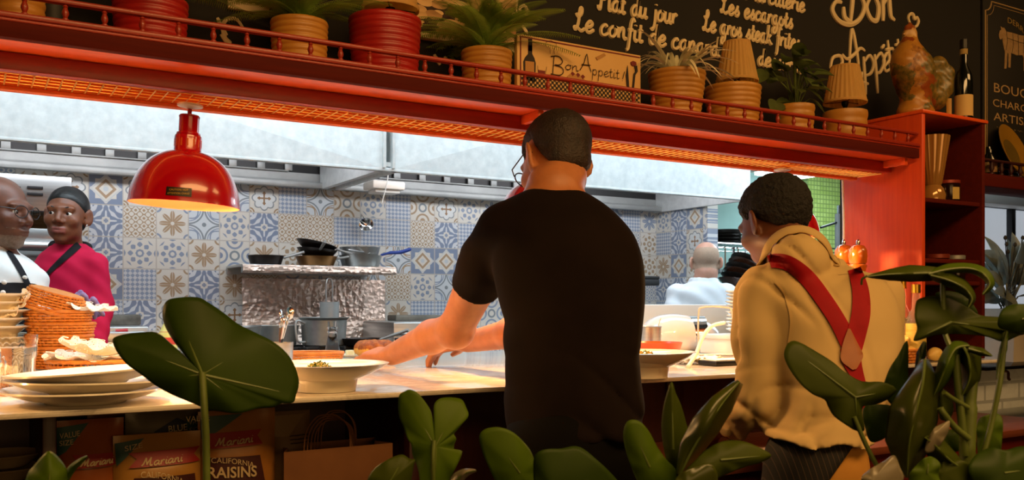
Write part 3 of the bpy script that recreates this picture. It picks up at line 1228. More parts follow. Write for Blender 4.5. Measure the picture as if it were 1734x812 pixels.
def leaf_material(name, c1, c2, scale=30, trans=0.25, rough=0.4):
    m = mottled(name, c1, c2, scale, rough)
    out = m.nt.nodes['Material Output']
    tr = m.node('ShaderNodeBsdfTranslucent')
    tr.inputs['Color'].default_value = (*[min(1, x * 1.5) for x in lin(c2)], 1)
    mx = m.node('ShaderNodeMixShader')
    mx.inputs[0].default_value = trans
    m.link(m.b.outputs[0], mx.inputs[1])
    m.link(tr.outputs[0], mx.inputs[2])
    m.link(mx.outputs[0], out.inputs['Surface'])
    return m


M['fern'] = leaf_material('fern green', '#6b8430', '#9ab450', 40, 0.4)
M['spider'] = leaf_material('cream and green leaf', '#ddd5a4', '#f2ebc6', 12)
M['shrub'] = leaf_material('grey green leaf', '#434f26', '#606f3a', 20)
M['stem'] = mottled('green stem', '#3d4a18', '#556322', 20, 0.5)


def fern(t, h, n, length, seed, zmax=0.5, squash=1.0):
    rnd = random.Random(seed)
    m = MB()
    for k in range(n):
        a = 2 * PI * k / n + rnd.uniform(-0.3, 0.3)
        L = length * rnd.uniform(0.65, 1.1)
        el = rnd.uniform(0.55, 1.52)
        d = Vector((math.cos(a), math.sin(a) * squash, 0))
        pts = []
        for i in range(15):
            s = i / 14
            p = Vector((0, 0, h)) + d * (L * (s * math.cos(el) + 0.35 * s * s)) + Vector((0, 0, L * (math.sin(el) * s * 1.1 - 0.55 * s * s)))
            if Vector(t.location).y + p.y > YW - 0.01:
                p.y = YW - 0.012 - t.location.y - 0.004 * rnd.random()
            if Vector(t.location).z + p.z < ZS + 0.004:
                p.z = ZS + 0.006 - t.location.z
            pts.append(p)
        m.tube(pts, [0.0016 * (1 - 0.7 * i / 14) for i in range(15)], 4)
        fine = catmull(pts, 4)
        for i in range(4, len(fine) - 1):
            s = i / len(fine)
            tg = (fine[i + 1] - fine[i]).normalized()
            sd = tg.cross(Vector((0, 0, 1)))
            if sd.length < 0.05:
                continue
            sd.normalize()
            up = sd.cross(tg)
            w = L * 0.15 * math.sin(PI * min(1, s * 0.92 + 0.08)) ** 0.7 + 0.003
            for sg in (-1, 1):
                tip = fine[i] + sd * sg * w + tg * w * 0.35 - up * w * 0.25
                hw = 0.0013
                mid = fine[i] + (tip - fine[i]) * 0.5 + up * w * 0.06
                q = [fine[i] - tg * hw * 0.5, mid - tg * hw, tip, mid + tg * hw, fine[i] + tg * hw * 0.5]
                for v in q:
                    if Vector(t.location).y + v.y > YW - 0.003:
                        v.y = YW - 0.004 - t.location.y
                m.add(q, [(0, 1, 3, 4), (1, 2, 3)])
    return m.build('fronds', M['fern'], t, loc=(0, 0, 0), smooth=0)


G_POT = 'ringed pots on the overhead shelf'
t, r, h = ring_pot('planter_pot', 'yellow ringed pot at the far left end of the overhead shelf', 32, -60, 84, 74, M['terracotta'], rings=8)
p = WY(90, -20, 1.97)
t = thing('metal_canister', 'dark ribbed metal canister beside the far left yellow pot', 'canister', (p.x, p.y, ZS))
MB().lathe([(0.002, 0), (0.023, 0), (0.024, 0.004), (0.024, 0.19), (0.0255, 0.194), (0.0225, 0.197), (0.002, 0.197)], n=20, fr=lambda a, j: 1 + 0.03 * math.cos(10 * a)).build('body', M['steel_dark'], t, loc=(0, 0, 0))
MB().lathe([(0.002, 0.197), (0.02, 0.198), (0.02, 0.21), (0.004, 0.213)], n=20).build('lid', M['black'], t, loc=(0, 0, 0))
t, r, h = ring_pot('potted_fern', 'red ringed pot with a fern at left above the heat lamp', 255, 2, 120, 108, M['redpot'], rings=8, group=None, cat='plant')
fern(t, h, 34, 0.22, 3)
t, r, h = ring_pot('potted_fern', 'yellow ringed pot with drooping fern left of the large red pot', 507, 38, 94, 86, M['terracotta'], group=None, cat='plant')
fern(t, h, 52, 0.22, 4)
for o in t.children:
    if o.name.startswith('fronds'):
        pass
RP, rr, rh = ring_pot('ringed_pot', 'large red ringed pot holding a cream shaded lamp', 652, 34, 121, 106, M['redpot'], rings=11)
t, r, h = ring_pot('potted_fern', 'yellow ringed pot with bushy fern left of the painted sign', 824, 88, 85, 78, M['terracotta'], group=None, cat='plant')
fern(t, h, 56, 0.215, 5)
SP, sr, sh = ring_pot('potted_spider_plant', 'yellow pot of cream striped spider plant right of the painted sign', 1146, 124, 96, 76, M['terracotta'], rings=10, group=None, cat='plant', Y=1.925)
LP, lr, lh = ring_pot('ringed_pot', 'yellow ringed pot holding the pleated lamp behind the spider plant', 1241, 148, 93, 80, M['terracotta'], rings=9, Y=1.945)
VP_, vr, vh = ring_pot('potted_leafy_plant', 'small yellow pot with dark oval leaves between the two pleated lamps', 1346, 180, 64, 56, M['terracotta'], rings=5, group=None, cat='plant', Y=1.95)
QP, qr, qh = ring_pot('ringed_pot', 'small yellow ringed pot holding the rightmost pleated lamp', 1431, 190, 72, 64, M['terracotta'], rings=4, Y=1.95)


def ribbon(m, base, d, L, el, droop, w, n=12, mat=None, wallclamp=None):
    L_, R_ = [], []
    sd = Vector((-d.y, d.x, 0))
    for i in range(n + 1):
        s = i / n
        p = Vector(base) + d * L * s * math.cos(el) + Vector((0, 0, L * (math.sin(el) * s - droop * s * s)))
        ww = w * (1 - s) ** 0.6 * min(1, 0.55 + s * 2)
        if wallclamp is not None and p.y > wallclamp:
            p.y = wallclamp
        L_.append(p - sd * ww + Vector((0, 0, ww * 0.4)))
        R_.append(p + sd * ww + Vector((0, 0, ww * 0.4)))
        if i == 0:
            C_ = []
        C_.append(p)
    m.grid([L_, C_, R_], mat)


rnd = random.Random(12)
m = MB()
for k in range(46):
    a = rnd.uniform(0, 2 * PI)
    ribbon(m, (0.012 * math.cos(a), 0.012 * math.sin(a), sh * 0.9), Vector((math.cos(a), math.sin(a), 0)), rnd.uniform(0.15, 0.27), rnd.uniform(0.55, 1.4), rnd.uniform(0.3, 0.9), 0.009, wallclamp=YW - 0.006 - 1.925)
m.build('leaves', M['spider'], SP, loc=(0, 0, 0), smooth=180)


def oval_leaf(m, p, d, up, L, w, mat=None, cup=0.15):
    d = d.normalized()
    sd = d.cross(up).normalized()
    nn = sd.cross(d)
    rows = []
    for i in range(9):
        s = i / 8
        ww = w * math.sin(PI * min(1, s * 0.96 + 0.04)) ** 0.75
        c = p + d * L * s - nn * L * 0.18 * s * s
        rows.append([c - sd * ww + nn * ww * cup * 2, c - sd * ww * 0.5 + nn * ww * cup * 0.6, c, c + sd * ww * 0.5 + nn * ww * cup * 0.6, c + sd * ww + nn * ww * cup * 2])
    m.grid(rows, mat)


m, ms = MB(), MB()
rnd = random.Random(5)
for k in range(30):
    a = rnd.uniform(0, 2 * PI)
    d = Vector((math.cos(a), 0.35 * math.sin(a), 0))
    top = Vector((0, 0, vh)) + d * rnd.uniform(0.03, 0.13) + Vector((0, 0, rnd.uniform(0.0, 0.15)))
    ms.tube(catmull([Vector((0, 0, vh * 0.85)), Vector((0, 0, vh)) + d * 0.02 + Vector((0, 0, 0.05 * rnd.random())), top], 4), 0.0018, 5)
    oval_leaf(m, top, Vector((d.x, d.y - 0.6, rnd.uniform(-0.9, 0.5))), Vector((0.1, -0.7, 1)), rnd.uniform(0.06, 0.09), rnd.uniform(0.02, 0.03))
m.build('leaves', M['shrub'], VP_, loc=(0, 0, 0), smooth=180)
ms.build('stems', M['stem'], VP_, loc=(0, 0, 0))

M['shade'] = leaf_material('cream pleated fabric', '#d2b06a', '#dcbc78', 30, 0.55, 0.8)


def shelf_lamp(label, host, r_host, h_host, px, ytop, ybot, wtop, wbot, Y, pleats=True):
    pt, pb = WY(px, ytop, Y), WY(px, ybot, Y)
    t_ = (pt - Vector((0, 0, H))).dot(FWD)
    r1, r0 = wtop / 2 / FPX * t_, wbot / 2 / FPX * t_
    zb = ZS + h_host * 0.855
    t = thing('table_lamp', label, 'lamp', (pt.x, pt.y, zb), 'cream lamps standing in pots')
    h1, h0 = pt.z - zb, pb.z - zb
    MB().lathe([(0.001, 0), (0.024, 0), (0.024, 0.006), (0.010, 0.011), (0.0075, 0.016), (0.0065, h0 - 0.012), (0.009, h0 - 0.008), (0.011, h0 - 0.002), (0.011, h0 + 0.006), (0.005, h0 + 0.008), (0.001, h0 + 0.008)], n=24, cap=False).build('base', M['blackmetal'], t, loc=(0, 0, 0))
    fr = (lambda a, j: 1 + 0.022 * math.cos(26 * a)) if pleats else None
    m = MB()
    n = 104 if pleats else 48
    m.lathe([(r0, h0), (r1, h1)], n=n, cap=False, fr=fr)
    m.lathe([(r0 - 0.002, h0), (r1 - 0.002, h1)], n=n, cap=False, fr=fr)
    sh_ = m.build('lamp_shade', M['shade'], t, loc=(0, 0, 0), smooth=30)
    m = MB()
    m.lathe([(r0 * 1.02, h0 - 0.001), (r0 * 1.025, h0 + 0.006), (r0 * 1.0, h0 + 0.007), (r0 * 0.97, h0 + 0.003), (r0 * 1.02, h0 - 0.001)], n=48, cap=False)
    m.build('trim_band', M['shade'], sh_, loc=(0, 0, 0))
    m = MB()
    m.lathe([(r1 * 1.02, h1 + 0.001), (r1 * 1.025, h1 - 0.005), (r1 * 0.97, h1 - 0.002), (r1 * 1.02, h1 + 0.001)], n=48, cap=False)
    m.build('trim_band', M['shade'], sh_, loc=(0, 0, 0))
    m = MB()
    for k in range(3):
        a = 2 * PI * k / 3
        m.tube([(0, 0, h0 + 0.004), (r0 * 0.98 * math.cos(a), r0 * 0.98 * math.sin(a), h0 + 0.006)], 0.0012, 5)
    m.build('spider_ring', M['blackmetal'], sh_, loc=(0, 0, 0))
    return t


shelf_lamp('large cream lamp standing in the red ringed pot', RP, rr, rh, 661, -66, 18, 66, 96, 1.955, False)
shelf_lamp('cream pleated lamp standing right of the spider plant', LP, lr, lh, 1248, 72, 139, 44, 70, 1.945)
shelf_lamp('smaller cream pleated lamp left of the rooster', QP, qr, qh, 1431, 113, 175, 46, 70, 1.95)

# painted sign
pa, pb = WY(874, 57, 1.93), WY(1083, 92, 1.93)
zb = ZS
zt = pa.z
t = thing('painted_sign', 'cream painted sign with wine bottle and checkered edge on the shelf', 'sign', ((pa.x + pb.x) / 2, 1.93, zb))
cream = mottled('painted cream board', '#c59a58', '#cfa868', 5, 0.6)
ink = Mat('dark paint', '#1a0d08', 0.7)
winec = Mat('wine red paint', '#6a1512', 0.7)
tan = Mat('tan paint', '#a8793c', 0.7)
x0, x1 = pa.x, pb.x
MB().box((x0, 1.925, zb), (x1, 1.94, zt), 0.002).build('board', cream, t)
yf = 1.9235
m = MB()
for lo, hi in (((x0 + 0.008, zt - 0.008), (x1 - 0.004, zt - 0.005)), ((x0 + 0.008, zb), (x0 + 0.011, zt - 0.008))):
    m.box((lo[0], yf, lo[1]), (hi[0], yf + 0.002, hi[1]))
m.build('border', winec, t)
m = MB()
sq = 0.0065
n = int((x1 - x0 - 0.012) / sq)
for i in range(n):
    for j in range(10):
        if (i + j) % 2 == 0:
            xx = x0 + 0.011 + i * sq
            m.box((xx, yf, zb + 0.001 + j * sq), (xx + sq, yf + 0.002, zb + 0.001 + (j + 1) * sq))
m.build('check_edge', ink, t)


def sg(px, py):
    q = WY(px, py, 1.93)
    return Vector((q.x, yf, q.z))


def flat(m, pix, mat=None):
    m.prism([sg(a, b) for a, b in pix], (0, 0.0015, 0), mat)


m = MB()
flat(m, [(885, 133), (884, 105), (887, 98), (892, 92), (893, 70), (892, 67), (899, 67), (899, 70), (899, 92), (903, 100), (905, 108), (904, 140)], 0)
flat(m, [(892, 77), (899, 78), (899, 88), (892, 87)], 1)
pic = m.build('painted_bottle', [ink, winec], t, smooth=0)
m = MB()
yf -= 0.0008
flat(m, [(887, 104), (902, 106), (902, 132), (887, 130)])
m.build('painted_label', tan, pic, smooth=0)
yf += 0.0008
for nm_, pix_, mt_ in (('painted_glass', [(909, 119), (921, 121), (919, 131), (916, 133), (912, 132), (910, 128)], winec),
                       ('painted_basket', [(958, 130), (965, 124), (975, 127), (986, 131), (988, 140), (958, 136)], tan),
                       ('painted_fruit', [(964, 125), (967, 122), (971, 126), (967, 130)], winec),
                       ('painted_fruit', [(973, 127), (976, 124), (980, 128), (976, 132)], winec),
                       ('painted_fruit', [(981, 130), (984, 127), (988, 131), (984, 135)], winec),
                       ('painted_cork', [(1006, 98), (1020, 91), (1023, 95), (1009, 103)], tan),
                       ('painted_meatball', [(1065, 106), (1069, 104), (1074, 106), (1075, 111), (1070, 113), (1066, 111)], winec)):
    m = MB()
    yf -= 0.0002
    flat(m, pix_)
    m.build(nm_, mt_, t, smooth=0)
m = MB()
flat(m, [(1060, 112), (1057, 128), (1058, 140), (1060, 156), (1063, 156), (1062, 140)])
flat(m, [(1071, 112), (1073, 122), (1070, 126), (1067, 157), (1070, 157), (1073, 128), (1077, 122), (1076, 112), (1074, 112), (1074, 119), (1073, 119), (1073, 112)])
m.build('painted_cutlery', ink, t, smooth=0)
m = MB()


def sign_word(text, x0_, y0_, x1_, size, r):
    a, b = sg(x0_, y0_), sg(x1_, y0_)
    script(m, text, a, EX, EZ, size, b.x - a.x, r, slant=0.05, steps=3, sides=4)


sign_word('B', 929, 126, 954, 0.0235, 0.0012)
sign_word('on', 954, 118, 977, 0.0125, 0.0010)
sign_word('A', 980, 120, 1000, 0.0215, 0.0012)
sign_word('ppetit', 999, 127, 1046, 0.0145, 0.0009)
sign_word('!', 1047, 138, 1057, 0.014, 0.0010)
# chef's hat outline
hat = [(929, 92), (928, 82), (922, 80), (922, 73), (929, 70), (934, 72), (939, 75), (938, 81), (935, 84), (936, 92)]
m.tube(catmull([sg(*q) for q in hat], 4), 0.0005, 4)
m.tube(catmull([sg(*q) for q in ((908, 112), (909, 125), (915, 134), (921, 124), (923, 114))], 4), 0.0005, 4)
m.build('lettering', ink, t)

# rooster, heart, bottle on the cabinet top
ZTT = ZT + 0.012
p = WY(1552, 190, 1.885)
s_ = 2.03e-3 * 0.965


def rp(px, py, d=0.0):
    q = WY(px, py, 1.885)
    return q + FWD * d


t = thing('ceramic_rooster', 'painted ochre and green ceramic rooster on top of the cabinet', 'figurine', (p.x, p.y, ZTT))
sd = SDF((p.x - 0.19, p.y - 0.16, ZTT - 0.01), (p.x + 0.19, p.y + 0.16, ZTT + 0.38), 0.004)
B_ = basis(FWD)
sd.ell(rp(1548, 126), (0.066, 0.066, 0.088), B_, 0.02)
sd.ell(rp(1534, 108), (0.046, 0.05, 0.062), B_, 0.03)
sd.cone(rp(1538, 92), rp(1541, 60), 0.040, 0.021, 0.03)
sd.ell(rp(1540, 54), (0.019, 0.018, 0.021), B_, 0.015)
sd.cone(rp(1536, 55), rp(1529, 58), 0.008, 0.003, 0.006)
for q in ((1536, 47), (1541, 43), (1546, 47)):
    sd.ell(rp(*q), (0.009, 0.006, 0.011), B_, 0.006)
sd.ell(rp(1535, 66), (0.008, 0.008, 0.013), B_, 0.008)
sd.cone(rp(1552, 160), rp(1550, 178), 0.045, 0.048, 0.03)
sd.ell(rp(1550, 190), (0.060, 0.055, 0.03), B_, 0.02)
sd.chain([rp(1566, 150), rp(1583, 168), rp(1594, 150), rp(1598, 126), rp(1588, 108), rp(1578, 106)], [0.03, 0.034, 0.034, 0.030, 0.022, 0.012], 0.02)
sd.chain([rp(1572, 140), rp(1586, 140), rp(1588, 122), rp(1580, 116)], [0.03, 0.026, 0.018, 0.01], 0.015)
sd.plane((0, 0, ZTT), (0, 0, -1))
sd.disp(lambda X, Y, Z: 0.0012 * np.sin(160 * Z + 40 * X) * np.sin(140 * X + 60 * Y))
ro = mottled('ochre glaze', '#9c6420', '#b98434', 26, 0.35)
rg = mottled('green speckled glaze', '#39401a', '#8a6a2a', 85, 0.35)
rs = mottled('speckled ochre glaze', '#b07a34', '#6b3d18', 90, 0.35)
rr_ = mottled('red brown glaze', '#7a3414', '#94501e', 60, 0.35)
rw = mottled('pale glaze', '#c9a060', '#b98848', 40, 0.4)


def rpaint(c):
    out = np.zeros(len(c), int)
    u = (c[:, 0] * CA - c[:, 1] * SA)
    tt = (c[:, 0] * SA + c[:, 1] * CA)
    px = PCX + FPX * u / tt + 5 * np.sin(90 * c[:, 2]) + 3 * np.sin(210 * c[:, 2] + 120 * c[:, 1])
    z = c[:, 2] - ZTT + 0.010 * np.sin(110 * c[:, 0] + 60 * c[:, 1]) + 0.004 * np.sin(300 * c[:, 0])
    out[(z > 0.06) & (px > 1514) & (px < 1546) & (z < 0.165)] = 1
    out[(z > 0.09) & (px >= 1546) & (px < 1567) & (z < 0.215)] = 2
    out[(px >= 1567) & (z > 0.02)] = 1
    out[(px >= 1566) & (px < 1580) & (z > 0.05) & (z < 0.14)] = 3
    out[z > 0.292] = 3
    out[(z > 0.265) & (z <= 0.292)] = 4
    out[(z > 0.235) & (z <= 0.265) & (px < 1544)] = 3
    return out


sd.build('body', [ro, rg, rs, rr_, rw], t, 1, rpaint)
lt = MB()
big([[(1541, 40), (1538, 30), (1541, 24), (1546, 25), (1548, 32), (1552, 30), (1555, 36), (1552, 44), (1545, 47)]], 0.006)
lt.build('heart_mark', M['chalk'], wall_front)


def bottle(name, label, pos, h, r, glass, cap, lab, cat='bottle', group=None, lab_z=(0.12, 0.5), neck=0.34):
    t = thing(name, label, cat, pos, group)
    pr = [(0.001, 0), (r * 0.94, 0), (r, 0.006), (r, h * (0.97 - neck - 0.16)), (r * 0.9, h * (0.97 - neck - 0.06)), (r * 0.42, h * (0.97 - neck + 0.06)), (r * 0.36, h * 0.93), (r * 0.42, h * 0.935), (r * 0.42, h * 0.955), (0.001, h * 0.955)]
    MB().lathe(pr, n=28, cap=False).build('glass', glass, t, loc=(0, 0, 0))
    MB().lathe([(r * 0.46, h * 0.89), (r * 0.46, h), (0.001, h)], n=20, cap=False).build('cap', cap, t, loc=(0, 0, 0))
    if lab:
        MB().lathe([(r * 1.012, h * lab_z[0]), (r * 1.012, h * lab_z[1])], n=32, cap=False).build('paper_label', lab, t, loc=(0, 0, 0))
    return t


dk = Mat('dark green bottle glass', '#0d0f08', 0.12, 0.0, Coat_Weight=0.5)
t = bottle('wine_bottle', 'dark wine bottle with cream label on the cabinet beside the rooster', (WY(1632, 200, 1.84).x, 1.84, ZTT), 0.275, 0.0285, dk, M['black'], Mat('cream wine label', '#c9a765', 0.7), lab_z=(0.05, 0.31))
MB().lathe([(0.0125, 0.225), (0.0125, 0.243)], n=20, cap=False).build('neck_band', M['shade'], t, loc=(0, 0, 0))
t = MB().lathe([(0.001, 0), (0.008, 0), (0.008, 0.07), (0.001, 0.071)], (WY(1607, 190, 1.85).x, 1.85, ZTT), n=12).build('candle', M['shade'])
tag(t, 'thin pale candle between the rooster and the wine bottle', 'candle')

# in the open cabinet
z = CS[0] + 0.006
p = WY(1576, 330, 1.86)
t = thing('gold_goblet', 'tall gold ribbed glass goblet on the upper cabinet shelf', 'glass', (p.x + 0.012, 1.86, z))
ggl = Mat('amber ribbed glass', '#a97a3e', 0.15, 0.3, Coat_Weight=0.5)
MB().lathe([(0.001, 0), (0.038, 0), (0.040, 0.02), (0.034, 0.04), (0.025, 0.052), (0.028, 0.06), (0.034, 0.10), (0.052, 0.215), (0.049, 0.215), (0.03, 0.10), (0.001, 0.07)], n=60, cap=False, fr=lambda a, j: 1 + (0.03 * math.cos(20 * a) if j > 4 else 0)).build('cup', ggl, t, loc=(0, 0, 0))


def jar(label, px, Y, z, h, r, lidm, group=None, cat='jar'):
    p = WY(px, 330, Y)
    t = thing('preserve_jar', label, cat, (p.x, Y, z), group)
    MB().lathe([(0.001, 0), (r * 0.95, 0), (r, 0.004), (r, h * 0.78), (r * 0.9, h * 0.84), (0.001, h * 0.84)], n=28, cap=False).build('glass', Mat('dark preserve', '#1c0c06', 0.15), t, loc=(0, 0, 0))
    MB().lathe([(r * 0.97, h * 0.84), (r * 1.02, h * 0.86), (r * 1.02, h), (r * 0.97, h * 1.01), (0.001, h * 1.01)], n=28, cap=False).build('lid', lidm, t, loc=(0, 0, 0))
    return t


t = jar('small dark jar with red lid and square label on upper cabinet shelf', 1606, 1.845, z, 0.07, 0.036, Mat('dull red lid', '#8a3226', 0.4, 0.3))
q = Vector(t.location)
m = MB()
for i in range(7):
    pass
a0 = math.atan2(-q.y, -q.x) + 0.35
m.grid([[Vector((0.0367 * math.cos(a0 + i * 0.13), 0.0367 * math.sin(a0 + i * 0.13), zz)) for zz in (0.006, 0.046)] for i in range(7)])
m.build('square_label', Mat('yellow label', '#b79c52', 0.7), t, loc=(0, 0, 0))
zz = CS[2] + 0.006
jar('dark jar with dull red lid on the lower cabinet shelf', 1587, 1.85, zz, 0.088, 0.038, Mat('faded red lid', '#7a3020', 0.4, 0.3))
jar('dark jar with grey lid on the lower cabinet shelf', 1618, 1.835, zz, 0.086, 0.03, M['steel_dull'])

# ================================================================== THE KITCHEN BEHIND
# broiler oven at far left
p0, p1 = WY(122, 300, 4.25), WY(122, 360, 4.25)
ox0, ox1 = -1.2, p0.x
t = thing('broiler_oven', 'stainless steel broiler oven behind the chefs at far left', 'oven', ((ox0 + ox1) / 2, 4.42, 0))
Y0 = 4.25
zt, zm = p0.z, p1.z
zl = WY(100, 388, Y0).z
MB().box((ox0, Y0, zm), (ox1, 4.64, zt), 0.006).build('louvre_panel', M['steel'], t)
m = MB()
for py in (318, 329):
    for px in (-35, 8, 46):
        a, b = WY(px, py, Y0), WY(px + 27, py + 2, Y0)
        MB().box((a.x, Y0 - 0.006, b.z - 0.002), (b.x, Y0 + 0.004, a.z + 0.009), 0.002).build('louvre', M['steel_dark'], t)
m = MB()
m.box((ox0, 4.45, zl), (ox1, 4.64, zm))
m.build('cavity_back', mottled('greasy brown cavity', '#5b4327', '#7a6140', 6, 0.4, 0.5, (1, 1, 12)), t)
m = MB()
m.box((ox1 - 0.02, Y0 + 0.01, zl), (ox1, 4.45, zm))
m.build('side_wall', M['steel'], t)
MB().box((ox0, Y0 - 0.02, zl - 0.06), (ox1, 4.64, zl), 0.006).build('grill_tray', M['steel'], t)
MB().tube([(ox0, Y0 - 0.06, zl - 0.075), (ox1 - 0.01, Y0 - 0.06, zl - 0.075)], 0.022, 14).build('handle_bar', M['steel'], t)
MB().box((ox0, Y0 + 0.02, zl - 0.22), (ox1, 4.64, zl - 0.06), 0.004).build('drawer_front', M['steel_dull'], t)
MB().box((ox0 + 0.1, Y0 + 0.012, zl - 0.19), (ox1 - 0.03, Y0 + 0.02, zl - 0.155), 0.002).build('dark_gap', M['black'], t)
MB().box((ox0, Y0 + 0.03, 0.0), (ox1, 4.64, zl - 0.22), 0.006).build('lower_body', M['steel'], t)

# range line along the wall
t = thing('griddle_range', 'grey steel griddle range against the tiles behind the woman', 'range', (WY(230, 560, 4.3).x, 4.35, 0))
a, b = WY(140, 552, 4.2), WY(252, 552, 4.2)
MB().box((ox1 + 0.02, 4.2, 0), (b.x, 4.62, b.z), 0.008).build('body', M['steel'], t)
MB().box((WY(170, 530, 4.5).x, 4.45, b.z), (WY(236, 530, 4.5).x, 4.58, WY(236, 532, 4.5).z), 0.006).build('griddle_slab', mottled('burnt steel slab', '#3d3a33', '#6a665c', 14, 0.6, 0.3), t)
MB().box((ox1 + 0.05, 4.15, b.z - 0.09), (b.x - 0.02, 4.2, b.z - 0.02), 0.008).build('front_rail', M['steel'], t)
m = MB().tube([(WY(196, 562, 4.18).x, 4.18, b.z - 0.02), (WY(216, 563, 4.18).x, 4.17, b.z - 0.016)], 0.009, 10)
m.build('red_knob', Mat('red plastic', '#b3262e', 0.4), t)

t = thing('stove', 'black burner stove in front of the foil splashback', 'stove', (WY(530, 590, 4.3).x, 4.32, 0))
ss0, ss1 = WY(400, 590, 4.3).x, WY(650, 590, 4.3).x
zst = WY(540, 590, 4.3).z
MB().box((ss0, 4.05, 0), (ss1, 4.62, zst), 0.006).build('body', M['steel_dark'], t)
for i in range(4):
    for j in range(2):
        m = MB().lathe([(0.016, 0.0), (0.018, 0.012), (0.001, 0.013)], (ss0 + (ss1 - ss0) * (i + 0.5) / 4, 4.2 + 0.24 * j, zst), n=12)
        cx_, cy_ = ss0 + (ss1 - ss0) * (i + 0.5) / 4, 4.2 + 0.24 * j
        for k in range(4):
            a = k * PI / 2
            m.box((cx_ - 0.004 + 0.045 * math.cos(a) - 0.04 * abs(math.cos(a)), cy_ - 0.004 + 0.045 * math.sin(a) - 0.04 * abs(math.sin(a)), zst),
                  (cx_ + 0.004 + 0.045 * math.cos(a) + 0.04 * abs(math.cos(a)), cy_ + 0.004 + 0.045 * math.sin(a) + 0.04 * abs(math.sin(a)), zst + 0.016), 0.002)
        m.build('burner_grate', M['burner'], t)

t = thing('foil_splashback', 'crumpled aluminium foil splashback on the wall below the pan shelf', 'splashback', (WY(530, 525, 4.64).x, 4.64, zst))
foil = Mat('crumpled aluminium foil', '#ead2c2', 0.42, 0.4)  # warm glow of the heat lamps is tinted into the base colour
vo = foil.node('ShaderNodeTexVoronoi')
vo.inputs['Scale'].default_value = 38
vo.distance = 'MANHATTAN'
foil.link(foil.coords(), vo.inputs['Vector'])
foil.bump(vo.outputs['Distance'], 0.7, 0.015)
a, b = WY(409, 474, 4.64), WY(651, 474, 4.64)
rnd = np.random.RandomState(3)
nx, nz = 70, 44
zz0 = zst + 0.005
rows = []
for i in range(nx + 1):
    row = []
    for j in range(nz + 1):
        x = a.x + (b.x - a.x) * i / nx
        z = zz0 + (b.z - zz0) * j / nz
        q = Vector((x * 9, 0, z * 9))
        d = noise.multi_fractal(q, 0.7, 2.2, 5) * 0.008 + abs(noise.noise(Vector((x * 16, z * 9, 3)))) * 0.016 + rnd.uniform(0, 0.0016)
        row.append(Vector((x, 4.640 - max(0.002, min(0.05, d)), z)))
    rows.append(row)
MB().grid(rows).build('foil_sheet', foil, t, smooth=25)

t = thing('wall_shelf', 'steel wall shelf with foil wrapped edge above the stove', 'shelf', (WY(530, 460, 4.5).x, 4.5, WY(540, 456, 4.32).z))
a, b = WY(412, 449, 4.32), WY(672, 456, 4.32)
zt, zl = WY(540, 449, 4.32).z, WY(540, 463, 4.32).z
MB().box((a.x, 4.335, zt - 0.012), (b.x - 0.02, 4.65, zt), 0.002).build('shelf_plate', M['steel'], t)
rows = []
for i in range(61):
    row = []
    for j in range(5):
        x = a.x + (b.x - a.x) * i / 60
        row.append(Vector((x, 4.325 + 0.004 * noise.noise(Vector((x * 30, j * 1.3, 0))) + (0.012 if j in (0, 4) else 0), zl + (zt - zl) * j / 4 + 0.002 * noise.noise(Vector((x * 20, j, 5))))))
    rows.append(row)
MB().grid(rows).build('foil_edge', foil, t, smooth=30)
MB().box((a.x, 4.34, zl), (b.x - 0.03, 4.36, zt - 0.012)).box((a.x, 4.63, zl), (b.x - 0.03, 4.65, zt - 0.012)).build('under_frame', M['steel_dull'], t)
SHZ = zt


def pan_profile(r0, r1, h, th=0.004):
    return [(0.001, 0), (r0 * 0.9, 0), (r0, 0.004), (r1, h), (r1 - th, h), (r0 - th, 0.007), (0.001, 0.006)]


def pan(name, label, pos, r0, r1, h, mat, handle=None, tilt=None, group=None, hmat=None, cat='pan'):
    t = thing(name, label, cat, pos, group)
    xf = tilt
    MB().lathe(pan_profile(r0, r1, h), n=40, cap=False, xf=xf).build('bowl', mat, t, loc=(0, 0, 0))
    if handle is not None:
        d = Vector(handle)
        L = d.length
        d = d.normalized()
        s0 = Vector((d.x, d.y, 0)).normalized() * (r1 * 0.97) + Vector((0, 0, h * 0.8))
        pts = [s0, s0 + d * L * 0.3, s0 + d * L]
        if xf:
            pts = [xf @ q for q in pts]
        MB().tube(catmull(pts, 5), [0.006] * 6 + [0.008] * 5, 8).build('handle', hmat or M['steel_dull'], t, loc=(0, 0, 0))
    return t


pan_black = mottled('seasoned black pan', '#17130f', '#2a211b', 12, 0.4, 0.5)
pan_brown = mottled('browned pan', '#5e3d1e', '#8a6230', 7, 0.35, 0.6)
pan_steel = mottled('worn aluminium pan', '#8f9493', '#b7bbb8', 8, 0.35, 0.8)
p = WY(451, 447, 4.45)
pan('frying_pan', 'small black frying pan alone at the left end of the wall shelf', (p.x, 4.46, SHZ + 0.001), 0.074, 0.088, 0.048, pan_black, (0.10, -0.02, 0.03))
p = WY(537, 448, 4.45)
g = 'frying pans stacked on the wall shelf'
pan('frying_pan', 'brown bottomed frying pan lowest in the stack on the wall shelf', (p.x, 4.46, SHZ + 0.001), 0.085, 0.105, 0.05, pan_brown, (0.16, -0.05, 0.03), None, g)
pan('frying_pan', 'dark brown frying pan in the middle of the shelf stack', (p.x + 0.0, 4.46, SHZ + 0.052), 0.080, 0.102, 0.036, pan_black, (-0.02, -0.12, 0.03), Matrix.Rotation(R(5), 3, 'Y'), g)
pan('frying_pan', 'black frying pan tilted on top of the shelf stack', (p.x - 0.005, 4.46, SHZ + 0.088), 0.078, 0.104, 0.03, pan_black, (0.14, -0.04, -0.01), Matrix.Rotation(R(13), 3, 'Y'), g)
p = WY(613, 448, 4.45)
t = pan('saute_pan', 'aluminium saute pan with blue handle at the right end of the shelf', (p.x, 4.47, SHZ + 0.001), 0.095, 0.112, 0.062, pan_steel)
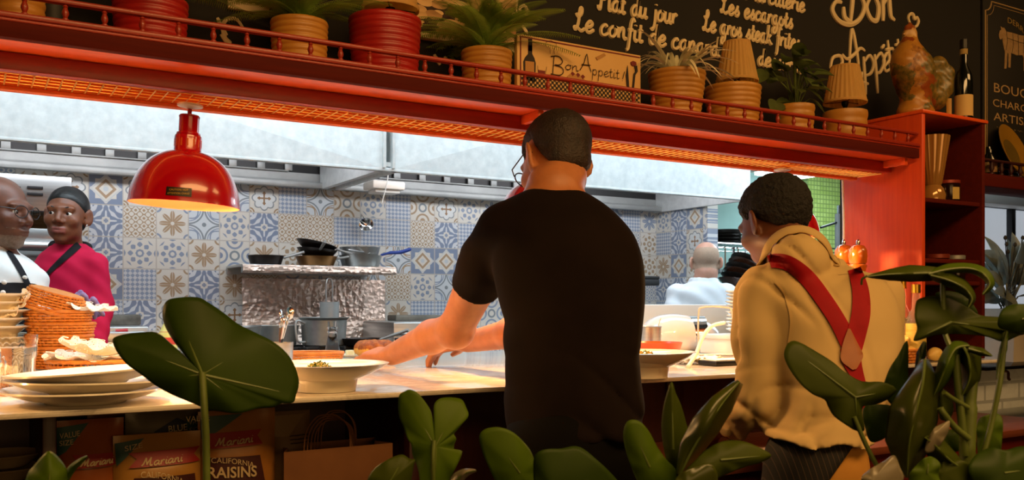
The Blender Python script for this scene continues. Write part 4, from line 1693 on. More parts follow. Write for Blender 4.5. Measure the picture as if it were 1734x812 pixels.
b0 = p + Vector((0.10, -0.03, 0.075))
b0 = Vector((p.x + 0.105, 4.45, SHZ + 0.066))
tip = WY(696, 421, 4.40)
MB().tube(catmull([b0, b0.lerp(tip, 0.3) + Vector((0, 0, 0.003)), b0.lerp(tip, 0.65) + Vector((0, 0, -0.006)), tip], 5), [0.006] * 5 + [0.009] * 5 + [0.010] * 5 + [0.007], 8).build('handle', Mat('blue rubber', '#2346a0', 0.5), t)
t2 = thing('saute_pan', 'second aluminium pan nested inside the blue handled saute pan', 'pan', (p.x - 0.004, 4.47, SHZ + 0.03))
MB().lathe(pan_profile(0.085, 0.106, 0.075), n=40, cap=False).build('bowl', pan_steel, t2, loc=(0, 0, 0))
MB().tube([(-0.02, -0.10, 0.045), (-0.10, -0.16, 0.048), (-0.13, -0.17, 0.05)], 0.005, 8).build('handle', M['steel'], t2, loc=(0, 0, 0))

# ladle on the wall
p = WY(620, 380, 4.6)
t = thing('hanging_ladle', 'shiny steel ladle hung on the tiles above the pan shelf', 'ladle', p)
MB().lathe([(0.001, -0.03), (0.022, -0.024), (0.036, -0.008), (0.040, 0.004), (0.038, 0.004), (0.02, -0.02), (0.001, -0.026)], n=28, cap=False, xf=Matrix.Rotation(R(68), 3, 'X') @ Matrix.Rotation(R(-25), 3, 'Y')).build('bowl', M['chrome'], t, loc=(0, 0, 0))
MB().tube([(-0.005, 0.01, 0.03), (-0.01, 0.045, 0.06), (-0.01, 0.05, 0.03)], 0.003).build('hook', M['chrome'], t, loc=(0, 0, 0))

# pots on the stove
p = WY(552, 585, 4.25)
zg = zst + 0.016
t = thing('stock_pot', 'wide grey stock pot on the stove', 'pot', (p.x, 4.28, zg))
MB().lathe([(0.001, 0), (0.098, 0), (0.104, 0.006), (0.112, 0.125), (0.124, 0.137), (0.118, 0.139), (0.106, 0.125), (0.098, 0.01), (0.001, 0.01)], n=40, cap=False).build('body', pan_steel, t, loc=(0, 0, 0))
MB().tube(catmull([(-0.106, -0.03, 0.11), (-0.15, -0.035, 0.12), (-0.145, -0.04, 0.03), (-0.104, -0.03, 0.02)], 5), 0.006, 8).build('handle', M['steel_dull'], t, loc=(0, 0, 0))
t = thing('fry_basket', 'small steel basket with upright wire handle in the stock pot', 'basket', (p.x + 0.028, 4.28, zg + 0.014))
m = MB()
m.lathe([(0.001, 0.10), (0.046, 0.102), (0.048, 0.20), (0.045, 0.20), (0.043, 0.105), (0.001, 0.103)], n=28, cap=False)
m.build('body', M['steel_dull'], t, loc=(0, 0, 0))
MB().tube(catmull([(-0.016, 0, 0.16), (-0.016, 0, 0.25), (-0.013, 0, 0.30), (0, 0, 0.315), (0.013, 0, 0.30), (0.016, 0, 0.25), (0.016, 0, 0.16)], 5), 0.004, 7).build('handle', M['steel'], t, loc=(0, 0, 0))
MB().lathe([(0.001, -0.004), (0.03, -0.003), (0.03, 0.10), (0.001, 0.10)], n=16, cap=False).build('foot', M['steel_dull'], t, loc=(0, 0, 0))
p = WY(470, 588, 4.2)
pan('saute_pan', 'low steel pan at the left side of the stove', (p.x + 0.045, 4.36, zg), 0.09, 0.105, 0.10, pan_steel, None)
p = WY(612, 590, 4.2)
pan('frying_pan', 'flat black frying pan with long handle right of the stock pot', (p.x, 4.2, zg), 0.085, 0.102, 0.036, pan_black, (0.10, -0.12, 0.05))
p = WY(408, 565, 4.15)
pan('saute_pan', 'tilted black rimmed pan at the left corner of the stove', (p.x, 4.2, zg + 0.012), 0.09, 0.112, 0.085, pan_steel, None, Matrix.Rotation(R(-5), 3, 'Y'))

# fryer beside the stove
a, b = WY(652, 545, 4.2), WY(790, 545, 4.2)
t = thing('deep_fryer', 'steel deep fryer with lidded top right of the stove', 'fryer', ((a.x + b.x) / 2, 4.4, 0))
MB().box((ss1 + 0.01, 4.2, 0), (b.x, 4.62, a.z), 0.01).build('body', M['steel'], t)
MB().box((WY(668, 533, 4.5).x, 4.48, a.z), (b.x, 4.6, WY(700, 533, 4.5).z), 0.006).build('back_riser', mottled('dull riser', '#55524a', '#716d63', 9, 0.6, 0.4), t)
m = MB()
q = WY(690, 565, 4.15)
m.tube([(q.x - 0.03, 4.2, q.z), (q.x - 0.03, 4.15, q.z), (q.x + 0.12, 4.15, q.z), (q.x + 0.12, 4.2, q.z)], 0.006)
m.build('handle', M['chrome'], t)
MB().box((q.x - 0.05, 4.185, q.z - 0.05), (q.x + 0.2, 4.2, q.z - 0.02), 0.004).build('control_strip', M['steel_dark'], t)

# right stove part with dark shelf and round lid
a, b = WY(1040, 480, 4.3), WY(1130, 478, 4.3)
t = thing('metal_shelf', 'dark metal wall shelf right of the man in black', 'shelf', ((a.x + b.x) / 2, 4.45, a.z))
MB().box((a.x - 0.3, 4.3, WY(1100, 483, 4.3).z), (b.x - 0.06, 4.655, WY(1100, 472, 4.3).z), 0.006).build('plate', M['steel_dark'], t)
MB().box((a.x - 0.3, 4.30, WY(1100, 472, 4.3).z), (b.x - 0.06, 4.32, WY(1100, 467, 4.3).z), 0.003).build('lip', M['black'], t)
a = WY(1010, 555, 4.2)
t = thing('rear_range', 'steel range below the dark wall shelf', 'range', (a.x + 0.1, 4.4, 0))
MB().box((a.x - 0.35, 4.25, 0), (3.9, 4.62, 1.10), 0.008).build('body', M['steel'], t)
MB().box((a.x - 0.32, 4.235, 0.98), (3.85, 4.25, 1.06), 0.004).build('control_strip', M['steel_dark'], t)
p = WY(1086, 530, 4.3)
t = thing('round_lid', 'round domed steel pan lid leaning on the rear range', 'lid', (p.x, 4.38, 1.10))
MB().lathe([(0.15, 0.012), (0.14, 0.03), (0.10, 0.055), (0.04, 0.07), (0.001, 0.072)], n=40, cap=False, xf=Matrix.Rotation(R(40), 3, 'X')).build('dome', M['steel_dull'], t, loc=(0, 0, 0.10))
MB().lathe([(0.14, 0.0), (0.154, 0.004), (0.154, 0.012), (0.14, 0.014)], n=40, cap=False, xf=Matrix.Rotation(R(40), 3, 'X')).build('rim', M['steel'], t, loc=(0, 0, 0.10))

# far right zone: rack with pans and utensils
YR = 4.5
rx0, rx1 = WY(1196, 410, YR).x, WY(1420, 420, YR).x
t = thing('wire_rack', 'chrome wire rack with hanging utensils behind the bald cook', 'rack', ((rx0 + rx1) / 2, YR + 0.15, 0))
m = MB()
SHELVES = [WY(1230, 412, YR).z, WY(1230, 486, YR).z, 0.7]
rack_parts = []
for z in SHELVES:
    m = MB()
    for y in (YR, YR + 0.3):
        m.tube([(rx0, y, z), (rx1, y, z)], 0.006, 6)
        m.tube([(rx0, y, z - 0.03), (rx1, y, z - 0.03)], 0.004, 6)
    x = rx0
    while x <= rx1:
        m.tube([(x, YR, z + 0.003), (x, YR + 0.3, z + 0.003)], 0.003, 4)
        x += 0.05
    m.build('wire_shelf', M['chrome'], t)
for x in (rx0, rx1):
    for y in (YR, YR + 0.3):
        MB().tube([(x, y, 0), (x, y, 2.0 if x > rx0 else SHELVES[0] + 0.02)], 0.013, 10).build('post', M['chrome'], t)
MB().tube([(WY(1241, 450, YR).x, YR - 0.005, SHELVES[0] - 0.02), (WY(1241, 450, YR).x, YR - 0.005, SHELVES[1])], 0.010, 8).build('post', M['chrome'], t)
zr = SHELVES[0] - 0.03
for i, px in enumerate((1250, 1262, 1276, 1288, 1300, 1216, 1228)):
    q = WY(px, 430, YR - 0.02)
    L = (0.19, 0.23, 0.2, 0.22, 0.18, 0.15, 0.19)[i]
    nm = ('spatula', 'tongs', 'ladle')[i % 3]
    t = thing('hanging_' + nm, 'steel %s hanging under the wire rack, %s' % (nm, ('nearest the rack post', 'second right of the rack post', 'third right of the rack post', 'behind the waiter\'s face', 'furthest right', 'furthest left', 'just left of the rack post')[i]), 'utensil', (q.x, YR - 0.02, zr), 'utensils under the wire rack')
    MB().tube([(0, 0.02, 0.0), (0, 0, 0.005), (0, 0, -0.02), (0, 0, -L)], 0.0045, 6).build('handle', mottled('wood brown handle', '#6a4a2a', '#7a5833') if i % 2 == 0 else M['steel'], t, loc=(0, 0, 0))
    if nm == 'ladle':
        MB().lathe([(0.001, -0.03), (0.03, -0.015), (0.036, 0.0), (0.001, -0.02)], (0, 0, -L), n=16).build('bowl', M['steel'], t, loc=(0, 0, 0))
    else:
        MB().box((-0.022, -0.004, -L - 0.08), (0.022, 0.004, -L), 0.003).build('blade', M['steel'], t, loc=(0, 0, 0))
g = 'black pans stacked on the rack'
p = WY(1230, 411, YR + 0.14)
for i in range(4):
    pan('rack_pan', 'black pan stacked on top of the wire rack, %s' % ('lowest of four', 'second from the bottom', 'third from the bottom', 'topmost of four')[i], (p.x, YR + 0.14, SHELVES[0] + 0.007 + i * 0.023), 0.098, 0.108 + 0.001 * i, 0.022 if i < 3 else 0.03, pan_black, None, None, g)
p = WY(1232, 478, 4.3)
t = thing('bowl_table', 'low steel table under the leaning black bowls', 'table', (p.x + 0.1, 4.2, 0))
zt = WY(1235, 497, 4.2).z
MB().box((p.x - 0.22, 4.0, zt - 0.03), (p.x + 0.3, 4.4, zt), 0.006).build('table_top', M['steel'], t)
for x in (p.x - 0.2, p.x + 0.27):
    for y in (4.03, 4.36):
        MB().tube([(x, y, 0), (x, y, zt - 0.03)], 0.016, 10).build('leg', M['steel'], t)
for i in range(6):
    tl = Matrix.Rotation(R(14 + 5 * i), 3, 'Y')
    b = pan('black_bowl', 'dark brown bowl leaning in the pile behind the bald cook, %s' % ('lowest', 'second from below', 'third from below', 'fourth from below', 'fifth from below', 'topmost')[i], (p.x + 0.015 * i - 0.02, 4.2, zt + 0.03 + 0.024 * i), 0.07, 0.125, 0.05, pan_black if i % 2 else mottled('dark brown lacquer', '#2a160c', '#3c2113', 9, 0.25), None, tl, 'bowls leaning behind the cook')

# green mosaic pillar, blue board and hanging light
grn = Mat('green mosaic tile', '#9fb56a', 0.3)
br = grn.node('ShaderNodeTexBrick')
br.offset = 0.0
br.inputs['Scale'].default_value = 1.0
br.inputs['Brick Width'].default_value = 0.035
br.inputs['Row Height'].default_value = 0.035
br.inputs['Mortar Size'].default_value = 0.004
br.inputs['Color1'].default_value = (*lin('#8fa653'), 1)
br.inputs['Color2'].default_value = (*lin('#a4b868'), 1)
br.inputs['Mortar'].default_value = (*lin('#6e8446'), 1)
grn.link(grn.coords((1, 1, 1), 'Object', (R(90), 0, 0)), br.inputs['Vector'])
grn.base(br.outputs['Color'])
a = WY(1364, 300, 4.9)
struct('wall_mosaic', MB().box((a.x, 4.88, 0), (8, 4.95, 2.62)), grn)
b = WY(1340, 300, 4.9)
t = MB().box((b.x, 4.93, 1.5), (a.x - 0.01, 4.948, 2.3), 0.003).build('wall_board', mottled('blue grey board', '#6d82a8', '#7b90b4', 4, 0.5))
tag(t, 'narrow blue grey board on the far wall left of the green mosaic', 'board')
p = WY(1346, 298, 4.5)
t = thing('ceiling_light', 'bright white fluorescent fixture hanging in the far kitchen', 'light', (p.x, 4.5, p.z))
tubem = Mat('fluorescent diffuser', '#f4fbff', 0.5)
tubem.b.inputs['Emission Color'].default_value = (0.85, 0.97, 1.0, 1)
tubem.b.inputs['Emission Strength'].default_value = 8
MB().box((-0.28, -0.12, 0.0), (0.16, 0.12, 0.02), 0.006).build('diffuser', tubem, t, loc=(0, 0, 0))
MB().box((-0.30, -0.14, 0.02), (0.18, 0.14, 0.05), 0.006).build('housing', M['white_enamel'], t, loc=(0, 0, 0))
for x in (-0.2, 0.1):
    MB().tube([(x, 0, 0.05), (x, 0, 2.62 - p.z)], 0.004).build('rod', M['white'], t, loc=(0, 0, 0))
# little stand by the mosaic wall
p = WY(1412, 400, 4.0)
t = thing('kitchen_appliance', 'grey metal appliance below the green mosaic wall', 'appliance', (p.x, 4.0, 0))
MB().box((p.x - 0.25, 3.9, 0), (p.x + 0.25, 4.2, 1.42), 0.01).build('body', M['steel_dull'], t)
MB().box((p.x - 0.20, 3.95, 1.42), (p.x + 0.2, 4.15, 1.50), 0.02).build('top_box', mottled('grey plastic', '#5b626a', '#69717a', 5, 0.5), t)
MB().tube([WY(1390, 385, 4.0), WY(1418, 376, 4.0)], 0.008).build('arm', M['steel_dark'], t)
MB().tube([(WY(1419, 375, 4.0).x, 4.0, 1.50), WY(1419, 362, 4.0)], 0.02).build('column', M['steel_dull'], t)

# ================================================================== ON THE COUNTER
cane = mottled('orange cane', '#b5651d', '#d58a35', 40, 0.5)


def basket(name, label, pos, rx, ry, h, rz=0.0, tilt=None, flare=1.25, rows=9, group=None, lace=None, cat='basket'):
    t = thing(name, label, cat, pos, group)
    t.rotation_euler = tilt.to_euler() if tilt else (0, 0, rz)
    m = MB()
    n = 84
    for j in range(rows):
        s = j / (rows - 1)
        f = 1 / flare + (1 - 1 / flare) * s ** 0.7
        pts = []
        for i in range(n):
            a = 2 * PI * i / n
            w = 0.003 * math.sin(a * 21 + PI * (j % 2))
            pts.append((rx * f * math.cos(a) * (1 + w / rx * 1.0), ry * f * math.sin(a) * (1 + w / ry), 0.004 + h * s))
        m.tube(pts, h / rows * 0.5, 6, closed=True)
    m.build('weave', cane, t, loc=(0, 0, 0), smooth=60)
    m = MB()
    for i in range(42):
        a = 2 * PI * (i + 0.25) / 42
        pts = []
        for j in range(6):
            s = j / 5
            f = 1 / flare + (1 - 1 / flare) * s ** 0.7
            pts.append((rx * f * math.cos(a), ry * f * math.sin(a), 0.004 + h * s))
        m.tube(pts, 0.0016, 5)
    m.build('stakes', cane, t, loc=(0, 0, 0))
    m = MB()
    pts = [(rx * math.cos(2 * PI * i / 48), ry * math.sin(2 * PI * i / 48), h + 0.005) for i in range(48)]
    m.tube(pts, 0.0052, 7, closed=True)
    m.build('rim', cane, t, loc=(0, 0, 0))
    m = MB()
    f = 1 / flare
    m.prism([(rx * f * 0.98 * math.cos(2 * PI * i / 36), ry * f * 0.98 * math.sin(2 * PI * i / 36), 0.001) for i in range(36)], (0, 0, 0.004))
    m.build('bottom', cane, t, loc=(0, 0, 0))
    return t


lace = Mat('paper lace', '#f3ead6', 0.8)
v = lace.node('ShaderNodeTexVoronoi')
v.inputs['Scale'].default_value = 150
lace.link(lace.coords(), v.inputs['Vector'])
lace.link((S(lace.nt, v.outputs['Distance']).gt(0.2)).s, lace.b.inputs['Alpha'])


def doily(label, pos, rx, ry, seed, rot=None, up=0.02, scal=26, group='paper lace doilies in the baskets', sink=0.02):
    t = thing('lace_doily', label, 'doily', pos, group)
    if rot:
        t.rotation_euler = rot
    m = MB()
    n, nr = scal * 6, 14
    rows = []
    for j in range(nr + 1):
        s = j / nr
        row = []
        for i in range(n + 1):
            a = 2 * PI * (i % n) / n
            sc = 1 + 0.09 * abs(math.sin(a * scal / 2)) * s ** 3
            z = -sink * (1 - s * s) + up * (s ** 2) * (0.7 + 0.6 * noise.noise(Vector((math.cos(a) * 1.6 + seed, math.sin(a) * 1.6, 0)))) + 0.006 * s * math.sin(a * 9 + seed)
            row.append(Vector((rx * s * sc * math.cos(a), ry * s * sc * math.sin(a), z)))
        rows.append(row)
    m.grid(rows)
    m.build('paper', lace, t, loc=(0, 0, 0), smooth=180)
    m = MB()
    for i in range(scal):
        a = 2 * PI * (i + 0.5) / scal
        s = 1.0
        z = up * (0.7 + 0.6 * noise.noise(Vector((math.cos(a) * 1.6 + seed, math.sin(a) * 1.6, 0)))) + 0.006 * math.sin(a * 9 + seed)
        c = Vector((rx * 0.95 * math.cos(a), ry * 0.95 * math.sin(a), z + 0.001))
        e1 = Vector((-math.sin(a), math.cos(a), 0))
        e2 = Vector((math.cos(a), math.sin(a), 0.15)).normalized()
        rr = rx * PI / scal * 0.6
        m.tube([c + e1 * rr * math.cos(2 * PI * k / 12) + e2 * rr * math.sin(2 * PI * k / 12) for k in range(12)], 0.0008, 4, closed=True)
    m.build('scalloped_edge', M['paper'], t, loc=(0, 0, 0))
    return t


def plate_profile(r, h):
    return [(0.001, 0.003), (r * 0.42, 0.003), (r * 0.44, 0), (r * 0.47, 0), (r * 0.5, 0.004), (r * 0.72, h * 0.45), (r * 0.97, h), (r, h + 0.001), (r * 0.99, h + 0.004), (r * 0.72, h * 0.45 + 0.005), (r * 0.5, 0.009), (0.001, 0.008)]


# three large shallow plates, front left
pl = WZ(148, 683, ZC)
g = 'shallow plates stacked at the counter front'
for i, (lb, dx, dy, tx, ty) in enumerate((('lowest', 0, 0, 0, 0), ('middle', 0.006, 0.004, -1.0, 1.0), ('topmost', 0.004, -0.003, -1.6, -3.0))):
    t = thing('shallow_plate', '%s of the three cream plates stacked at the left counter edge' % lb, 'plate', (pl.x + dx, pl.y + 0.02 + dy, ZC + 0.001 + i * 0.0150 + (0.003 if i == 2 else 0)), g)
    t.rotation_euler = (R(tx), R(ty), 0)
    MB().lathe(plate_profile(0.148 - 0.003 * i, 0.024), n=72, cap=False).build('plate', M['cream'], t, loc=(0, 0, 0), smooth=50)

# water glass
gp = WZ(29, 668, ZC)
t = thing('water_tumbler', 'fluted glass tumbler of water at the far left of the counter', 'glass', (gp.x - 0.005, gp.y, ZC + 0.0005))
gr = 0.041
MB().lathe([(0.001, 0), (gr * 0.84, 0), (gr * 0.86, 0.004), (gr * 0.92, 0.072), (gr * 1.0, 0.078), (gr * 1.05, 0.122), (gr * 1.05 - 0.002, 0.122), (gr * 0.97, 0.08), (gr * 0.88, 0.072), (gr * 0.82, 0.010), (0.001, 0.010)], n=96, cap=False, fr=lambda a, j: 1 + (0.035 * abs(math.sin(9 * a)) if 1 <= j <= 3 else 0)).build('tumbler', M['glass'], t, loc=(0, 0, 0))
MB().lathe([(0.001, 0.0105), (gr * 0.81, 0.0105), (gr * 0.87, 0.072), (gr * 0.965, 0.080), (gr * 0.99, 0.096), (0.001, 0.096)], n=48, cap=False).build('water', M['water'], t, loc=(0, 0, 0))

# stack of oval bowls at far left
bp = WZ(-18, 626, ZC)
g = 'cream bowls stacked at the far left'
for i in range(9):
    t = thing('cream_bowl', 'cream flared bowl in the tall stack at the far left, %s' % ('lowest', 'second from the counter', 'third from the counter', 'fourth from the counter', 'fifth from the counter', 'fourth from the top', 'third from the top', 'second from the top', 'topmost')[i], 'bowl', (bp.x + 0.006 * math.sin(i * 2.3), bp.y + 0.005 * math.cos(i * 1.9), ZC + 0.001 + i * 0.0222), g)
    MB().lathe([(0.001, 0.002), (0.05, 0.002), (0.052, 0), (0.058, 0), (0.06, 0.004), (0.088, 0.026), (0.118, 0.032), (0.120, 0.0345), (0.086, 0.031), (0.055, 0.008), (0.001, 0.007)], n=56, cap=False, fr=lambda a, j: 1 + (0.035 * math.cos(6 * a) if j in (6, 7) else 0)).build('bowl', M['cream'], t, loc=(0, 0, 0), smooth=50)

# tower of wicker baskets
wb = WZ(100, 624, ZC)
g = 'wicker bread baskets in a tower'
zb = ZC + 0.001
for i in range(4):
    basket('bread_basket', 'orange wicker basket in the tall tower, %s' % ('lowest', 'second from the counter', 'third from the counter', 'fourth from the counter')[i], (wb.x + (0.0, 0.004, 0.004, -0.002)[i], wb.y, zb), 0.080 + 0.006 * min(i, 2), 0.068, 0.055, rz=-YAW, flare=1.35, rows=8, group=g)
    zb += 0.034
zb += 0.024
basket('bread_basket', 'orange wicker basket tilted upside down on top of the tower', (wb.x - 0.004, wb.y, zb + 0.060), 0.092, 0.074, 0.05, tilt=Matrix.Rotation(-YAW, 3, 'Z') @ Matrix.Rotation(R(16), 3, 'Y') @ Matrix.Rotation(R(180), 3, 'X'), flare=1.3, rows=8, group=g)
q = W(146, 530, 2.5)
doily('white lace doily sticking out right of the topmost tilted basket', (wb.x + 0.075, wb.y - 0.055, zb + 0.010), 0.07, 0.05, 2, (R(6), R(8), -YAW), 0.012, 18, sink=0.004)
doily('white lace doily poking up between the bowls and the basket tower', (wb.x - 0.105, wb.y - 0.02, zb + 0.015), 0.05, 0.035, 5, (R(10), R(-50), 0.3), 0.012, 16, sink=0.004)

# low round basket with lace
lb_ = WZ(152, 640, ZC)
lb_ = Vector((WY(156, 600, 2.50).x, 2.50, ZC))
t = basket('lined_basket', 'low open wicker basket lined with lace behind the plates', (lb_.x, lb_.y, ZC + 0.001), 0.105, 0.085, 0.036, rz=-YAW, flare=1.15, rows=4)
doily('white lace doily filling the low basket behind the plates', (lb_.x, lb_.y, ZC + 0.048), 0.108, 0.088, 9, (R(4), 0, -YAW), 0.016, 24, sink=0.012)
doily('second white lace doily heaped higher in the low basket', (lb_.x + 0.012, lb_.y + 0.012, ZC + 0.074), 0.085, 0.07, 4, (R(8), R(4), 0.4), 0.014, 22, sink=0.018)

# soup plates: bowl on foot


def footed_bowl(label, pos, r, h):
    t = thing('footed_bowl', label, 'bowl', pos, 'wide footed serving bowls')
    MB().lathe([(0.001, 0.004), (r * 0.40, 0.004), (r * 0.42, 0), (r * 0.47, 0), (r * 0.475, h * 0.10), (r * 0.50, h * 0.42), (r * 0.72, h * 0.62), (r * 0.92, h * 0.86), (r * 0.995, h * 0.99), (r, h), (r * 0.985, h * 1.01), (r * 0.93, h * 0.93), (r * 0.75, h * 0.80), (r * 0.45, h * 0.74), (0.001, h * 0.72)], n=80, cap=False).build('bowl', M['cream'], t, loc=(0, 0, 0), smooth=50)
    return t


herb = mottled('chopped green herb', '#4d6620', '#86923c', 60, 0.6)


def garnish(label, pos, r, seed, cols):
    t = thing('herb_garnish', label, 'food', pos, 'garnishes in the serving bowls')
    rnd = random.Random(seed)
    m = MB()
    for k in range(90):
        a, d = rnd.uniform(0, 2 * PI), r * math.sqrt(rnd.random())
        z = 0.017 * (1 - (d / r) ** 2) + 0.001
        c = Vector((d * math.cos(a), d * math.sin(a), z))
        dr = Vector((rnd.uniform(-1, 1), rnd.uniform(-1, 1), rnd.uniform(-0.2, 0.7))).normalized()
        m.tube([c - dr * 0.006, c, c + dr * 0.006], [0.0008, 0.0019, 0.0007], 5, mat=rnd.randrange(len(cols)))
    m.build('leaves', cols, t, loc=(0, 0, 0))
    m = MB().lathe([(r * 0.95, 0), (r * 0.7, 0.009), (0.001, 0.014)], n=20, cap=True, fr=lambda a, j: 1 + 0.12 * math.sin(5 * a))
    m.build('mound', cols[0], t, loc=(0, 0, 0))


bb = WZ(556, 662, ZC)
BX = Vector((bb.x, bb.y + 0.012, ZC + 0.001))
footed_bowl('large white footed bowl with chopped herb beside the man\'s hand', BX, 0.132, 0.058)
garnish('chopped green herb in the white bowl beside the man\'s hand', BX + Vector((-0.020, -0.012, 0.0425)), 0.028, 2, [herb, mottled('yellow herb', '#a99a48', '#c2b35c', 60, 0.6), mottled('dark herb', '#33461a', '#4f6324', 60, 0.6)])
b2 = WZ(1102, 640, ZC)
BX2 = Vector((b2.x, b2.y + 0.03, ZC + 0.001))
footed_bowl('white footed bowl with yellow garnish right of the man in black', BX2, 0.132, 0.064)
garnish('yellow and green garnish in the bowl right of the man in black', BX2 + Vector((0.0, -0.005, 0.047)), 0.034, 7, [mottled('yellow food', '#c79a2c', '#e0b642', 60, 0.5), herb])

# flat wicker tray, carafe, cutlery
p = WZ(518, 606, ZC)
Yt = 2.86
p = Vector((WY(520, 600, Yt).x, Yt, ZC))
basket('wicker_tray', 'low wicker tray behind the large white bowl', (p.x, p.y, ZC + 0.001), 0.115, 0.07, 0.02, rz=-YAW * 0.6, flare=1.05, rows=4)
p = Vector((WY(563, 600, 2.96).x, 2.96, ZC))
t = thing('glass_carafe', 'small clear glass carafe behind the white bowl', 'bottle', (p.x, p.y, ZC + 0.0005))
cg = Mat('thin clear glass', (0.95, 0.96, 0.96), 0.03, 0.0, Transmission_Weight=1.0, IOR=1.2)
MB().lathe([(0.001, 0), (0.024, 0), (0.026, 0.006), (0.025, 0.03), (0.0165, 0.066), (0.0145, 0.085), (0.0185, 0.088), (0.0155, 0.092), (0.0155, 0.098), (0.0195, 0.101), (0.0155, 0.105), (0.017, 0.125), (0.0155, 0.125), (0.0135, 0.1), (0.013, 0.085), (0.023, 0.03), (0.023, 0.008), (0.001, 0.008)], n=32, cap=False).build('carafe', cg, t, loc=(0, 0, 0))
p = Vector((WY(474, 600, 2.62).x, 2.62, ZC))
t = thing('cutlery_cup', 'steel cup holding upright spoons behind the big leaf', 'cup', (p.x, p.y, ZC + 0.0005))
MB().lathe([(0.001, 0), (0.034, 0), (0.036, 0.003), (0.039, 0.072), (0.036, 0.072), (0.033, 0.005), (0.001, 0.005)], n=28, cap=False).build('cup', M['steel'], t, loc=(0, 0, 0))
rnd = random.Random(4)
for i in range(7):
    a = rnd.uniform(0, 2 * PI)
    d = Vector((math.cos(a) * 0.24 + 0.05, math.sin(a) * 0.2, 1)).normalized()
    b = Vector(p) + Vector((0, 0, 0.008)) + Vector((-d.x, -d.y, 0)) * 0.05
    L = rnd.uniform(0.13, 0.185)
    t = thing('spoon', 'steel spoon standing in the cutlery cup behind the big leaf', 'spoon', b, 'spoons in the cutlery cup')
    MB().tube([Vector((0, 0, 0)), d * L * 0.5, d * L * 0.8], [0.0025, 0.003, 0.0032], 6).build('handle', M['chrome'], t, loc=(0, 0, 0))
    MB().lathe([(0.001, -0.02), (0.009, -0.014), (0.0125, 0), (0.009, 0.014), (0.001, 0.02)], d * (L * 0.8 + 0.016), n=14, xf=Matrix.Rotation(rnd.uniform(0, 3), 3, 'Z') @ Matrix.Scale(0.35, 3, (0, 1, 0))).build('spoon_bowl', M['chrome'], t, loc=(0, 0, 0))

# toast slab and butter by the hand
p = Vector((WY(630, 590, 2.90).x, 2.90, ZC))
t = thing('toasted_sandwich', 'thick browned toasted sandwich under the man\'s left hand', 'food', (p.x, p.y, ZC + 0.001))
sd = SDF((p.x - 0.09, p.y - 0.08, ZC - 0.01), (p.x + 0.1, p.y + 0.08, ZC + 0.07), 0.0035)
rb = basis((0.25, 1, 0))
sd.ell((p.x + 0.01, p.y, ZC + 0.028), (0.066, 0.046, 0.032), rb, 0.0)
for dx in (-0.035, 0.0, 0.04):
    for dy in (-0.02, 0.02):
        sd.ell((p.x + 0.01 + dx, p.y + dy, ZC + 0.034), (0.03, 0.027, 0.026), rb, 0.012)
sd.plane((0, 0, ZC + 0.001), (0, 0, -1))
sd.disp(lambda X, Y, Z: 0.002 * np.sin(190 * X) * np.sin(170 * Y + 60 * Z))
tb = mottled('browned toast crust', '#6e3312', '#b5671f', 55, 0.75, bump=0.4)
tf = mottled('golden filling', '#d98f2a', '#e8ad45', 40, 0.6)
sd.build('bread', [tf, tb], t, 1, lambda c: (c[:, 2] > ZC + 0.032).astype(int))
p = Vector((WY(600, 588, 3.02).x, 3.02, ZC))
t = thing('butter_block', 'pale butter pieces on a white dish behind the toasted sandwich', 'food', (p.x, p.y, ZC))
MB().lathe([(0.001, 0.0005), (0.05, 0.0005), (0.056, 0.008), (0.053, 0.008), (0.048, 0.004), (0.001, 0.004)], n=32, cap=False).build('dish', M['cream'], t, loc=(0, 0, 0))
MB().box((-0.03, -0.015, 0.004), (-0.004, 0.012, 0.022), 0.003).build('butter', mottled('butter', '#efe0a8', '#f5e9bc', 20, 0.5), t, loc=(0, 0, 0))
MB().box((0.002, -0.012, 0.004), (0.028, 0.016, 0.018), 0.003).build('butter', M['paper'], t, loc=(0, 0, 0))

# pale jug far behind the leaf
p = Vector((WY(282, 590, 2.9).x, 2.9, ZC))
t = thing('squeeze_bottle', 'clear squeeze bottle with red band behind the big leaf', 'bottle', (p.x, p.y, ZC))
MB().lathe([(0.001, 0.0005), (0.03, 0.0005), (0.032, 0.01), (0.032, 0.085), (0.02, 0.10), (0.006, 0.13), (0.001, 0.132)], n=24, cap=False).build('body', mottled('cloudy green plastic', '#aab96a', '#c3cc8e', 10, 0.4), t, loc=(0, 0, 0))
MB().lathe([(0.021, 0.10), (0.022, 0.085), (0.0335, 0.083), (0.0335, 0.062), (0.03, 0.062)], n=24, cap=False).build('band', Mat('red band', '#a83030', 0.5), t, loc=(0, 0, 0))
p = Vector((WY(300, 615, 2.75).x, 2.75, ZC))
t = thing('side_plate', 'cream side plate seen between the lobes of the big leaf', 'plate', (p.x, p.y, ZC + 0.001))
MB().lathe(plate_profile(0.12, 0.03), n=48, cap=False).build('plate', M['cream'], t, loc=(0, 0, 0))

# ---- right of the man
M['steel_wire'] = Mat('satin steel wire', '#c9c2b8', 0.45, 0.5)
struct('partition_white', MB().box((WY(1040, 520, 3.02).x, 3.02, ZC), (WY(1420, 520, 3.02).x, 3.08, H - 0.003), 0.006), M['white'])
p = Vector((WY(1101, 600, 2.42).x, 2.42, ZC))
t = thing('steel_bain', 'tall steel container with a spoon behind the garnished bowl', 'container', (p.x, p.y, ZC + 0.0005))
MB().lathe([(0.001, 0), (0.034, 0), (0.036, 0.003), (0.038, 0.105), (0.041, 0.107), (0.038, 0.108), (0.035, 0.1), (0.034, 0.005), (0.001, 0.005)], n=36, cap=False).build('container', M['brass'] if False else M['steel'], t, loc=(0, 0, 0))
MB().tube([(-0.01, 0, 0.01), (0.045, 0.0, 0.135)], 0.003).build('spoon_handle', M['steel'], t, loc=(0, 0, 0))
p = Vector((WY(1112, 605, 2.25).x, 2.25, ZC))
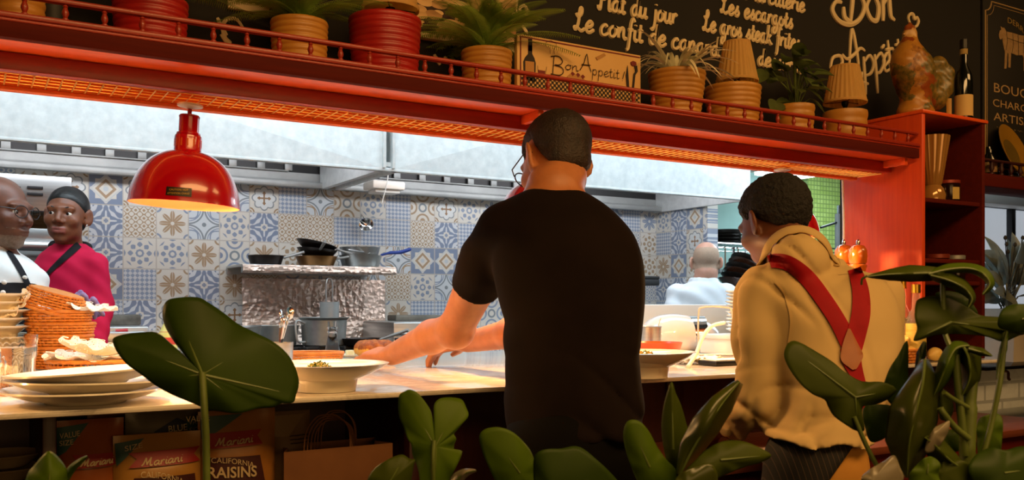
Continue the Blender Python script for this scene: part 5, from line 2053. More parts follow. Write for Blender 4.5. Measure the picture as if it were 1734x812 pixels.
t = thing('orange_dish', 'round orange earthenware dish behind the garnished bowl', 'dish', (p.x, p.y, ZC + 0.05))
MB().lathe([(0.001, -0.049), (0.05, -0.049), (0.052, -0.046), (0.075, -0.01), (0.082, 0.012), (0.079, 0.012), (0.07, -0.006), (0.001, -0.03)], n=48, cap=False).build('dish', mottled('orange glaze', '#c2481a', '#d65a26', 12, 0.3), t, loc=(0, 0, 0))
p = Vector((WY(1150, 590, 2.72).x, 2.72, ZC))
t = thing('white_appliance', 'rounded white countertop appliance with rolled chrome lid', 'appliance', (p.x, p.y, ZC))
sd = SDF((p.x - 0.22, p.y - 0.2, ZC - 0.01), (p.x + 0.22, p.y + 0.2, ZC + 0.18), 0.006)
A_ = basis((0.35, 1, 0))
sd.ell(p + Vector((-0.05, 0.0, 0.06)), (0.12, 0.10, 0.085), A_, 0.02)
sd.ell(p + Vector((0.06, 0.0, 0.05)), (0.12, 0.10, 0.075), A_, 0.06)
sd.plane((0, 0, ZC + 0.002), (0, 0, -1), 0.01)
sd.build('body', Mat('glossy white plastic', '#e6dcd6', 0.12, 0.0, Coat_Weight=0.5), t, 2)
rows = []
ax = RGT * 0.95 - FWD * 0.1
for i in range(15):
    a = R(-12 + 150 * i / 14)
    c = p + Vector((0.03, -0.03, 0.055))
    rows.append([c + ax * s + (FWD * -math.cos(a) * 0.085 + UP * math.sin(a) * 0.082) for s in (-0.055, 0.0, 0.055)])
MB().grid(rows).build('chrome_lid', M['chrome'], t)
p = Vector((WY(1204, 600, 2.40).x, 2.40, ZC))
t = thing('wire_stand', 'chrome wire stand with arched top beside the plate stack', 'stand', (p.x, p.y, ZC))
w = 0.05
MB().tube(catmull([p - RGT * w * 0.9 + Vector((0, 0, 0.004)), p - RGT * w * 0.9 + Vector((0, 0, 0.145)), p - RGT * w * 0.6 + Vector((0, 0, 0.172)), p + RGT * w * 1.0 + Vector((0, 0, 0.172)), p + RGT * w * 1.5 + Vector((0, 0, 0.15)), p + RGT * w * 1.6 + Vector((0, 0, 0.004))], 5), 0.0035, 8).build('wire_arch', M['steel_wire'], t)
MB().tube([p - RGT * w * 0.9 + Vector((0, 0, 0.004)), p + RGT * w * 1.6 + Vector((0, 0, 0.004))], 0.0035, 8).build('foot_wire', M['steel_wire'], t)
p = Vector((WY(1180, 612, 2.2).x, 2.2, ZC))
q = [W(1226, 546, 2.85), W(1205, 552, 2.8), W(1190, 570, 2.75), W(1178, 600, 2.68), W(1165, 622, 2.6)]
q[-1].z = ZC + 0.004
t = MB().tube(catmull(q, 6), 0.006, 8).build('bent_strap', M['paper'])
tag(t, 'pale plastic strap curving down between the appliance and wire stand', 'strap')
p = Vector((WY(1254, 600, 2.45).x, 2.45, ZC))
t = thing('plate_box', 'low white box under the tall plate stack', 'box', (p.x, p.y, ZC))
MB().box((p.x - 0.11, p.y - 0.08, ZC + 0.001), (p.x + 0.12, p.y + 0.1, ZC + 0.062), 0.004).build('box', M['paper'], t)
MB().box((p.x - 0.118, p.y - 0.088, ZC + 0.056), (p.x + 0.128, p.y + 0.108, ZC + 0.072), 0.004).build('box_lid', M['white'], t)
for i in range(12):
    t = thing('small_plate', 'small white plate in the tall stack behind the waiter, %s' % ('lowest', 'second from below', 'third from below', 'fourth from below', 'fifth from below', 'sixth from below', 'sixth from the top', 'fifth from the top', 'fourth from the top', 'third from the top', 'second from the top', 'topmost')[i], 'plate', (p.x + 0.028 + 0.003 * math.sin(i * 2.1), p.y, ZC + 0.073 + i * 0.0128), 'small plates stacked behind the waiter')
    MB().lathe(plate_profile(0.074, 0.016), n=40, cap=False).build('plate', M['cream'], t, loc=(0, 0, 0))
# napkins and tray
p = Vector((WY(1190, 625, 2.12).x, 2.12, ZC))
g = 'folded paper napkins on the counter'
rnd = random.Random(3)
for i, (dx, dy, rz, w_, d_) in enumerate(((-0.05, 0.02, 0.3, 0.06, 0.04), (0.02, 0.05, -0.2, 0.07, 0.045), (0.0, 0.0, 0.7, 0.055, 0.04), (-0.07, -0.03, 1.1, 0.045, 0.03))):
    t = thing('paper_napkin', 'crumpled white paper napkin on the counter, %s' % ('nearest the garnished bowl', 'furthest back', 'in the middle of the pile', 'at the counter front')[i], 'napkin', (p.x + dx, p.y + dy, ZC + 0.001 + (0.0025 * i)), g, rz)
    rows = []
    for a in range(13):
        rows.append([Vector((w_ * (a / 6 - 1), d_ * (b / 6 - 1), 0.006 + 0.012 * noise.noise(Vector((a * 0.6 + i * 5, b * 0.6, i)))+ 0.006 * (i % 2))) for b in range(13)])
    o = MB().grid(rows).build('sheet', M['paper'], t, loc=(0, 0, 0), smooth=30)
    md = o.modifiers.new('thick', 'SOLIDIFY')
    md.thickness = 0.0015
p = Vector((WY(1222, 628, 2.0).x, 2.0, ZC))
t = thing('bill_tray', 'dark bill tray with printed slip beside the waiter', 'tray', (p.x, p.y, ZC + 0.001))
MB().box((p.x - 0.05, p.y - 0.03, ZC + 0.001), (p.x + 0.09, p.y + 0.05, ZC + 0.016), 0.004).build('tray', M['black'], t)
MB().box((p.x - 0.046, p.y - 0.026, ZC + 0.016), (p.x + 0.086, p.y + 0.046, ZC + 0.0185)).build('slip', M['paper'], t)
# pepper mills
millm = Mat('orange varnished wood', '#b4591a', 0.2, 0.0, Coat_Weight=0.6)
fx = millm.noise(3, millm.coords((10, 10, 1)), 4)
millm.base(millm.ramp(fx, [(0.3, '#a84e16'), (0.7, '#c96c24')]))
for i, (px, Y, dz) in enumerate(((1429, 1.985, 0.0), (1453, 1.90, 0.0))):
    tp = WY(px, 405, Y)
    t_ = (tp - Vector((0, 0, H))).dot(FWD)
    hh = tp.z - ZC
    r = 14.5 / FPX * t_
    t = thing('pepper_mill', 'tall orange wooden pepper mill, %s of the two by the red panel' % ('left' if i == 0 else 'right'), 'pepper mill', (tp.x, tp.y, ZC + 0.0005), 'pepper mills by the red panel')
    MB().lathe([(0.001, 0), (r * 1.15, 0), (r * 1.15, 0.02), (r * 1.0, 0.05), (r * 0.85, hh * 0.35), (r * 0.7, hh * 0.55), (r * 0.75, hh * 0.7), (r * 1.0, hh * 0.78), (r * 1.02, hh * 0.785), (r * 0.9, hh * 0.795)], n=36).build('body', millm, t, loc=(0, 0, 0))
    MB().lathe([(r * 0.85, hh * 0.797), (r * 1.0, hh * 0.81), (r * 1.08, hh * 0.86), (r * 1.02, hh * 0.91), (r * 0.7, hh * 0.945), (r * 0.3, hh * 0.955), (0.001, hh * 0.956)], n=36, cap=False).build('head', millm, t, loc=(0, 0, 0))
    MB().lathe([(r * 0.2, hh * 0.955), (r * 0.25, hh * 0.97), (r * 0.2, hh * 0.99), (0.001, hh)], n=16, cap=False).build('finial', M['chrome'], t, loc=(0, 0, 0))
# sauce bottles by the red panel
og = Mat('clear bottle glass', (0.96, 0.9, 0.82), 0.04, 0.0, Transmission_Weight=0.9, IOR=1.3)
lab1 = mottled('printed dark label', '#4a3a2c', '#b8a488', 70, 0.6, 0, (0.4, 0.4, 3))
lab2 = mottled('yellow printed label', '#b99a35', '#d8c36e', 40, 0.6, 0, (0.4, 0.4, 3))
bottle('sauce_bottle', 'clear sauce bottle with dark printed label beside the waiter', (2.555, WX(1528, 600, 2.555).y, ZC + 0.0005), 0.262, 0.028, og, M['gold'], lab1, group='sauce bottles by the red panel', lab_z=(0.2, 0.52))
bottle('sauce_bottle', 'clear sauce bottle with yellow label half hidden by the leaf', (2.560, WX(1551, 600, 2.56).y, ZC + 0.0005), 0.245, 0.030, og, M['gold'], lab2, group='sauce bottles by the red panel', lab_z=(0.15, 0.5))
bottle('sauce_bottle', 'clear bottle at the back touching the red panel', (2.565, 1.90, ZC + 0.0005), 0.235, 0.026, og, M['gold'], lab2, group='sauce bottles by the red panel', lab_z=(0.2, 0.52))
# basket of lemons at the right end
p = Vector((2.50, 1.805, ZC))
basket('wicker_tray', 'small wicker basket of lemons at the right counter end', (p.x, p.y, ZC + 0.001), 0.062, 0.05, 0.035, rz=0.0, flare=1.2, rows=5)
lem = mottled('pale lemon peel', '#d9b25a', '#e4c474', 60, 0.45, bump=0.2)
for i, (dx, dy, dz) in enumerate(((-0.025, -0.012, 0.030), (0.024, -0.016, 0.032), (0.0, 0.02, 0.03), (0.002, -0.01, 0.064))):
    t = thing('lemon', 'pale lemon in the small basket, %s' % ('left', 'right', 'at the back', 'on top')[i], 'lemon', (p.x + dx, p.y + dy, ZC + dz), 'lemons in the small basket')
    MB().lathe([(0.001, -0.031), (0.004, -0.029), (0.014, -0.022), (0.021, -0.008), (0.022, 0.004), (0.016, 0.019), (0.006, 0.027), (0.004, 0.031), (0.001, 0.032)], n=24, cap=False, xf=Matrix.Rotation(R(70 + 30 * i), 3, 'Y') @ Matrix.Rotation(R(40 * i), 3, 'X')).build('fruit', lem, t, loc=(0, 0, 0))
t = thing('lemon', 'pale lemon lying at the foot of the open cabinet', 'lemon', (2.672, 1.80, ZC + 0.0228), 'lemons in the small basket')
del t['group']
MB().lathe([(0.001, -0.031), (0.004, -0.029), (0.014, -0.022), (0.021, -0.008), (0.022, 0.004), (0.016, 0.019), (0.006, 0.027), (0.004, 0.031), (0.001, 0.032)], n=24, cap=False, xf=Matrix.Rotation(R(80), 3, 'Y')).build('fruit', lem, t, loc=(0, 0, 0))

# ================================================================== PEOPLE
from mathutils.bvhtree import BVHTree


def _clip(s, fn):
    X, Y, Z = s.ax[0][:, None, None], s.ax[1][None, :, None], s.ax[2][None, None, :]
    s.F = np.maximum(s.F, fn(X, Y, Z).astype(np.float32))
    return s


SDF.clip = _clip


class Head:
    """a head in its own frame: x right, y the way the face looks, z up"""
    def __init__(s, c, fwd, up=(0, 0, 1), k=1.0):
        s.c, s.k = Vector(c), k
        s.B = basis(fwd, up)

    def __call__(s, x, y, z):
        return s.c + s.B @ Vector((x, y, z)) * s.k

    def loc(s, X, Y, Z):
        B, k = s.B, s.k
        X, Y, Z = X - s.c.x, Y - s.c.y, Z - s.c.z
        return ((X * B[0][0] + Y * B[1][0] + Z * B[2][0]) / k, (X * B[0][1] + Y * B[1][1] + Z * B[2][1]) / k, (X * B[0][2] + Y * B[1][2] + Z * B[2][2]) / k)

    def ell(s, sd, p, r, kk=0.012, op='u', rot=None):
        sd.ell(s(*p), [q * s.k for q in r], s.B @ rot if rot else s.B, kk * s.k, op)

    def skull(s, sd, nose=1.0, jaw=1.0, lips=1.0, ears=True):
        e = s.ell
        e(sd, (0, -0.018, 0.034), (0.074, 0.094, 0.080), 0.0)
        e(sd, (0, 0.022, -0.012), (0.066, 0.070, 0.075), 0.02)
        e(sd, (0, 0.034, -0.068), (0.050 * jaw, 0.050, 0.042), 0.03)
        e(sd, (0, 0.066, -0.100), (0.022 * jaw, 0.017, 0.016), 0.02)
        for q in (-1, 1):
            e(sd, (q * 0.044 * jaw, 0.008, -0.066), (0.018, 0.030, 0.026), 0.02)
            e(sd, (q * 0.040, 0.062, -0.026), (0.024, 0.022, 0.020), 0.02)
            e(sd, (q * 0.030, 0.076, 0.022), (0.024, 0.014, 0.010), 0.014)
            e(sd, (q * 0.031, 0.094, 0.002), (0.017, 0.013, 0.011), 0.010, 's')
            e(sd, (q * 0.031, 0.0765, 0.0105), (0.0165, 0.0120, 0.0068), 0.004)
            e(sd, (q * 0.031, 0.0760, -0.0078), (0.0150, 0.0105, 0.0048), 0.004)
        e(sd, (0, 0.080, 0.022), (0.020, 0.014, 0.012), 0.014)
        sd.cone(s(0, 0.086, 0.014), s(0, 0.106, -0.026), 0.008 * s.k, 0.0105 * s.k * nose, 0.010 * s.k)
        for q in (-1, 1):
            e(sd, (q * 0.0125 * nose, 0.094, -0.032), (0.0095 * nose, 0.011, 0.0085), 0.006)
        e(sd, (0, 0.080, -0.064), (0.028, 0.014, 0.018), 0.014)
        e(sd, (0, 0.091, -0.0585), (0.021 * lips, 0.0085, 0.0052 * lips), 0.005)
        e(sd, (0, 0.089, -0.0715), (0.019 * lips, 0.0090, 0.0062 * lips), 0.005)
        e(sd, (0, 0.103, -0.0648), (0.024 * lips, 0.010, 0.0012), 0.002, 's')
        if ears:
            for q in (-1, 1):
                rz = Matrix.Rotation(q * R(28), 3, 'Z')
                e(sd, (q * 0.083, -0.012, -0.004), (0.0075, 0.021, 0.035), 0.005, 'u', rz)
                e(sd, (q * 0.074, -0.002, -0.028), (0.008, 0.011, 0.014), 0.008)
                e(sd, (q * 0.091, -0.006, 0.000), (0.006, 0.011, 0.020), 0.004, 's', rz)

    def neck(s, sd, base, r0=0.052, r1=0.058):
        sd.cone(s(0, -0.022, -0.06), base, r0 * s.k, r1, 0.025)

    def hair(s, mat, parent, thick, line, name='hair', h=0.004, noise_amp=0.0, noise_f=220, extra=None):
        """a cap of hair; LINE maps y to the lowest z that still carries hair"""
        r = 0.13 * s.k
        sd = SDF(s.c - Vector((r, r, r)), s.c + Vector((r, r, r)), h)
        s.ell(sd, (0, -0.018, 0.034), (0.074 + thick, 0.094 + thick, 0.080 + thick), 0)
        s.ell(sd, (0, 0.012, -0.004), (0.066 + thick * 0.8, 0.068 + thick * 0.8, 0.075), 0.02)
        s.ell(sd, (0, -0.055, -0.035), (0.055 + thick * 0.8, 0.036 + thick * 0.6, 0.05), 0.02)
        if extra:
            extra(sd)
        if noise_amp:
            sd.disp(lambda X, Y, Z: noise_amp * (np.sin(noise_f * X + 1.9 * np.sin(137 * Y + 91 * Z)) * np.sin(noise_f * 0.9 * Y + 2.1 * np.sin(119 * Z + 83 * X)) + 0.7 * np.sin(noise_f * 1.1 * Z + 2.3 * np.sin(151 * X + 67 * Y)) * np.sin(noise_f * 0.7 * (X + Y))))
        ys, zs = line

        def g(X, Y, Z):
            x, y, z = s.loc(X, Y, Z)
            return (np.interp(np.clip(y, -0.2, 0.2), ys, zs) - z + 0.0035 * np.sin(330 * x + 40 * y) * np.sin(210 * y + 90 * x)) * s.k * 0.8
        def fade(X, Y, Z):
            x, y, z = s.loc(X, Y, Z)
            q = np.clip((z - np.interp(np.clip(y, -0.2, 0.2), ys, zs)) / 0.03, 0, 1)
            return (1 - q) ** 1.5 * (thick + 0.0022) * s.k
        sd.disp(fade)
        sd.clip(g)
        return sd.build(name, mat, parent, 1)


def rows(sd, rr, k=0.03, grow=0.0):
    """torso lofted through cross sections: (picture row, left, right, distance, half depth)"""
    zs, cs, hw, dp = [], [], [], []
    for (y, l, r, t, dep) in rr:
        c = W((l + r) / 2, y, t)
        zs.append(c.z)
        cs.append((c.x, c.y))
        hw.append((r - l) / 2 / FPX * t + grow)
        dp.append(dep + grow)
    st = catmull([Vector((z, h_, d)) for z, h_, d in zip(zs, hw, dp)], 6)
    st2 = catmull([Vector((z, c[0], c[1])) for z, c in zip(zs, cs)], 6)
    zz = np.array([p.x for p in st])[::-1]
    H_ = np.array([p.y for p in st])[::-1]
    D_ = np.array([p.z for p in st])[::-1]
    CX = np.array([p.y for p in st2])[::-1]
    CY = np.array([p.z for p in st2])[::-1]
    m = max(hw) + 0.15
    lo = (CX.min() - m, CY.min() - m, zz.min() - 0.05)
    hi = (CX.max() + m, CY.max() + m, zz.max() + 0.05)
    sl, X, Y, Z = sd._sub(lo, hi)
    zc = np.clip(Z, zz.min(), zz.max())
    cx_, cy_, a, b = (np.interp(zc, zz, q) for q in (CX, CY, H_, D_))
    u = (X - cx_) * CA - (Y - cy_) * SA
    v = (X - cx_) * SA + (Y - cy_) * CA
    pw = 2.3
    k0 = ((np.abs(u) / a) ** pw + (np.abs(v) / b) ** pw) ** (1 / pw) + 1e-6
    g = np.sqrt((np.abs(u) / a ** 2) ** 2 + (np.abs(v) / b ** 2) ** 2) + 1e-6
    d = (k0 - 1) * np.minimum(np.minimum(k0 / g, np.maximum(a, b)), 0.25)
    dz = np.abs(Z - zc)
    e = 0.018
    d = np.where(dz > 0, np.sqrt(np.maximum(d + e, 0) ** 2 + dz ** 2) - e, d)
    sd._put(sl, d.astype(np.float32), k, 'u')


def hand(sd, wrist, d, palm, thumb_side, k=1.0, curl=(20, 30, 20), spread=0.12, thumb=(0.7, 0.5)):
    d = Vector(d).normalized()
    n = Vector(palm)
    n = (n - d * n.dot(d)).normalized()
    s = d.cross(n).normalized() * thumb_side
    w = Vector(wrist)
    K = 0.006
    for o in (-0.026, -0.009, 0.009, 0.026):
        sd.cone(w + s * o * 0.62 * k, w + d * 0.082 * k + s * o * k, 0.0145 * k, 0.0125 * k, 0.012)
    sd.cone(w + s * 0.016 * k + d * 0.01 * k, w + s * 0.036 * k + d * 0.045 * k + n * 0.012 * k, 0.016 * k, 0.014 * k, 0.012)
    lens = ((0.026, (0.044, 0.026, 0.021)), (0.009, (0.049, 0.030, 0.022)), (-0.009, (0.045, 0.028, 0.021)), (-0.026, (0.035, 0.021, 0.018)))
    for o, L in lens:
        p = w + d * 0.084 * k + s * o * k
        a = 0
        dd = (d + s * o / 0.026 * spread).normalized()
        rr_ = (0.0100, 0.0090, 0.0080, 0.0068)
        for j in range(3):
            a += R(curl[j]) * (1 + 0.15 * (o < 0))
            q = p + (dd * math.cos(a) + n * math.sin(a)) * L[j] * k
            sd.cone(p, q, rr_[j] * k, rr_[j + 1] * k, 0.003 if j else 0.006)
            p = q
    p = w + s * 0.036 * k + d * 0.045 * k + n * 0.012 * k
    q = p + (d * thumb[0] + s * thumb[1] + n * 0.25).normalized() * 0.034 * k
    r_ = q + (d * (thumb[0] + 0.25) + s * (thumb[1] - 0.25) + n * 0.3).normalized() * 0.028 * k
    sd.cone(p, q, 0.0125 * k, 0.0105 * k, 0.006)
    sd.cone(q, r_, 0.0105 * k, 0.008 * k, 0.003)


def skin(name, c1, c2, rough=0.48):
    m = mottled(name, c1, c2, 30, rough)
    m.b.inputs['Subsurface Weight'].default_value = 0.08
    m.b.inputs['Subsurface Radius'].default_value = (0.02, 0.008, 0.004)
    m.b.inputs['Subsurface Scale'].default_value = 0.3
    return m


def cloth(name, c1, c2, scale=9, rough=0.85, bump=0.15):
    m = Mat(name, c1, rough)
    f = m.noise(scale, m.coords(), 3)
    m.base(m.ramp(f, [(0.3, c1), (0.7, c2)]))
    w = m.noise(900, m.coords(), 1)
    m.bump(w, bump, 0.001)
    m.b.inputs['Specular IOR Level'].default_value = 0.2
    return m


def bvh(o):
    me = o.data
    mw = o.matrix_world if o.parent is None else Matrix.Identity(4)
    return BVHTree.FromPolygons([v.co.copy() for v in me.vertices], [tuple(p.vertices) for p in me.polygons])


def strap(tree, pts, name, mat, parent, thick=0.003, nw=5, steps=10, lift=0.002):
    """a band lying on a garment: (px, py, half width px) stations laid on the surface seen from the room"""
    org = Vector((0, 0, H))
    st = [p for p in catmull([Vector(p) for p in pts], steps) if tree.ray_cast(org, (W(p.x, p.y, 1.0) - org).normalized())[0] is not None]
    top, bot = [], []
    last = 2.0
    for i, p in enumerate(st):
        tg = (st[min(i + 1, len(st) - 1)] - st[max(i - 1, 0)])
        nn = Vector((-tg.y, tg.x)).normalized()
        a, b = [], []
        for j in range(nw):
            o = (j / (nw - 1) * 2 - 1) * p.z
            d = (W(p.x + nn.x * o, p.y + nn.y * o, 1.0) - org).normalized()
            hit = tree.ray_cast(org, d)
            if hit[0] is None:
                q = org + d * last
            else:
                q = hit[0]
                last = hit[3]
            a.append(q - d * (lift + thick))
            b.append(q + d * 0.001)
        top.append(a)
        bot.append(b)
    m = MB()
    m.grid(top)
    ring = [top, bot]
    n, w = len(top), nw
    vs = [p for r in top for p in r] + [p for r in bot for p in r]
    fs = []
    for i in range(n - 1):
        for j in range(w - 1):
            fs.append((i * w + j, (i + 1) * w + j, (i + 1) * w + j + 1, i * w + j + 1))
            o = n * w
            fs.append((o + i * w + j, o + i * w + j + 1, o + (i + 1) * w + j + 1, o + (i + 1) * w + j))
        o = n * w
        fs.append((i * w, o + i * w, o + (i + 1) * w, (i + 1) * w))
        fs.append((i * w + w - 1, (i + 1) * w + w - 1, o + (i + 1) * w + w - 1, o + i * w + w - 1))
    m2 = MB()
    m2.add(vs, fs)
    return m2.build(name, mat, parent, 60)


def legs(name, mat, parent, hips, hw, z1, shoe_mat, spread=0.09, fwd=(0, 1, 0), lr=0.088):
    hips = Vector(hips)
    f = Vector(fwd).normalized()
    r = f.cross(UP)
    sd = SDF((hips.x - 0.3, hips.y - 0.3, 0.0), (hips.x + 0.3, hips.y + 0.3, z1 + 0.12), 0.009)
    sd.ell(hips + Vector((0, 0, -0.02)), (hw, min(0.115, hw), 0.12), basis(f), 0.03)
    for q in (-1, 1):
        a = hips + r * q * spread * 0.8 + Vector((0, 0, -0.06))
        kn = Vector((hips.x, hips.y, 0.50)) + r * q * spread * 1.05 + f * 0.02
        an = Vector((hips.x, hips.y, 0.07)) + r * q * spread * 1.2
        sd.chain([a, kn, an], [lr, lr * 0.78, lr * 0.66], 0.03)
    sd.plane((0, 0, 0.045), (0, 0, -1))
    o = sd.build(name, mat, parent, 1)
    for q in (-1, 1):
        an = Vector((hips.x, hips.y, 0.0)) + r * q * spread * 1.2
        s2 = SDF(an - Vector((0.2, 0.25, 0.01)), an + Vector((0.2, 0.25, 0.13)), 0.008)
        s2.cone(an + Vector((0, 0, 0.07)), an + Vector((0, 0, 0.035)), 0.045, 0.045, 0.02)
        s2.cone(an + Vector((0, 0, 0.03)) - f * 0.04, an + Vector((0, 0, 0.028)) + f * 0.15, 0.04, 0.034, 0.03)
        s2.plane((0, 0, 0.001), (0, 0, -1))
        s2.build('shoe', shoe_mat, parent, 1)
    return o


def glasses(hd, mat, parent, lens_mat=None, w=0.030, hgt=0.020, y=0.108, z=0.002):
    m = MB()
    for q in (-1, 1):
        pts = [hd(q * 0.034 + w * 0.86 * math.cos(a), y - 0.010 * abs(q * 0.034 + w * math.cos(a)) / 0.06, z + hgt * math.sin(a)) for a in [2 * PI * i / 24 for i in range(24)]]
        m.tube(pts, 0.0016, 6, closed=True)
        m.tube([hd(q * 0.060, y - 0.008, z + 0.006), hd(q * 0.078, y - 0.03, z + 0.008), hd(q * 0.082, -0.002, z + 0.012), hd(q * 0.080, -0.022, z - 0.006)], 0.0016, 6)
    m.tube([hd(-0.008, y, z + 0.004), hd(0, y + 0.002, z + 0.007), hd(0.008, y, z + 0.004)], 0.0015, 6)
    g = m.build('glasses', mat, parent)
    for q in (-1, 1):
        m = MB()
        c = [hd(q * 0.034 + w * 0.84 * math.cos(a), y - 0.008, z + hgt * 0.97 * math.sin(a)) for a in [2 * PI * i / 24 for i in range(24)]]
        m.prism(c, hd.B @ Vector((0, 0.0012, 0)))
        m.build('lens', lens_mat or M['lens'], g, smooth=0)
    return g


M['lens'] = Mat('spectacle lens', (1, 1, 1), 0.02, 0.0, Transmission_Weight=1.0, IOR=1.08)
M['eye_white'] = Mat('eye white', '#d9d2c8', 0.25)
M['iris'] = Mat('dark iris', '#160c07', 0.15)
M['shoe'] = Mat('black shoe leather', '#0d0c0c', 0.45)
M['darktrouser'] = cloth('black trousers', '#101012', '#17171a')


def eyes(hd, parent, look=(0, 1, 0), z=0.001, y=0.0745):
    for q in (-1, 1):
        c = Vector((q * 0.031, y, z))
        l = Vector(look).normalized()
        Bm = basis(l)
        m = MB()
        rr_ = 0.0118
        n = 16
        prof = [(rr_ * math.sin(PI * i / n) + 1e-5, -rr_ * math.cos(PI * i / n)) for i in range(n + 1)]
        xf = Matrix.Identity(3)
        rot = hd.B @ Bm @ Matrix.Rotation(R(-90), 3, 'X')
        ob = MB()
        for j in range(n):
            ob.cur = 1 if prof[j][1] > rr_ * 0.86 - 1e-6 or prof[j + 1][1] > rr_ * 0.90 else 0
            ob.lathe([tuple(x * hd.k for x in prof[j]), tuple(x * hd.k for x in prof[j + 1])], hd(*c), n=20, cap=False, xf=rot)
        ob.build('eye', [M['eye_white'], M['iris']], parent, 180)


# ---------------------------------------------------------------- man in the black T-shirt
t = thing('person', 'man in black T-shirt leaning over the counter with both hands on it', 'person', (1.06, 1.53, 0))
SK1 = skin('tanned skin', '#a8683c', '#b97546')
f1 = (FWD * math.cos(R(32)) - RGT * math.sin(R(32))) * math.cos(R(25)) - UP * math.sin(R(25))
hd1 = Head(W(940, 273, 2.06), f1, UP + RGT * 0.10, 0.92)
sd = SDF((0.72, 1.30, 0.93), (1.50, 2.72, 1.76), 0.0052)
hd1.skull(sd)
nb = W(938, 322, 1.985)
hd1.neck(sd, nb, 0.056, 0.062)
R1 = [(345, 868, 1010, 1.98, 0.075), (375, 850, 1040, 1.965, 0.095), (405, 846, 1060, 1.95, 0.105), (440, 846, 1070, 1.935, 0.11), (480, 850, 1074, 1.92, 0.11), (520, 856, 1072, 1.905, 0.108), (560, 860, 1068, 1.89, 0.105), (600, 864, 1064, 1.875, 0.10), (640, 868, 1066, 1.86, 0.10), (680, 868, 1070, 1.845, 0.10), (720, 872, 1074, 1.83, 0.10)]
rows(sd, R1, 0.03)
# left arm
S1, E1, W1 = W(848, 392, 1.96), W(772, 556, 2.18), W(664, 600, 2.43)
sd.chain([S1, S1.lerp(E1, 0.5), E1], [0.046, 0.048, 0.041], 0.02)
sd.chain([E1, E1.lerp(W1, 0.35) + UP * 0.004, W1], [0.041, 0.040, 0.029], 0.02)
sd.ell(E1 - UP * 0.012, (0.038, 0.038, 0.034), None, 0.02)
W1h = W1
hand(sd, W1h, W(606, 597, 2.53) - W1h, Vector((0, 0, -1)) + FWD * 0.35, -1, 1.0, (14, 22, 18), 0.10, (0.8, 0.35))
# right arm
S2, E2, W2 = W(1015, 412, 2.10), W(925, 552, 2.22), W(792, 579, 2.56)
sd.chain([S2, S2.lerp(E2, 0.5), E2], [0.055, 0.049, 0.041], 0.02)
sd.chain([E2, E2.lerp(W2, 0.4), W2], [0.042, 0.040, 0.029], 0.02)
hand(sd, W2, W(712, 597, 2.66) - W2, Vector((0, 0, -1)) + FWD * 0.2, -1, 1.0, (14, 22, 18), 0.05, (0.8, 0.3))
sd.build('body', SK1, t, 1)
HAIR1 = mottled('short dark brown hair', '#140a05', '#2c190c', 90, 0.6, 0, (1, 1, 0.4))
HAIR1.bump(HAIR1.noise(260, HAIR1.coords(), 2), 0.7, 0.004)
hd1.hair(HAIR1, t, 0.007, ((-0.12, -0.05, -0.036, -0.026, 0.012, 0.03, 0.05, 0.075, 0.10), (-0.066, -0.058, -0.03, 0.030, 0.034, 0.0, 0.03, 0.055, 0.07)), h=0.0035, noise_amp=0.0009, noise_f=420)
glasses(hd1, M['black'], t)
TS = cloth('black cotton', '#120a08', '#19100d', 9, 0.95)
TS.b.inputs['Specular IOR Level'].default_value = 0.12
sd = SDF((0.72, 1.24, 0.93), (1.52, 2.2, 1.62), 0.006)
RS1 = [(322, 893, 982, 1.985, 0.06), (334, 868, 1004, 1.985, 0.08), (352, 848, 1030, 1.975, 0.10), (375, 836, 1054, 1.965, 0.115), (402, 830, 1074, 1.95, 0.125), (440, 832, 1087, 1.935, 0.13), (480, 838, 1091, 1.92, 0.13), (520, 846, 1090, 1.905, 0.128), (560, 850, 1086, 1.89, 0.125), (600, 853, 1083, 1.875, 0.122), (640, 855, 1084, 1.86, 0.12), (672, 853, 1089, 1.85, 0.122), (704, 855, 1093, 1.835, 0.122), (728, 858, 1096, 1.825, 0.12)]
rows(sd, RS1, 0.025)
SL = S1.lerp(E1, 0.62)
sd.chain([S1 + RGT * 0.01, S1.lerp(E1, 0.3), SL], [0.064, 0.060, 0.057], 0.025)
SL2 = S2.lerp(E2, 0.6)
sd.chain([S2 + RGT * -0.005, S2.lerp(E2, 0.3), SL2], [0.066, 0.062, 0.057], 0.025)
dn1, dn2 = (E1 - S1).normalized(), (E2 - S2).normalized()


def sleeve_cut(s, cen, dn, rad):
    def g(X, Y, Z):
        d = (X - cen.x) * dn.x + (Y - cen.y) * dn.y + (Z - cen.z) * dn.z
        rr_ = np.sqrt((X - cen.x) ** 2 + (Y - cen.y) ** 2 + (Z - cen.z) ** 2)
        return np.where(rr_ < rad, d, -1.0)
    s.clip(g)


sleeve_cut(sd, S1.lerp(E1, 0.55), dn1, 0.14)
sleeve_cut(sd, S2.lerp(E2, 0.52), dn2, 0.11)
hemc = W(975, 738, 1.83)
sd.plane(hemc, Vector((0, 0, -1)) + RGT * -0.06)
neckc = W(938, 312, 2.0)
nk = (hd1(0, -0.02, 0) - nb).normalized()
sd.plane(W(938, 311, 1.97), nk * 0.7 + UP * 0.7)


def folds1(X, Y, Z):
    u = X * CA - Y * SA
    v = X * SA + Y * CA
    w1 = 1.5 * np.sin(20 * u + 8 * Z) + np.sin(15 * Z)
    lo = np.clip((1.20 - Z) / 0.12, 0, 1)
    hem = 0.012 * lo * (1 - np.abs(np.sin(30 * Z + 9 * u + 0.8 * w1))) ** 2.5
    side = 0.012 * np.clip((0.03 - u) / 0.06, 0, 1) * np.clip(1 - np.abs(Z - 1.25) / 0.2, 0, 1) * (1 - np.abs(np.sin(30 * u - 17 * Z + w1))) ** 3
    return hem + side


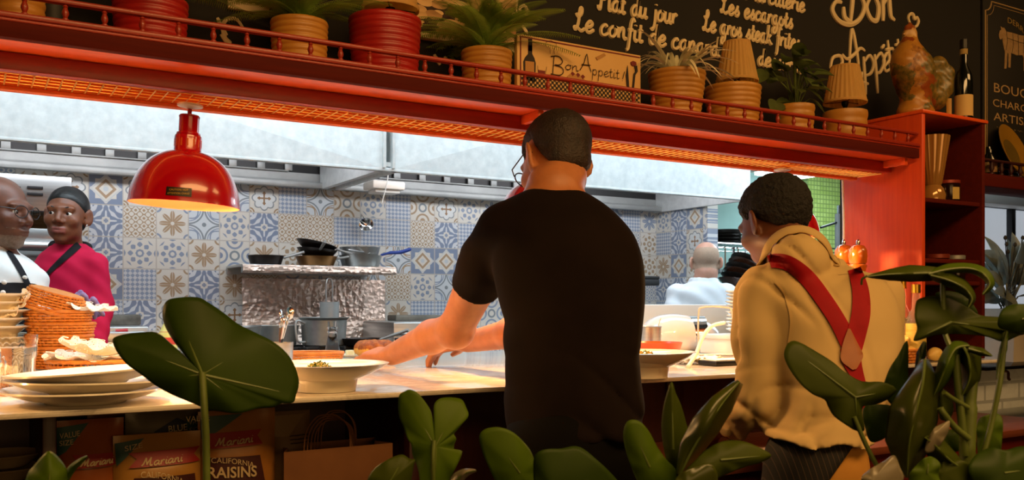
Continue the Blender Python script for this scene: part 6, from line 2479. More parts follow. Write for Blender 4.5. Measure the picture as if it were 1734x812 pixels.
sd.disp(folds1)
sd.build('t_shirt', TS, t, 2)
JN = cloth('dark charcoal jeans', '#060504', '#0a0807')
JN.b.inputs['Specular IOR Level'].default_value = 0.08
hp = W(975, 770, 1.825)
legs('jeans', JN, t, (hp.x, hp.y, hp.z + 0.03), 0.165, hp.z + 0.10, M['shoe'])

# ---------------------------------------------------------------- waiter with suspenders
t = thing('person', 'waiter in cream shirt with red suspenders bending over the service ledge', 'person', (1.62, 1.27, 0))
SK2 = skin('brown skin', '#5e3520', '#6d3f27')
f2 = (FWD * math.cos(R(27)) - RGT * math.sin(R(27))) * math.cos(R(22)) - UP * math.sin(R(22))
hd2 = Head(W(1310, 377, 2.2), f2, UP, 0.905)
sd = SDF((1.05, 1.02, 0.85), (2.05, 1.92, 1.66), 0.0056)
hd2.skull(sd)
hd2.neck(sd, W(1358, 444, 2.06), 0.054, 0.054)
R2 = [(466, 1312, 1436, 2.05, 0.07), (490, 1298, 1488, 2.03, 0.095), (530, 1308, 1495, 2.01, 0.10), (570, 1316, 1498, 1.99, 0.10), (610, 1322, 1492, 1.97, 0.10), (650, 1328, 1482, 1.95, 0.10), (690, 1330, 1468, 1.935, 0.10), (725, 1326, 1455, 1.925, 0.10)]
rows(sd, R2, 0.03)
S3, E3, W3 = W(1288, 492, 2.02), W(1290, 672, 1.99), W(1222, 722, 2.17)
sd.chain([S3, E3, W3], [0.038, 0.034, 0.025], 0.02)
hand(sd, W3, W(1180, 752, 2.32) - W3, Vector((0, 0, -1)) + RGT * 0.2, -1, 0.96, (15, 25, 20), 0.08)
S4, E4 = W(1488, 500, 2.06), W(1488, 655, 2.02)
W4 = W(1395, 725, 2.2)
sd.chain([S4, E4, W4], [0.04, 0.036, 0.027], 0.02)
hand(sd, W4, W(1340, 735, 2.35) - W4, (0, 0, -1), 1, 0.96, (15, 25, 20), 0.08)
sd.build('body', SK2, t, 1)
HAIR2 = Mat('curly black hair', '#0b0605', 0.8)
HAIR2.bump(HAIR2.noise(150, HAIR2.coords(), 3), 0.9, 0.008)
hd2.hair(HAIR2, t, 0.013, ((-0.12, -0.06, -0.03, 0.0, 0.02, 0.05, 0.07, 0.10), (-0.045, -0.04, -0.018, 0.018, 0.01, 0.03, 0.05, 0.06)), h=0.0035, noise_amp=0.0022, noise_f=330)
CS_ = cloth('cream cotton shirt', '#b89c66', '#c2a672', 5, 0.85)
sd = SDF((1.05, 0.98, 0.85), (2.10, 1.92, 1.48), 0.006)
RS2 = [(450, 1306, 1432, 2.06, 0.055), (464, 1284, 1470, 2.052, 0.085), (478, 1272, 1492, 2.04, 0.105), (505, 1278, 1508, 2.025, 0.115), (540, 1290, 1517, 2.005, 0.12), (575, 1300, 1520, 1.99, 0.12), (610, 1308, 1514, 1.97, 0.12), (645, 1316, 1502, 1.955, 0.12), (680, 1318, 1488, 1.94, 0.12), (708, 1312, 1474, 1.93, 0.125), (726, 1298, 1470, 1.925, 0.128), (746, 1292, 1474, 1.92, 0.132), (768, 1300, 1466, 1.918, 0.122)]
rows(sd, RS2, 0.025)
sd.chain([S3 + Vector((0, 0, -0.005)), S3.lerp(E3, 0.45), E3 + Vector((0, 0, -0.012))], [0.062, 0.062, 0.058], 0.02)
CF = E3.lerp(W3, 0.86)
sd.chain([E3 + Vector((0, 0, -0.014)), E3.lerp(W3, 0.55) - UP * 0.012, CF], [0.058, 0.052, 0.038], 0.015)
sd.chain([S4, E4, E4.lerp(W4, 0.86)], [0.058, 0.055, 0.040], 0.02)
sleeve_cut(sd, E3.lerp(W3, 0.84), (W3 - E3).normalized(), 0.075)
# neck opening
ncl = W(1350, 441, 2.03)
ax = (hd2(0, -0.03, -0.10) - ncl).normalized()
sd.cone(ncl - ax * 0.03, ncl + ax * 0.03, 0.066, 0.060, 0.02)
sd.plane(ncl + ax * 0.032, ax * 0.9 + UP * 0.2)


def folds2(X, Y, Z):
    u = X * CA - Y * SA
    v = X * SA + Y * CA
    w1 = 1.6 * np.sin(21 * u + 9 * Z) + 1.2 * np.sin(17 * Z - 12 * v)
    w2 = 1.4 * np.sin(26 * Z + 15 * u) + np.sin(19 * v)
    sl = np.clip((0.645 - u) / 0.03, 0, 1)
    lo = np.clip((1.16 - Z) / 0.10, 0, 1)
    body = -0.0055 * (1 - np.abs(np.sin(26 * u + 13 * Z + w1))) ** 3
    waist = -0.0100 * lo * (1 - np.abs(np.sin(34 * Z - 24 * u + w2))) ** 2.5
    arm = -0.0115 * sl * (1 - np.abs(np.sin(24 * Z + 30 * u + 12 * v + w1))) ** 3
    cuff = -0.0045 * sl * np.clip((1.09 - Z) / 0.04, 0, 1) * (1 - np.abs(np.sin(70 * u - 30 * Z + w2))) ** 2
    return -(body + waist + arm + cuff)


sd.disp(folds2)
hem2 = W(1380, 742, 1.92)
sd.clip(lambda X, Y, Z: np.where((X * CA - Y * SA) > (1290 - PCX) / FPX * 1.93, hem2.z - Z + 0.006 * np.sin(60 * (X * CA - Y * SA)), -1.0))
shirt = sd.build('shirt', CS_, t, 1)
e1 = ax.cross(FWD).normalized()
e2 = ax.cross(e1).normalized()
rws = []
for i in range(41):
    a = R(-96) + R(372) * 0 + 2 * PI * i / 40
    e = e1 * math.cos(a) + e2 * math.sin(a)
    wv = 0.003 * math.sin(3 * a)
    bk = max(0.0, -e.dot(FWD))
    rws.append([ncl + ax * 0.006 + e * 0.064, ncl + ax * 0.034 + e * 0.062, ncl + ax * 0.041 + e * 0.065, ncl + ax * 0.036 + e * 0.070, ncl + ax * (0.012 - 0.012 * bk + wv * 0.5) + e * 0.079, ncl + ax * (-0.012 - 0.030 * bk + wv) + e * (0.090 + 0.004 * bk)])
tree0 = bvh(shirt)
for rw in rws:
    for i_ in (3, 4, 5):
        hit = tree0.find_nearest(rw[i_])
        if hit[0] is not None and ((rw[i_] - hit[0]).dot(hit[1]) < 0.004 or i_ == 5):
            rw[i_] = hit[0] + hit[1] * (0.0075 if i_ < 5 else 0.0045)
o = MB().grid(rws).build('collar', CS_, t, 180)
md = o.modifiers.new('cloth', 'SOLIDIFY')
md.thickness = 0.003
tree = bvh(shirt)
strap(tree, [(1420, 464, 0.9), (1452, 462, 0.9), (1490, 470, 0.9), (1503, 478, 0.9)], 'yoke_seam', CS_, t, thick=0.0012, nw=3)
strap(tree, [(1312, 478, 0.9), (1328, 500, 0.9), (1338, 540, 0.9), (1334, 580, 0.9)], 'sleeve_seam', CS_, t, thick=0.0012, nw=3)
redel = cloth('red elastic', '#8a0410', '#960813', 30, 0.7)
strap(tree, [(1296, 446, 10), (1312, 441, 12), (1336, 446, 13), (1365, 468, 14), (1392, 502, 14), (1420, 545, 14), (1442, 590, 15)], 'suspender_strap', redel, t)
strap(tree, [(1446, 452, 11), (1457, 490, 14), (1458, 530, 16), (1450, 568, 16), (1444, 600, 13)], 'suspender_strap', redel, t, lift=0.0035)
strap(tree, [(1440, 588, 17), (1443, 610, 16), (1450, 630, 12), (1458, 655, 10), (1466, 690, 10)], 'suspender_strap', redel, t, lift=0.003)
strap(tree, [(1438, 556, 2), (1440, 585, 14), (1443, 605, 19), (1446, 620, 8), (1447, 625, 3)], 'leather_patch', mottled('tan leather', '#8a4a16', '#96541c', 20, 0.55), t, lift=0.008)
TR = cloth('tan trousers', '#a8742c', '#b58138', 8, 0.85)
hp2 = W(1388, 782, 1.915)
tr = legs('trousers', TR, t, (hp2.x, hp2.y, hp2.z + 0.005), 0.100, hp2.z + 0.06, M['shoe'], 0.052, lr=0.060)
AP = Mat('pinstriped black apron', '#0d0908', 0.85)
tcx = AP.node('ShaderNodeTexCoord')
spx = AP.node('ShaderNodeSeparateXYZ')
AP.link(tcx.outputs['Object'], spx.inputs[0])
stp = ((S(AP.nt, spx.outputs[0]) * CA - S(AP.nt, spx.outputs[1]) * SA) * 95 + S(AP.nt, spx.outputs[2]) * 25).fract().lt(0.14)
AP.base(AP.mix(stp, lin('#0c0807'), lin('#3a2c20')))
hipc = Vector((hp2.x, hp2.y, hp2.z + 0.035))
sd = SDF((hipc.x - 0.25, hipc.y - 0.25, 0.55), (hipc.x + 0.25, hipc.y + 0.25, hipc.z + 0.10), 0.007)
sd.ell(hipc + Vector((0, 0, -0.02)), (0.108, 0.108, 0.09), None, 0.02)
sd.cone(hipc + Vector((-0.01, 0, -0.06)), hipc + Vector((-0.02, 0.02, -0.5)), 0.110, 0.145, 0.02)
sd.plane((0, 0, hem2.z + 0.035), (0, 0, 1))
sd.plane((0, 0, 0.58), (0, 0, -1))
pa_, pb_, pc_ = W(1452, 745, 1.8), W(1405, 812, 1.8), W(1452, 745, 2.3)
nn = (pb_ - pa_).cross(pc_ - pa_).normalized()
if nn.dot(RGT) < 0:
    nn = -nn
sd.plane(pa_, nn)
sd.build('apron', AP, t, 1)
m = MB()
q = W(1236, 716, 2.1)
m.tube([W3 + Vector((0.033 * math.cos(a), 0.033 * math.sin(a), 0.0)) - (W3 - E3).normalized() * -0.004 for a in [2 * PI * i / 20 for i in range(20)]], 0.003, 6, closed=True)
m.build('bracelet', M['chrome'], t)

# ---------------------------------------------------------------- chef in white, far left
t = thing('person', 'bald chef with glasses, white jacket and black apron at far left', 'person', (W(0, 500, 3.0).x, W(0, 500, 3.0).y, 0))
SK3 = skin('deep brown skin', '#5a3220', '#6b3d28')
BRD = mottled('grey stubble', '#6b5546', '#8a7566', 120, 0.9)
def turned(px, py, deg, down=0.0):
    """a gaze turned DEG to the picture's right from facing the viewer"""
    vd = W(px, py, 1) - Vector((0, 0, H))
    vd.z = 0
    vd.normalize()
    rp_ = Vector((vd.y, -vd.x, 0))
    f = -vd * math.cos(R(deg)) + rp_ * math.sin(R(deg))
    return f * math.cos(R(down)) - UP * math.sin(R(down))


f3 = turned(0, 360, 52, 4)
hd3 = Head(W(0, 358, 3.0), f3, UP, 1.02)
cx3 = W(0, 500, 3.0)
sd = SDF((cx3.x - 0.32, cx3.y - 0.32, 1.12), (cx3.x + 0.36, cx3.y + 0.32, 1.74), 0.0042)
hd3.skull(sd, 1.25, 1.12, 1.15)
hd3.neck(sd, W(-8, 440, 3.02), 0.06, 0.066)
R3 = [(440, -50, 35, 3.0, 0.08), (470, -62, 55, 3.0, 0.10), (510, -66, 62, 3.0, 0.11), (550, -64, 62, 3.0, 0.11)]
rows(sd, R3, 0.03)


def paint3(c):
    x, y, z = hd3.loc(c[:, 0], c[:, 1], c[:, 2])
    return ((z < -0.052) & (z > -0.118) & (y > 0.015) & (np.abs(z + 0.064) > 0.011)).astype(int)


sd.build('body', [SK3, BRD], t, 1, paint3)
eyes(hd3, t, (-0.1, 1, -0.05))
glasses(hd3, M['black'], t, w=0.029, hgt=0.019)
WC = cloth('white chef cotton', '#d8d8d6', '#e2e2e0', 6, 0.85)
sd = SDF((cx3.x - 0.36, cx3.y - 0.34, 0.80), (cx3.x + 0.40, cx3.y + 0.34, 1.50), 0.0065)
RS3 = [(425, -32, 25, 3.02, 0.075), (437, -58, 44, 3.01, 0.10), (455, -72, 62, 3.0, 0.115), (480, -80, 72, 3.0, 0.13), (510, -84, 78, 3.0, 0.14), (560, -84, 76, 3.0, 0.14), (620, -82, 72, 3.0, 0.14), (680, -80, 70, 3.0, 0.14), (730, -80, 68, 3.0, 0.14)]
rows(sd, RS3, 0.03)
sA, eA = W(50, 478, 2.98), W(56, 560, 2.94)
sd.chain([sA, eA], [0.056, 0.052], 0.03)
sd.plane((0, 0, 0.84), (0, 0, -1))
sd.disp(lambda X, Y, Z: 0.004 * np.sin(70 * Z + 30 * X) * np.sin(26 * X + 22 * Y))
jk = sd.build('chef_jacket', WC, t, 1)
tree = bvh(jk)
APB = cloth('black apron cloth', '#17161a', '#1e1d21')
strap(tree, [(14, 424, 4), (28, 445, 5), (42, 470, 5), (54, 500, 5), (58, 516, 5)], 'apron_strap', APB, t)
strap(tree, [(-60, 540, 62), (0, 538, 60), (30, 536, 58), (58, 536, 56), (64, 536, 52)], 'apron_bib', APB, t, nw=25, lift=0.001)
m = MB()
for (px, py) in ((7, 478), (42, 470), (5, 495)):
    o = Vector((0, 0, H))
    d = (W(px, py, 1) - o).normalized()
    h_ = tree.ray_cast(o, d)
    if h_[0]:
        MB().lathe([(0.001, -0.002), (0.007, -0.002), (0.008, 0.0015), (0.006, 0.0035), (0.001, 0.004)], h_[0] - d * 0.003, n=16, cap=False, xf=basis(-d) @ Matrix.Rotation(R(-90), 3, 'X')).build('button', M['white'], t)
legs('trousers', M['darktrouser'], t, (cx3.x, cx3.y, 0.93), 0.15, 0.95, M['shoe'])

# ---------------------------------------------------------------- woman in the red jacket
c4 = W(122, 500, 3.42)
t = thing('person', 'woman in bright red chef jacket looking aside beside the bald chef', 'person', (c4.x, c4.y, 0))
SK4 = skin('warm brown skin', '#6a3a22', '#7c4629')
LIP4 = Mat('lip', '#8a4a40', 0.4)
f4 = turned(113, 364, -17, 1)
hd4 = Head(W(113, 364, 3.4), f4, UP + RGT * 0.06, 0.93)
sd = SDF((c4.x - 0.36, c4.y - 0.3, 1.10), (c4.x + 0.36, c4.y + 0.3, 1.74), 0.0040)
hd4.skull(sd, 1.1, 0.94, 1.2)
hd4.neck(sd, W(118, 425, 3.44), 0.046, 0.05)
R4 = [(435, 88, 150, 3.44, 0.07), (470, 84, 166, 3.44, 0.09), (510, 88, 168, 3.44, 0.09), (550, 92, 166, 3.44, 0.09)]
rows(sd, R4, 0.03)


def paint4(c):
    x, y, z = hd4.loc(c[:, 0], c[:, 1], c[:, 2])
    return ((np.abs(x) < 0.026) & (y > 0.080) & (z < -0.0545) & (z > -0.0775)).astype(int)


sd.build('body', [SK4, LIP4], t, 1, paint4)
eyes(hd4, t, (0.30, 1, -0.05))
HAIR4 = Mat('slick black hair', '#0a0808', 0.38)
HAIR4.bump(HAIR4.noise(60, HAIR4.coords((1, 1, 6)), 3), 0.4, 0.003)
hd4.hair(HAIR4, t, 0.0045, ((-0.12, -0.05, -0.02, 0.01, 0.03, 0.055, 0.075, 0.10), (-0.07, -0.06, -0.03, 0.01, 0.02, 0.044, 0.058, 0.066)), h=0.004, extra=lambda s_: hd4.ell(s_, (0, -0.118, 0.01), (0.032, 0.026, 0.032), 0.01))
for q in (-1, 1):
    MB().tube([hd4(q * 0.015, 0.0905, 0.021), hd4(q * 0.03, 0.0885, 0.0265), hd4(q * 0.047, 0.075, 0.021)], [0.002, 0.0026, 0.001], 6).build('eyebrow', HAIR4, t)
RJ = cloth('crimson cotton', '#b00b35', '#bd1240', 6, 0.8)
BC = cloth('black collar cloth', '#151214', '#1c191b')
sd = SDF((c4.x - 0.36, c4.y - 0.32, 0.80), (c4.x + 0.36, c4.y + 0.32, 1.50), 0.0065)
RS4 = [(412, 96, 142, 3.45, 0.055), (422, 82, 154, 3.45, 0.08), (438, 72, 164, 3.44, 0.10), (460, 70, 170, 3.44, 0.115), (490, 76, 172, 3.44, 0.12), (530, 84, 172, 3.44, 0.12), (580, 86, 176, 3.44, 0.125), (640, 84, 180, 3.44, 0.13), (700, 82, 180, 3.44, 0.13)]
rows(sd, RS4, 0.03)
sd.chain([W(158, 452, 3.42), W(167, 520, 3.40), W(163, 578, 3.32)], [0.055, 0.050, 0.042], 0.02)
sd.chain([W(80, 455, 3.42), W(82, 520, 3.36)], [0.05, 0.046], 0.02)
sd.disp(lambda X, Y, Z: 0.004 * np.sin(60 * Z + 40 * X) * np.sin(30 * X + 26 * Y + 20 * Z))
sd.plane((0, 0, 0.84), (0, 0, -1))
jk4 = sd.build('chef_jacket', RJ, t, 1)
tree = bvh(jk4)
sd = SDF((c4.x - 0.2, c4.y - 0.2, 1.35), (c4.x + 0.2, c4.y + 0.2, 1.58), 0.005)
nb4 = W(119, 422, 3.46)
for i in range(14):
    a = 2 * PI * i / 14
    b = 2 * PI * (i + 1) / 14
    if i in (9, 10):
        continue
    sd.cone(nb4 + Vector((0.062 * math.cos(a), 0.062 * math.sin(a), 0.012 + 0.016 * math.sin(a))), nb4 + Vector((0.062 * math.cos(b), 0.062 * math.sin(b), 0.012 + 0.016 * math.sin(b))), 0.013, 0.013, 0.01)
sd.build('collar', BC, t, 1)
strap(tree, [(140, 408, 6), (122, 424, 6), (104, 440, 5), (88, 455, 4), (78, 466, 3)], 'apron_strap', BC, t)
legs('trousers', M['darktrouser'], t, (c4.x, c4.y, 0.93), 0.14, 0.95, M['shoe'])
MB().lathe([(0.001, -0.004), (0.004, -0.003), (0.005, 0), (0.003, 0.004), (0.001, 0.005)], hd4(-0.078, 0.002, -0.036), n=10, cap=False).build('earring', M['chrome'], t)

# purple cloth in front of her
q = W(135, 512, 3.02)
t = thing('purple_cloth', 'bunched purple cloth behind the wicker basket tower', 'cloth', (q.x, q.y, q.z))
sd = SDF(q - Vector((0.09, 0.09, 0.22)), q + Vector((0.09, 0.09, 0.07)), 0.004)
rnd = random.Random(8)
for i in range(9):
    a = [q + Vector((-0.055 + 0.012 * i + rnd.uniform(-.006, .006), rnd.uniform(-0.03, 0.03), -0.05)), q + Vector((-0.01 + 0.006 * i, rnd.uniform(-0.03, 0.03), 0.01 + 0.025 * math.sin(i * 0.8))), q + Vector((0.012 + 0.007 * i, rnd.uniform(-0.03, 0.03), -0.04))]
    sd.chain(catmull(a, 4), [0.008] * 9, 0.004)
sd.cone(q - UP * 0.05 - RGT * 0.03, Vector((q.x, q.y, ZC + 0.03)) - RGT * 0.04, 0.03, 0.035, 0.02)
sd.build('cloth', cloth('purple towelling', '#7d6a94', '#9a86ad', 40, 0.95), t, 1)
t.location = (q.x, q.y, q.z)

# ---------------------------------------------------------------- bald cook at the back
c5 = W(1188, 520, 5.2)
t = thing('person', 'bald cook in white jacket seen from behind at the back right', 'person', (c5.x, c5.y, 0))
SK5 = skin('pale pink skin', '#b88772', '#c4937e')
STB = mottled('shaved grey hair', '#a08672', '#b0957f', 160, 0.8)
f5 = FWD * math.cos(R(12)) + RGT * math.sin(R(12))
hd5 = Head(W(1196, 444, 5.2), f5 * math.cos(R(8)) - UP * math.sin(R(8)), UP, 1.0)
sd = SDF((c5.x - 0.36, c5.y - 0.3, 1.15), (c5.x + 0.4, c5.y + 0.3, 1.66), 0.0055)
hd5.skull(sd)
hd5.neck(sd, W(1192, 485, 5.2), 0.058, 0.064)
rows(sd, [(490, 1160, 1222, 5.2, 0.09), (520, 1152, 1228, 5.2, 0.10), (545, 1152, 1228, 5.2, 0.10)], 0.03)


def paint5(c):
    x, y, z = hd5.loc(c[:, 0], c[:, 1], c[:, 2])
    return ((z > -0.045) & (y < 0.02) & (z < 0.07) & (np.abs(x) < 0.077)).astype(int)


sd.build('body', [SK5, STB], t, 1, paint5)
WC5 = cloth('bluish white chef cotton', '#cfd6dc', '#dce2e8', 6, 0.85)
sd = SDF((c5.x - 0.42, c5.y - 0.32, 0.8), (c5.x + 0.42, c5.y + 0.32, 1.50), 0.0075)
rows(sd, [(473, 1176, 1212, 5.2, 0.075), (481, 1158, 1222, 5.2, 0.10), (491, 1144, 1232, 5.2, 0.12), (505, 1140, 1238, 5.2, 0.13), (530, 1140, 1240, 5.2, 0.14), (560, 1140, 1240, 5.2, 0.14), (600, 1142, 1238, 5.2, 0.14), (640, 1142, 1238, 5.2, 0.14)], 0.03)
sd.chain([W(1146, 498, 5.2), W(1140, 545, 5.15), W(1146, 580, 5.3)], [0.062, 0.056, 0.045], 0.02)
sd.chain([W(1230, 498, 5.2), W(1238, 545, 5.15), W(1232, 580, 5.3)], [0.062, 0.056, 0.045], 0.02)
sd.disp(lambda X, Y, Z: 0.005 * np.sin(50 * Z + 40 * X) * np.sin(26 * X + 16 * Y))
nb5 = W(1191, 475, 5.2)
for i in range(14):
    a, b = 2 * PI * i / 14, 2 * PI * (i + 1) / 14
    sd.cone(nb5 + Vector((0.068 * math.cos(a), 0.068 * math.sin(a), 0)), nb5 + Vector((0.068 * math.cos(b), 0.068 * math.sin(b), 0)), 0.016, 0.016, 0.01)
sd.plane((0, 0, 0.84), (0, 0, -1))
sd.build('chef_jacket', WC5, t, 1)
legs('trousers', M['darktrouser'], t, (c5.x, c5.y, 0.93), 0.15, 0.95, M['shoe'])

# ================================================================== RIGHT OF THE CABINET
t = thing('butcher_poster', 'black butcher shop poster with cow drawing at the right edge', 'poster', WY(1700, 100, YW))
px_l = WY(1660, 100, YW).x
pw_, ph_ = 0.62, 0.86
ptop = WY(1676, 0, YW).z
pbot = WY(1700, 292, YW).z
MB().box((px_l, YW - 0.012, pbot), (px_l + pw_, YW - 0.001, ptop + 0.004), 0.003).build('poster_board', mottled('poster black', '#0f0c0a', '#15110e', 7, 0.7), t)
yp = YW - 0.0135
cr = Mat('poster cream print', '#a8895a', 0.7)
grn_ = Mat('poster grey print', '#77664a', 0.7)


def border(ins, notch, r):
    a, b, c, d = px_l + ins, px_l + pw_ - ins, pbot + ins, ptop - ins
    pts = []
    for (x, z, sx, sz, a0) in ((a, d, 1, -1, -90), (b, d, -1, -1, 180), (b, c, -1, 1, 90), (a, c, 1, 1, 0)):
        arc_ = []
        for k in range(7):
            th = R(a0 + 90 * k / 6)
            arc_.append(Vector((x + notch * math.cos(th), yp, z + notch * math.sin(th))))
        if (x, z) == (a, d):
            arc_ = [Vector((x + notch * math.cos(R(-90 + 90 * k / 6)), yp, z + notch * math.sin(R(-90 + 90 * k / 6)))) for k in range(7)]
        pts += arc_
    return pts


m = MB()
m.tube(border(0.012, 0.04, 1), 0.0028, 5, closed=True)
m.tube(border(0.024, 0.045, 1), 0.0012, 5, closed=True)
m.build('printed_border', cr, t)


def pq(px, py):
    q = WY(px, py, YW)
    return Vector((q.x, yp, q.z))


# cow in profile, looking left
c0 = pq(1686, 62)
sc_ = 0.235
cow = [(0.00, 0.02), (0.03, 0.10), (0.07, 0.12), (0.05, 0.18), (0.10, 0.16), (0.16, 0.17), (0.22, 0.11), (0.40, 0.12), (0.62, 0.11), (0.86, 0.13), (0.97, 0.12), (1.02, 0.02), (1.03, -0.25), (1.01, -0.26), (0.99, 0.0), (0.96, -0.12), (0.95, -0.30), (0.97, -0.52), (0.91, -0.52), (0.90, -0.32), (0.84, -0.22), (0.80, -0.30), (0.80, -0.52), (0.74, -0.52), (0.74, -0.28), (0.70, -0.24), (0.52, -0.27), (0.36, -0.25), (0.34, -0.52), (0.28, -0.52), (0.28, -0.28), (0.25, -0.26), (0.22, -0.55), (0.16, -0.56), (0.18, -0.26), (0.13, -0.14), (0.10, -0.02), (0.06, -0.06), (0.02, -0.05)]
m = MB()
m.prism([c0 + Vector((x * sc_, 0, z * sc_ * 0.95)) for x, z in cow], (0, 0.001, 0))
cw = m.build('cow_drawing', mottled('poster cow print', '#8a6b42', '#a5855a', 60, 0.7), t, smooth=0)
m = MB()
for pts in ([(0.22, 0.11), (0.24, -0.08), (0.2, -0.22)], [(0.40, 0.12), (0.42, -0.1), (0.38, -0.24)], [(0.24, 0.0), (0.6, -0.02), (0.9, -0.02)], [(0.56, 0.11), (0.58, -0.26)], [(0.74, 0.1), (0.72, -0.2)]):
    m.tube([c0 + Vector((x * sc_, -0.001, z * sc_ * 0.95)) for x, z in pts], 0.0009, 4)
m.build('cut_lines', Mat('poster dark line', '#2a1d10', 0.7), cw)
f_ = lambda name, body, px, py, size, width, mat=cr, arc=0.0: font_text(name, body, mat, t, pq(px, py), EX, EZ, size, width, 0.0, 'LEFT', arc=arc)
f_('lettering', 'DERRIERE', 1700, 48, 0.032, 0.20, Mat('poster ochre print', '#8f7434', 0.7), 0.02)
f_('lettering', 'BOUCHERIE', 1676, 156, 0.052, 0.46)
f_('lettering', 'CHARCUTERIE', 1675, 180, 0.042, 0.46)
f_('lettering', 'ARTISANALE', 1677, 204, 0.046, 0.46)
m = MB()
rnd = random.Random(2)
x = 0
q0 = pq(1682, 216)
while x < 0.4:
    w = rnd.uniform(0.012, 0.04)
    m.tube([q0 + Vector((x + i * w / 5, 0, 0.0035 * math.sin(i * 2.4))) for i in range(6)], 0.0009, 4)
    x += w + 0.01
m.build('fine_print', grn_, t)

# second overhead shelf with rail, right of the cabinet
Y2 = 1.95
z2b = WY(1700, 318, Y2).z
z2t = WY(1700, 296, Y2).z
t = thing('plate_shelf', 'dark wooden shelf with small rail right of the open cabinet', 'shelf', (3.6, 2.02, z2b))
MB().box((2.965, Y2, z2b), (4.6, YW - 0.002, z2t), 0.004).build('shelf_board', M['wood_dark'], t)
ZR2 = WY(1700, 274, Y2).z
MB().box((2.965, Y2, ZR2 - 0.004), (4.6, Y2 + 0.014, ZR2 + 0.006), 0.003).build('rail', M['wood_lower'], t)
hh = ZR2 - z2t - 0.004
sp_prof = [(0.009, 0), (0.009, 0.004), (0.005, 0.008), (0.010, hh * 0.45), (0.006, hh * 0.8), (0.009, hh)]
x = 3.0
first = None
while x < 4.6:
    if first is None:
        first = MB().lathe(sp_prof, n=10).build('baluster', M['wood_lower'], t, loc=(0, 0, 0))
        first.matrix_parent_inverse = t.matrix_basis.inverted()
        first.location = (x, Y2 + 0.008, z2t)
    else:
        c = first.copy()
        COL.objects.link(c)
        c.location = (x, Y2 + 0.008, z2t)
    x += 0.062
t = thing('display_plate', 'yellow plate leaning on the shelf below the butcher poster', 'plate', (WY(1706, 262, 2.04).x, 2.04, z2t))
lean = Matrix.Rotation(R(-66), 3, 'X')
m = MB()
pr_ = [(0.001, 0.0), (0.06, 0.0), (0.115, 0.018), (0.117, 0.021), (0.06, 0.006), (0.001, 0.006)]
lean = Matrix.Rotation(R(22), 3, 'Y') @ Matrix.Rotation(R(68), 3, 'X')
cen = Vector((0.02, 0.0, 0.110))
m.lathe(pr_, cen, n=48, cap=False, xf=lean)
m.build('plate', mottled('yellow ochre ceramic', '#8a6418', '#9a7222', 9, 0.35), t, loc=(0, 0, 0))
MB().lathe([(0.001, 0.0068), (0.058, 0.0068), (0.058, 0.0062)], cen, n=40, cap=False, xf=lean).build('plate_centre', mottled('olive centre', '#5d4a18', '#6b5720', 12, 0.4), t, loc=(0, 0, 0))
pp = WY(1675, 280, 2.0)
t = thing('figure_bottle', 'small dark bottle with cream letters left of the yellow plate', 'bottle', (pp.x, 2.0, z2t + 0.0005))
MB().lathe([(0.001, 0), (0.026, 0), (0.028, 0.004), (0.028, 0.06), (0.012, 0.085), (0.011, 0.11), (0.001, 0.112)], n=24, cap=False).build('glass', dk, t, loc=(0, 0, 0))
MB().lathe([(0.0285, 0.012), (0.0285, 0.05)], n=24, cap=False).build('paper_label', mottled('red and cream label', '#6e2416', '#8c7a4c', 60, 0.6), t, loc=(0, 0, 0))

# counter with black top, white brick half wall, steel shelf
XR0, XR1 = 2.96, 4.8
YB = 1.80
zt = WY(1700, 620, YB).z
t = thing('side_counter', 'black topped counter on white brick right of the cabinet', 'counter', (3.6, 2.0, 0))
MB().box((XR0, YB, zt - 0.012), (XR1, 2.5, zt), 0.003).build('counter_slab', Mat('black glass top', '#0b0b0d', 0.08), t)
brk = Mat('white painted brick', '#b9bdc2', 0.35)
b_ = brk.node('ShaderNodeTexBrick')
b_.inputs['Scale'].default_value = 1.0
b_.inputs['Brick Width'].default_value = 0.21
b_.inputs['Row Height'].default_value = 0.062
b_.inputs['Mortar Size'].default_value = 0.006
b_.inputs['Color1'].default_value = (*lin('#b4b9be'), 1)
b_.inputs['Color2'].default_value = (*lin('#a2a8ad'), 1)
b_.inputs['Mortar'].default_value = (*lin('#84898d'), 1)
brk.link(brk.coords((1, 1, 1), 'Object', (R(90), 0, 0)), b_.inputs['Vector'])
nz_ = brk.noise(9, brk.coords(), 4)
brk.base(b_.outputs['Color'])
brk.bump(nz_, 0.5, 0.02)
MB().box((XR0, YB + 0.06, 0.0), (XR1, YB + 0.16, zt - 0.012)).build('brick_face', brk, t)
z3 = WY(1700, 705, 1.72).z
MB().box((XR0, 1.66, z3 - 0.02), (XR1, YB + 0.06, z3), 0.004).build('steel_ledge', M['steel'], t)
MB().box((XR0 + 0.08, 1.70, 0.0), (XR1, YB + 0.06, z3 - 0.02), 0.006).build('lower_cabinet', M['black'], t)
q = WY(1694, 634, YB + 0.05)
MB().tube(catmull([q + Vector((-0.01, 0, 0.012)), q + Vector((0.01, -0.02, 0.012)), q + Vector((0.012, -0.022, -0.012)), q + Vector((0.022, -0.02, -0.016))], 4), 0.005, 7).build('hook', Mat('bronze hook', '#3a2413', 0.4, 0.8), t)

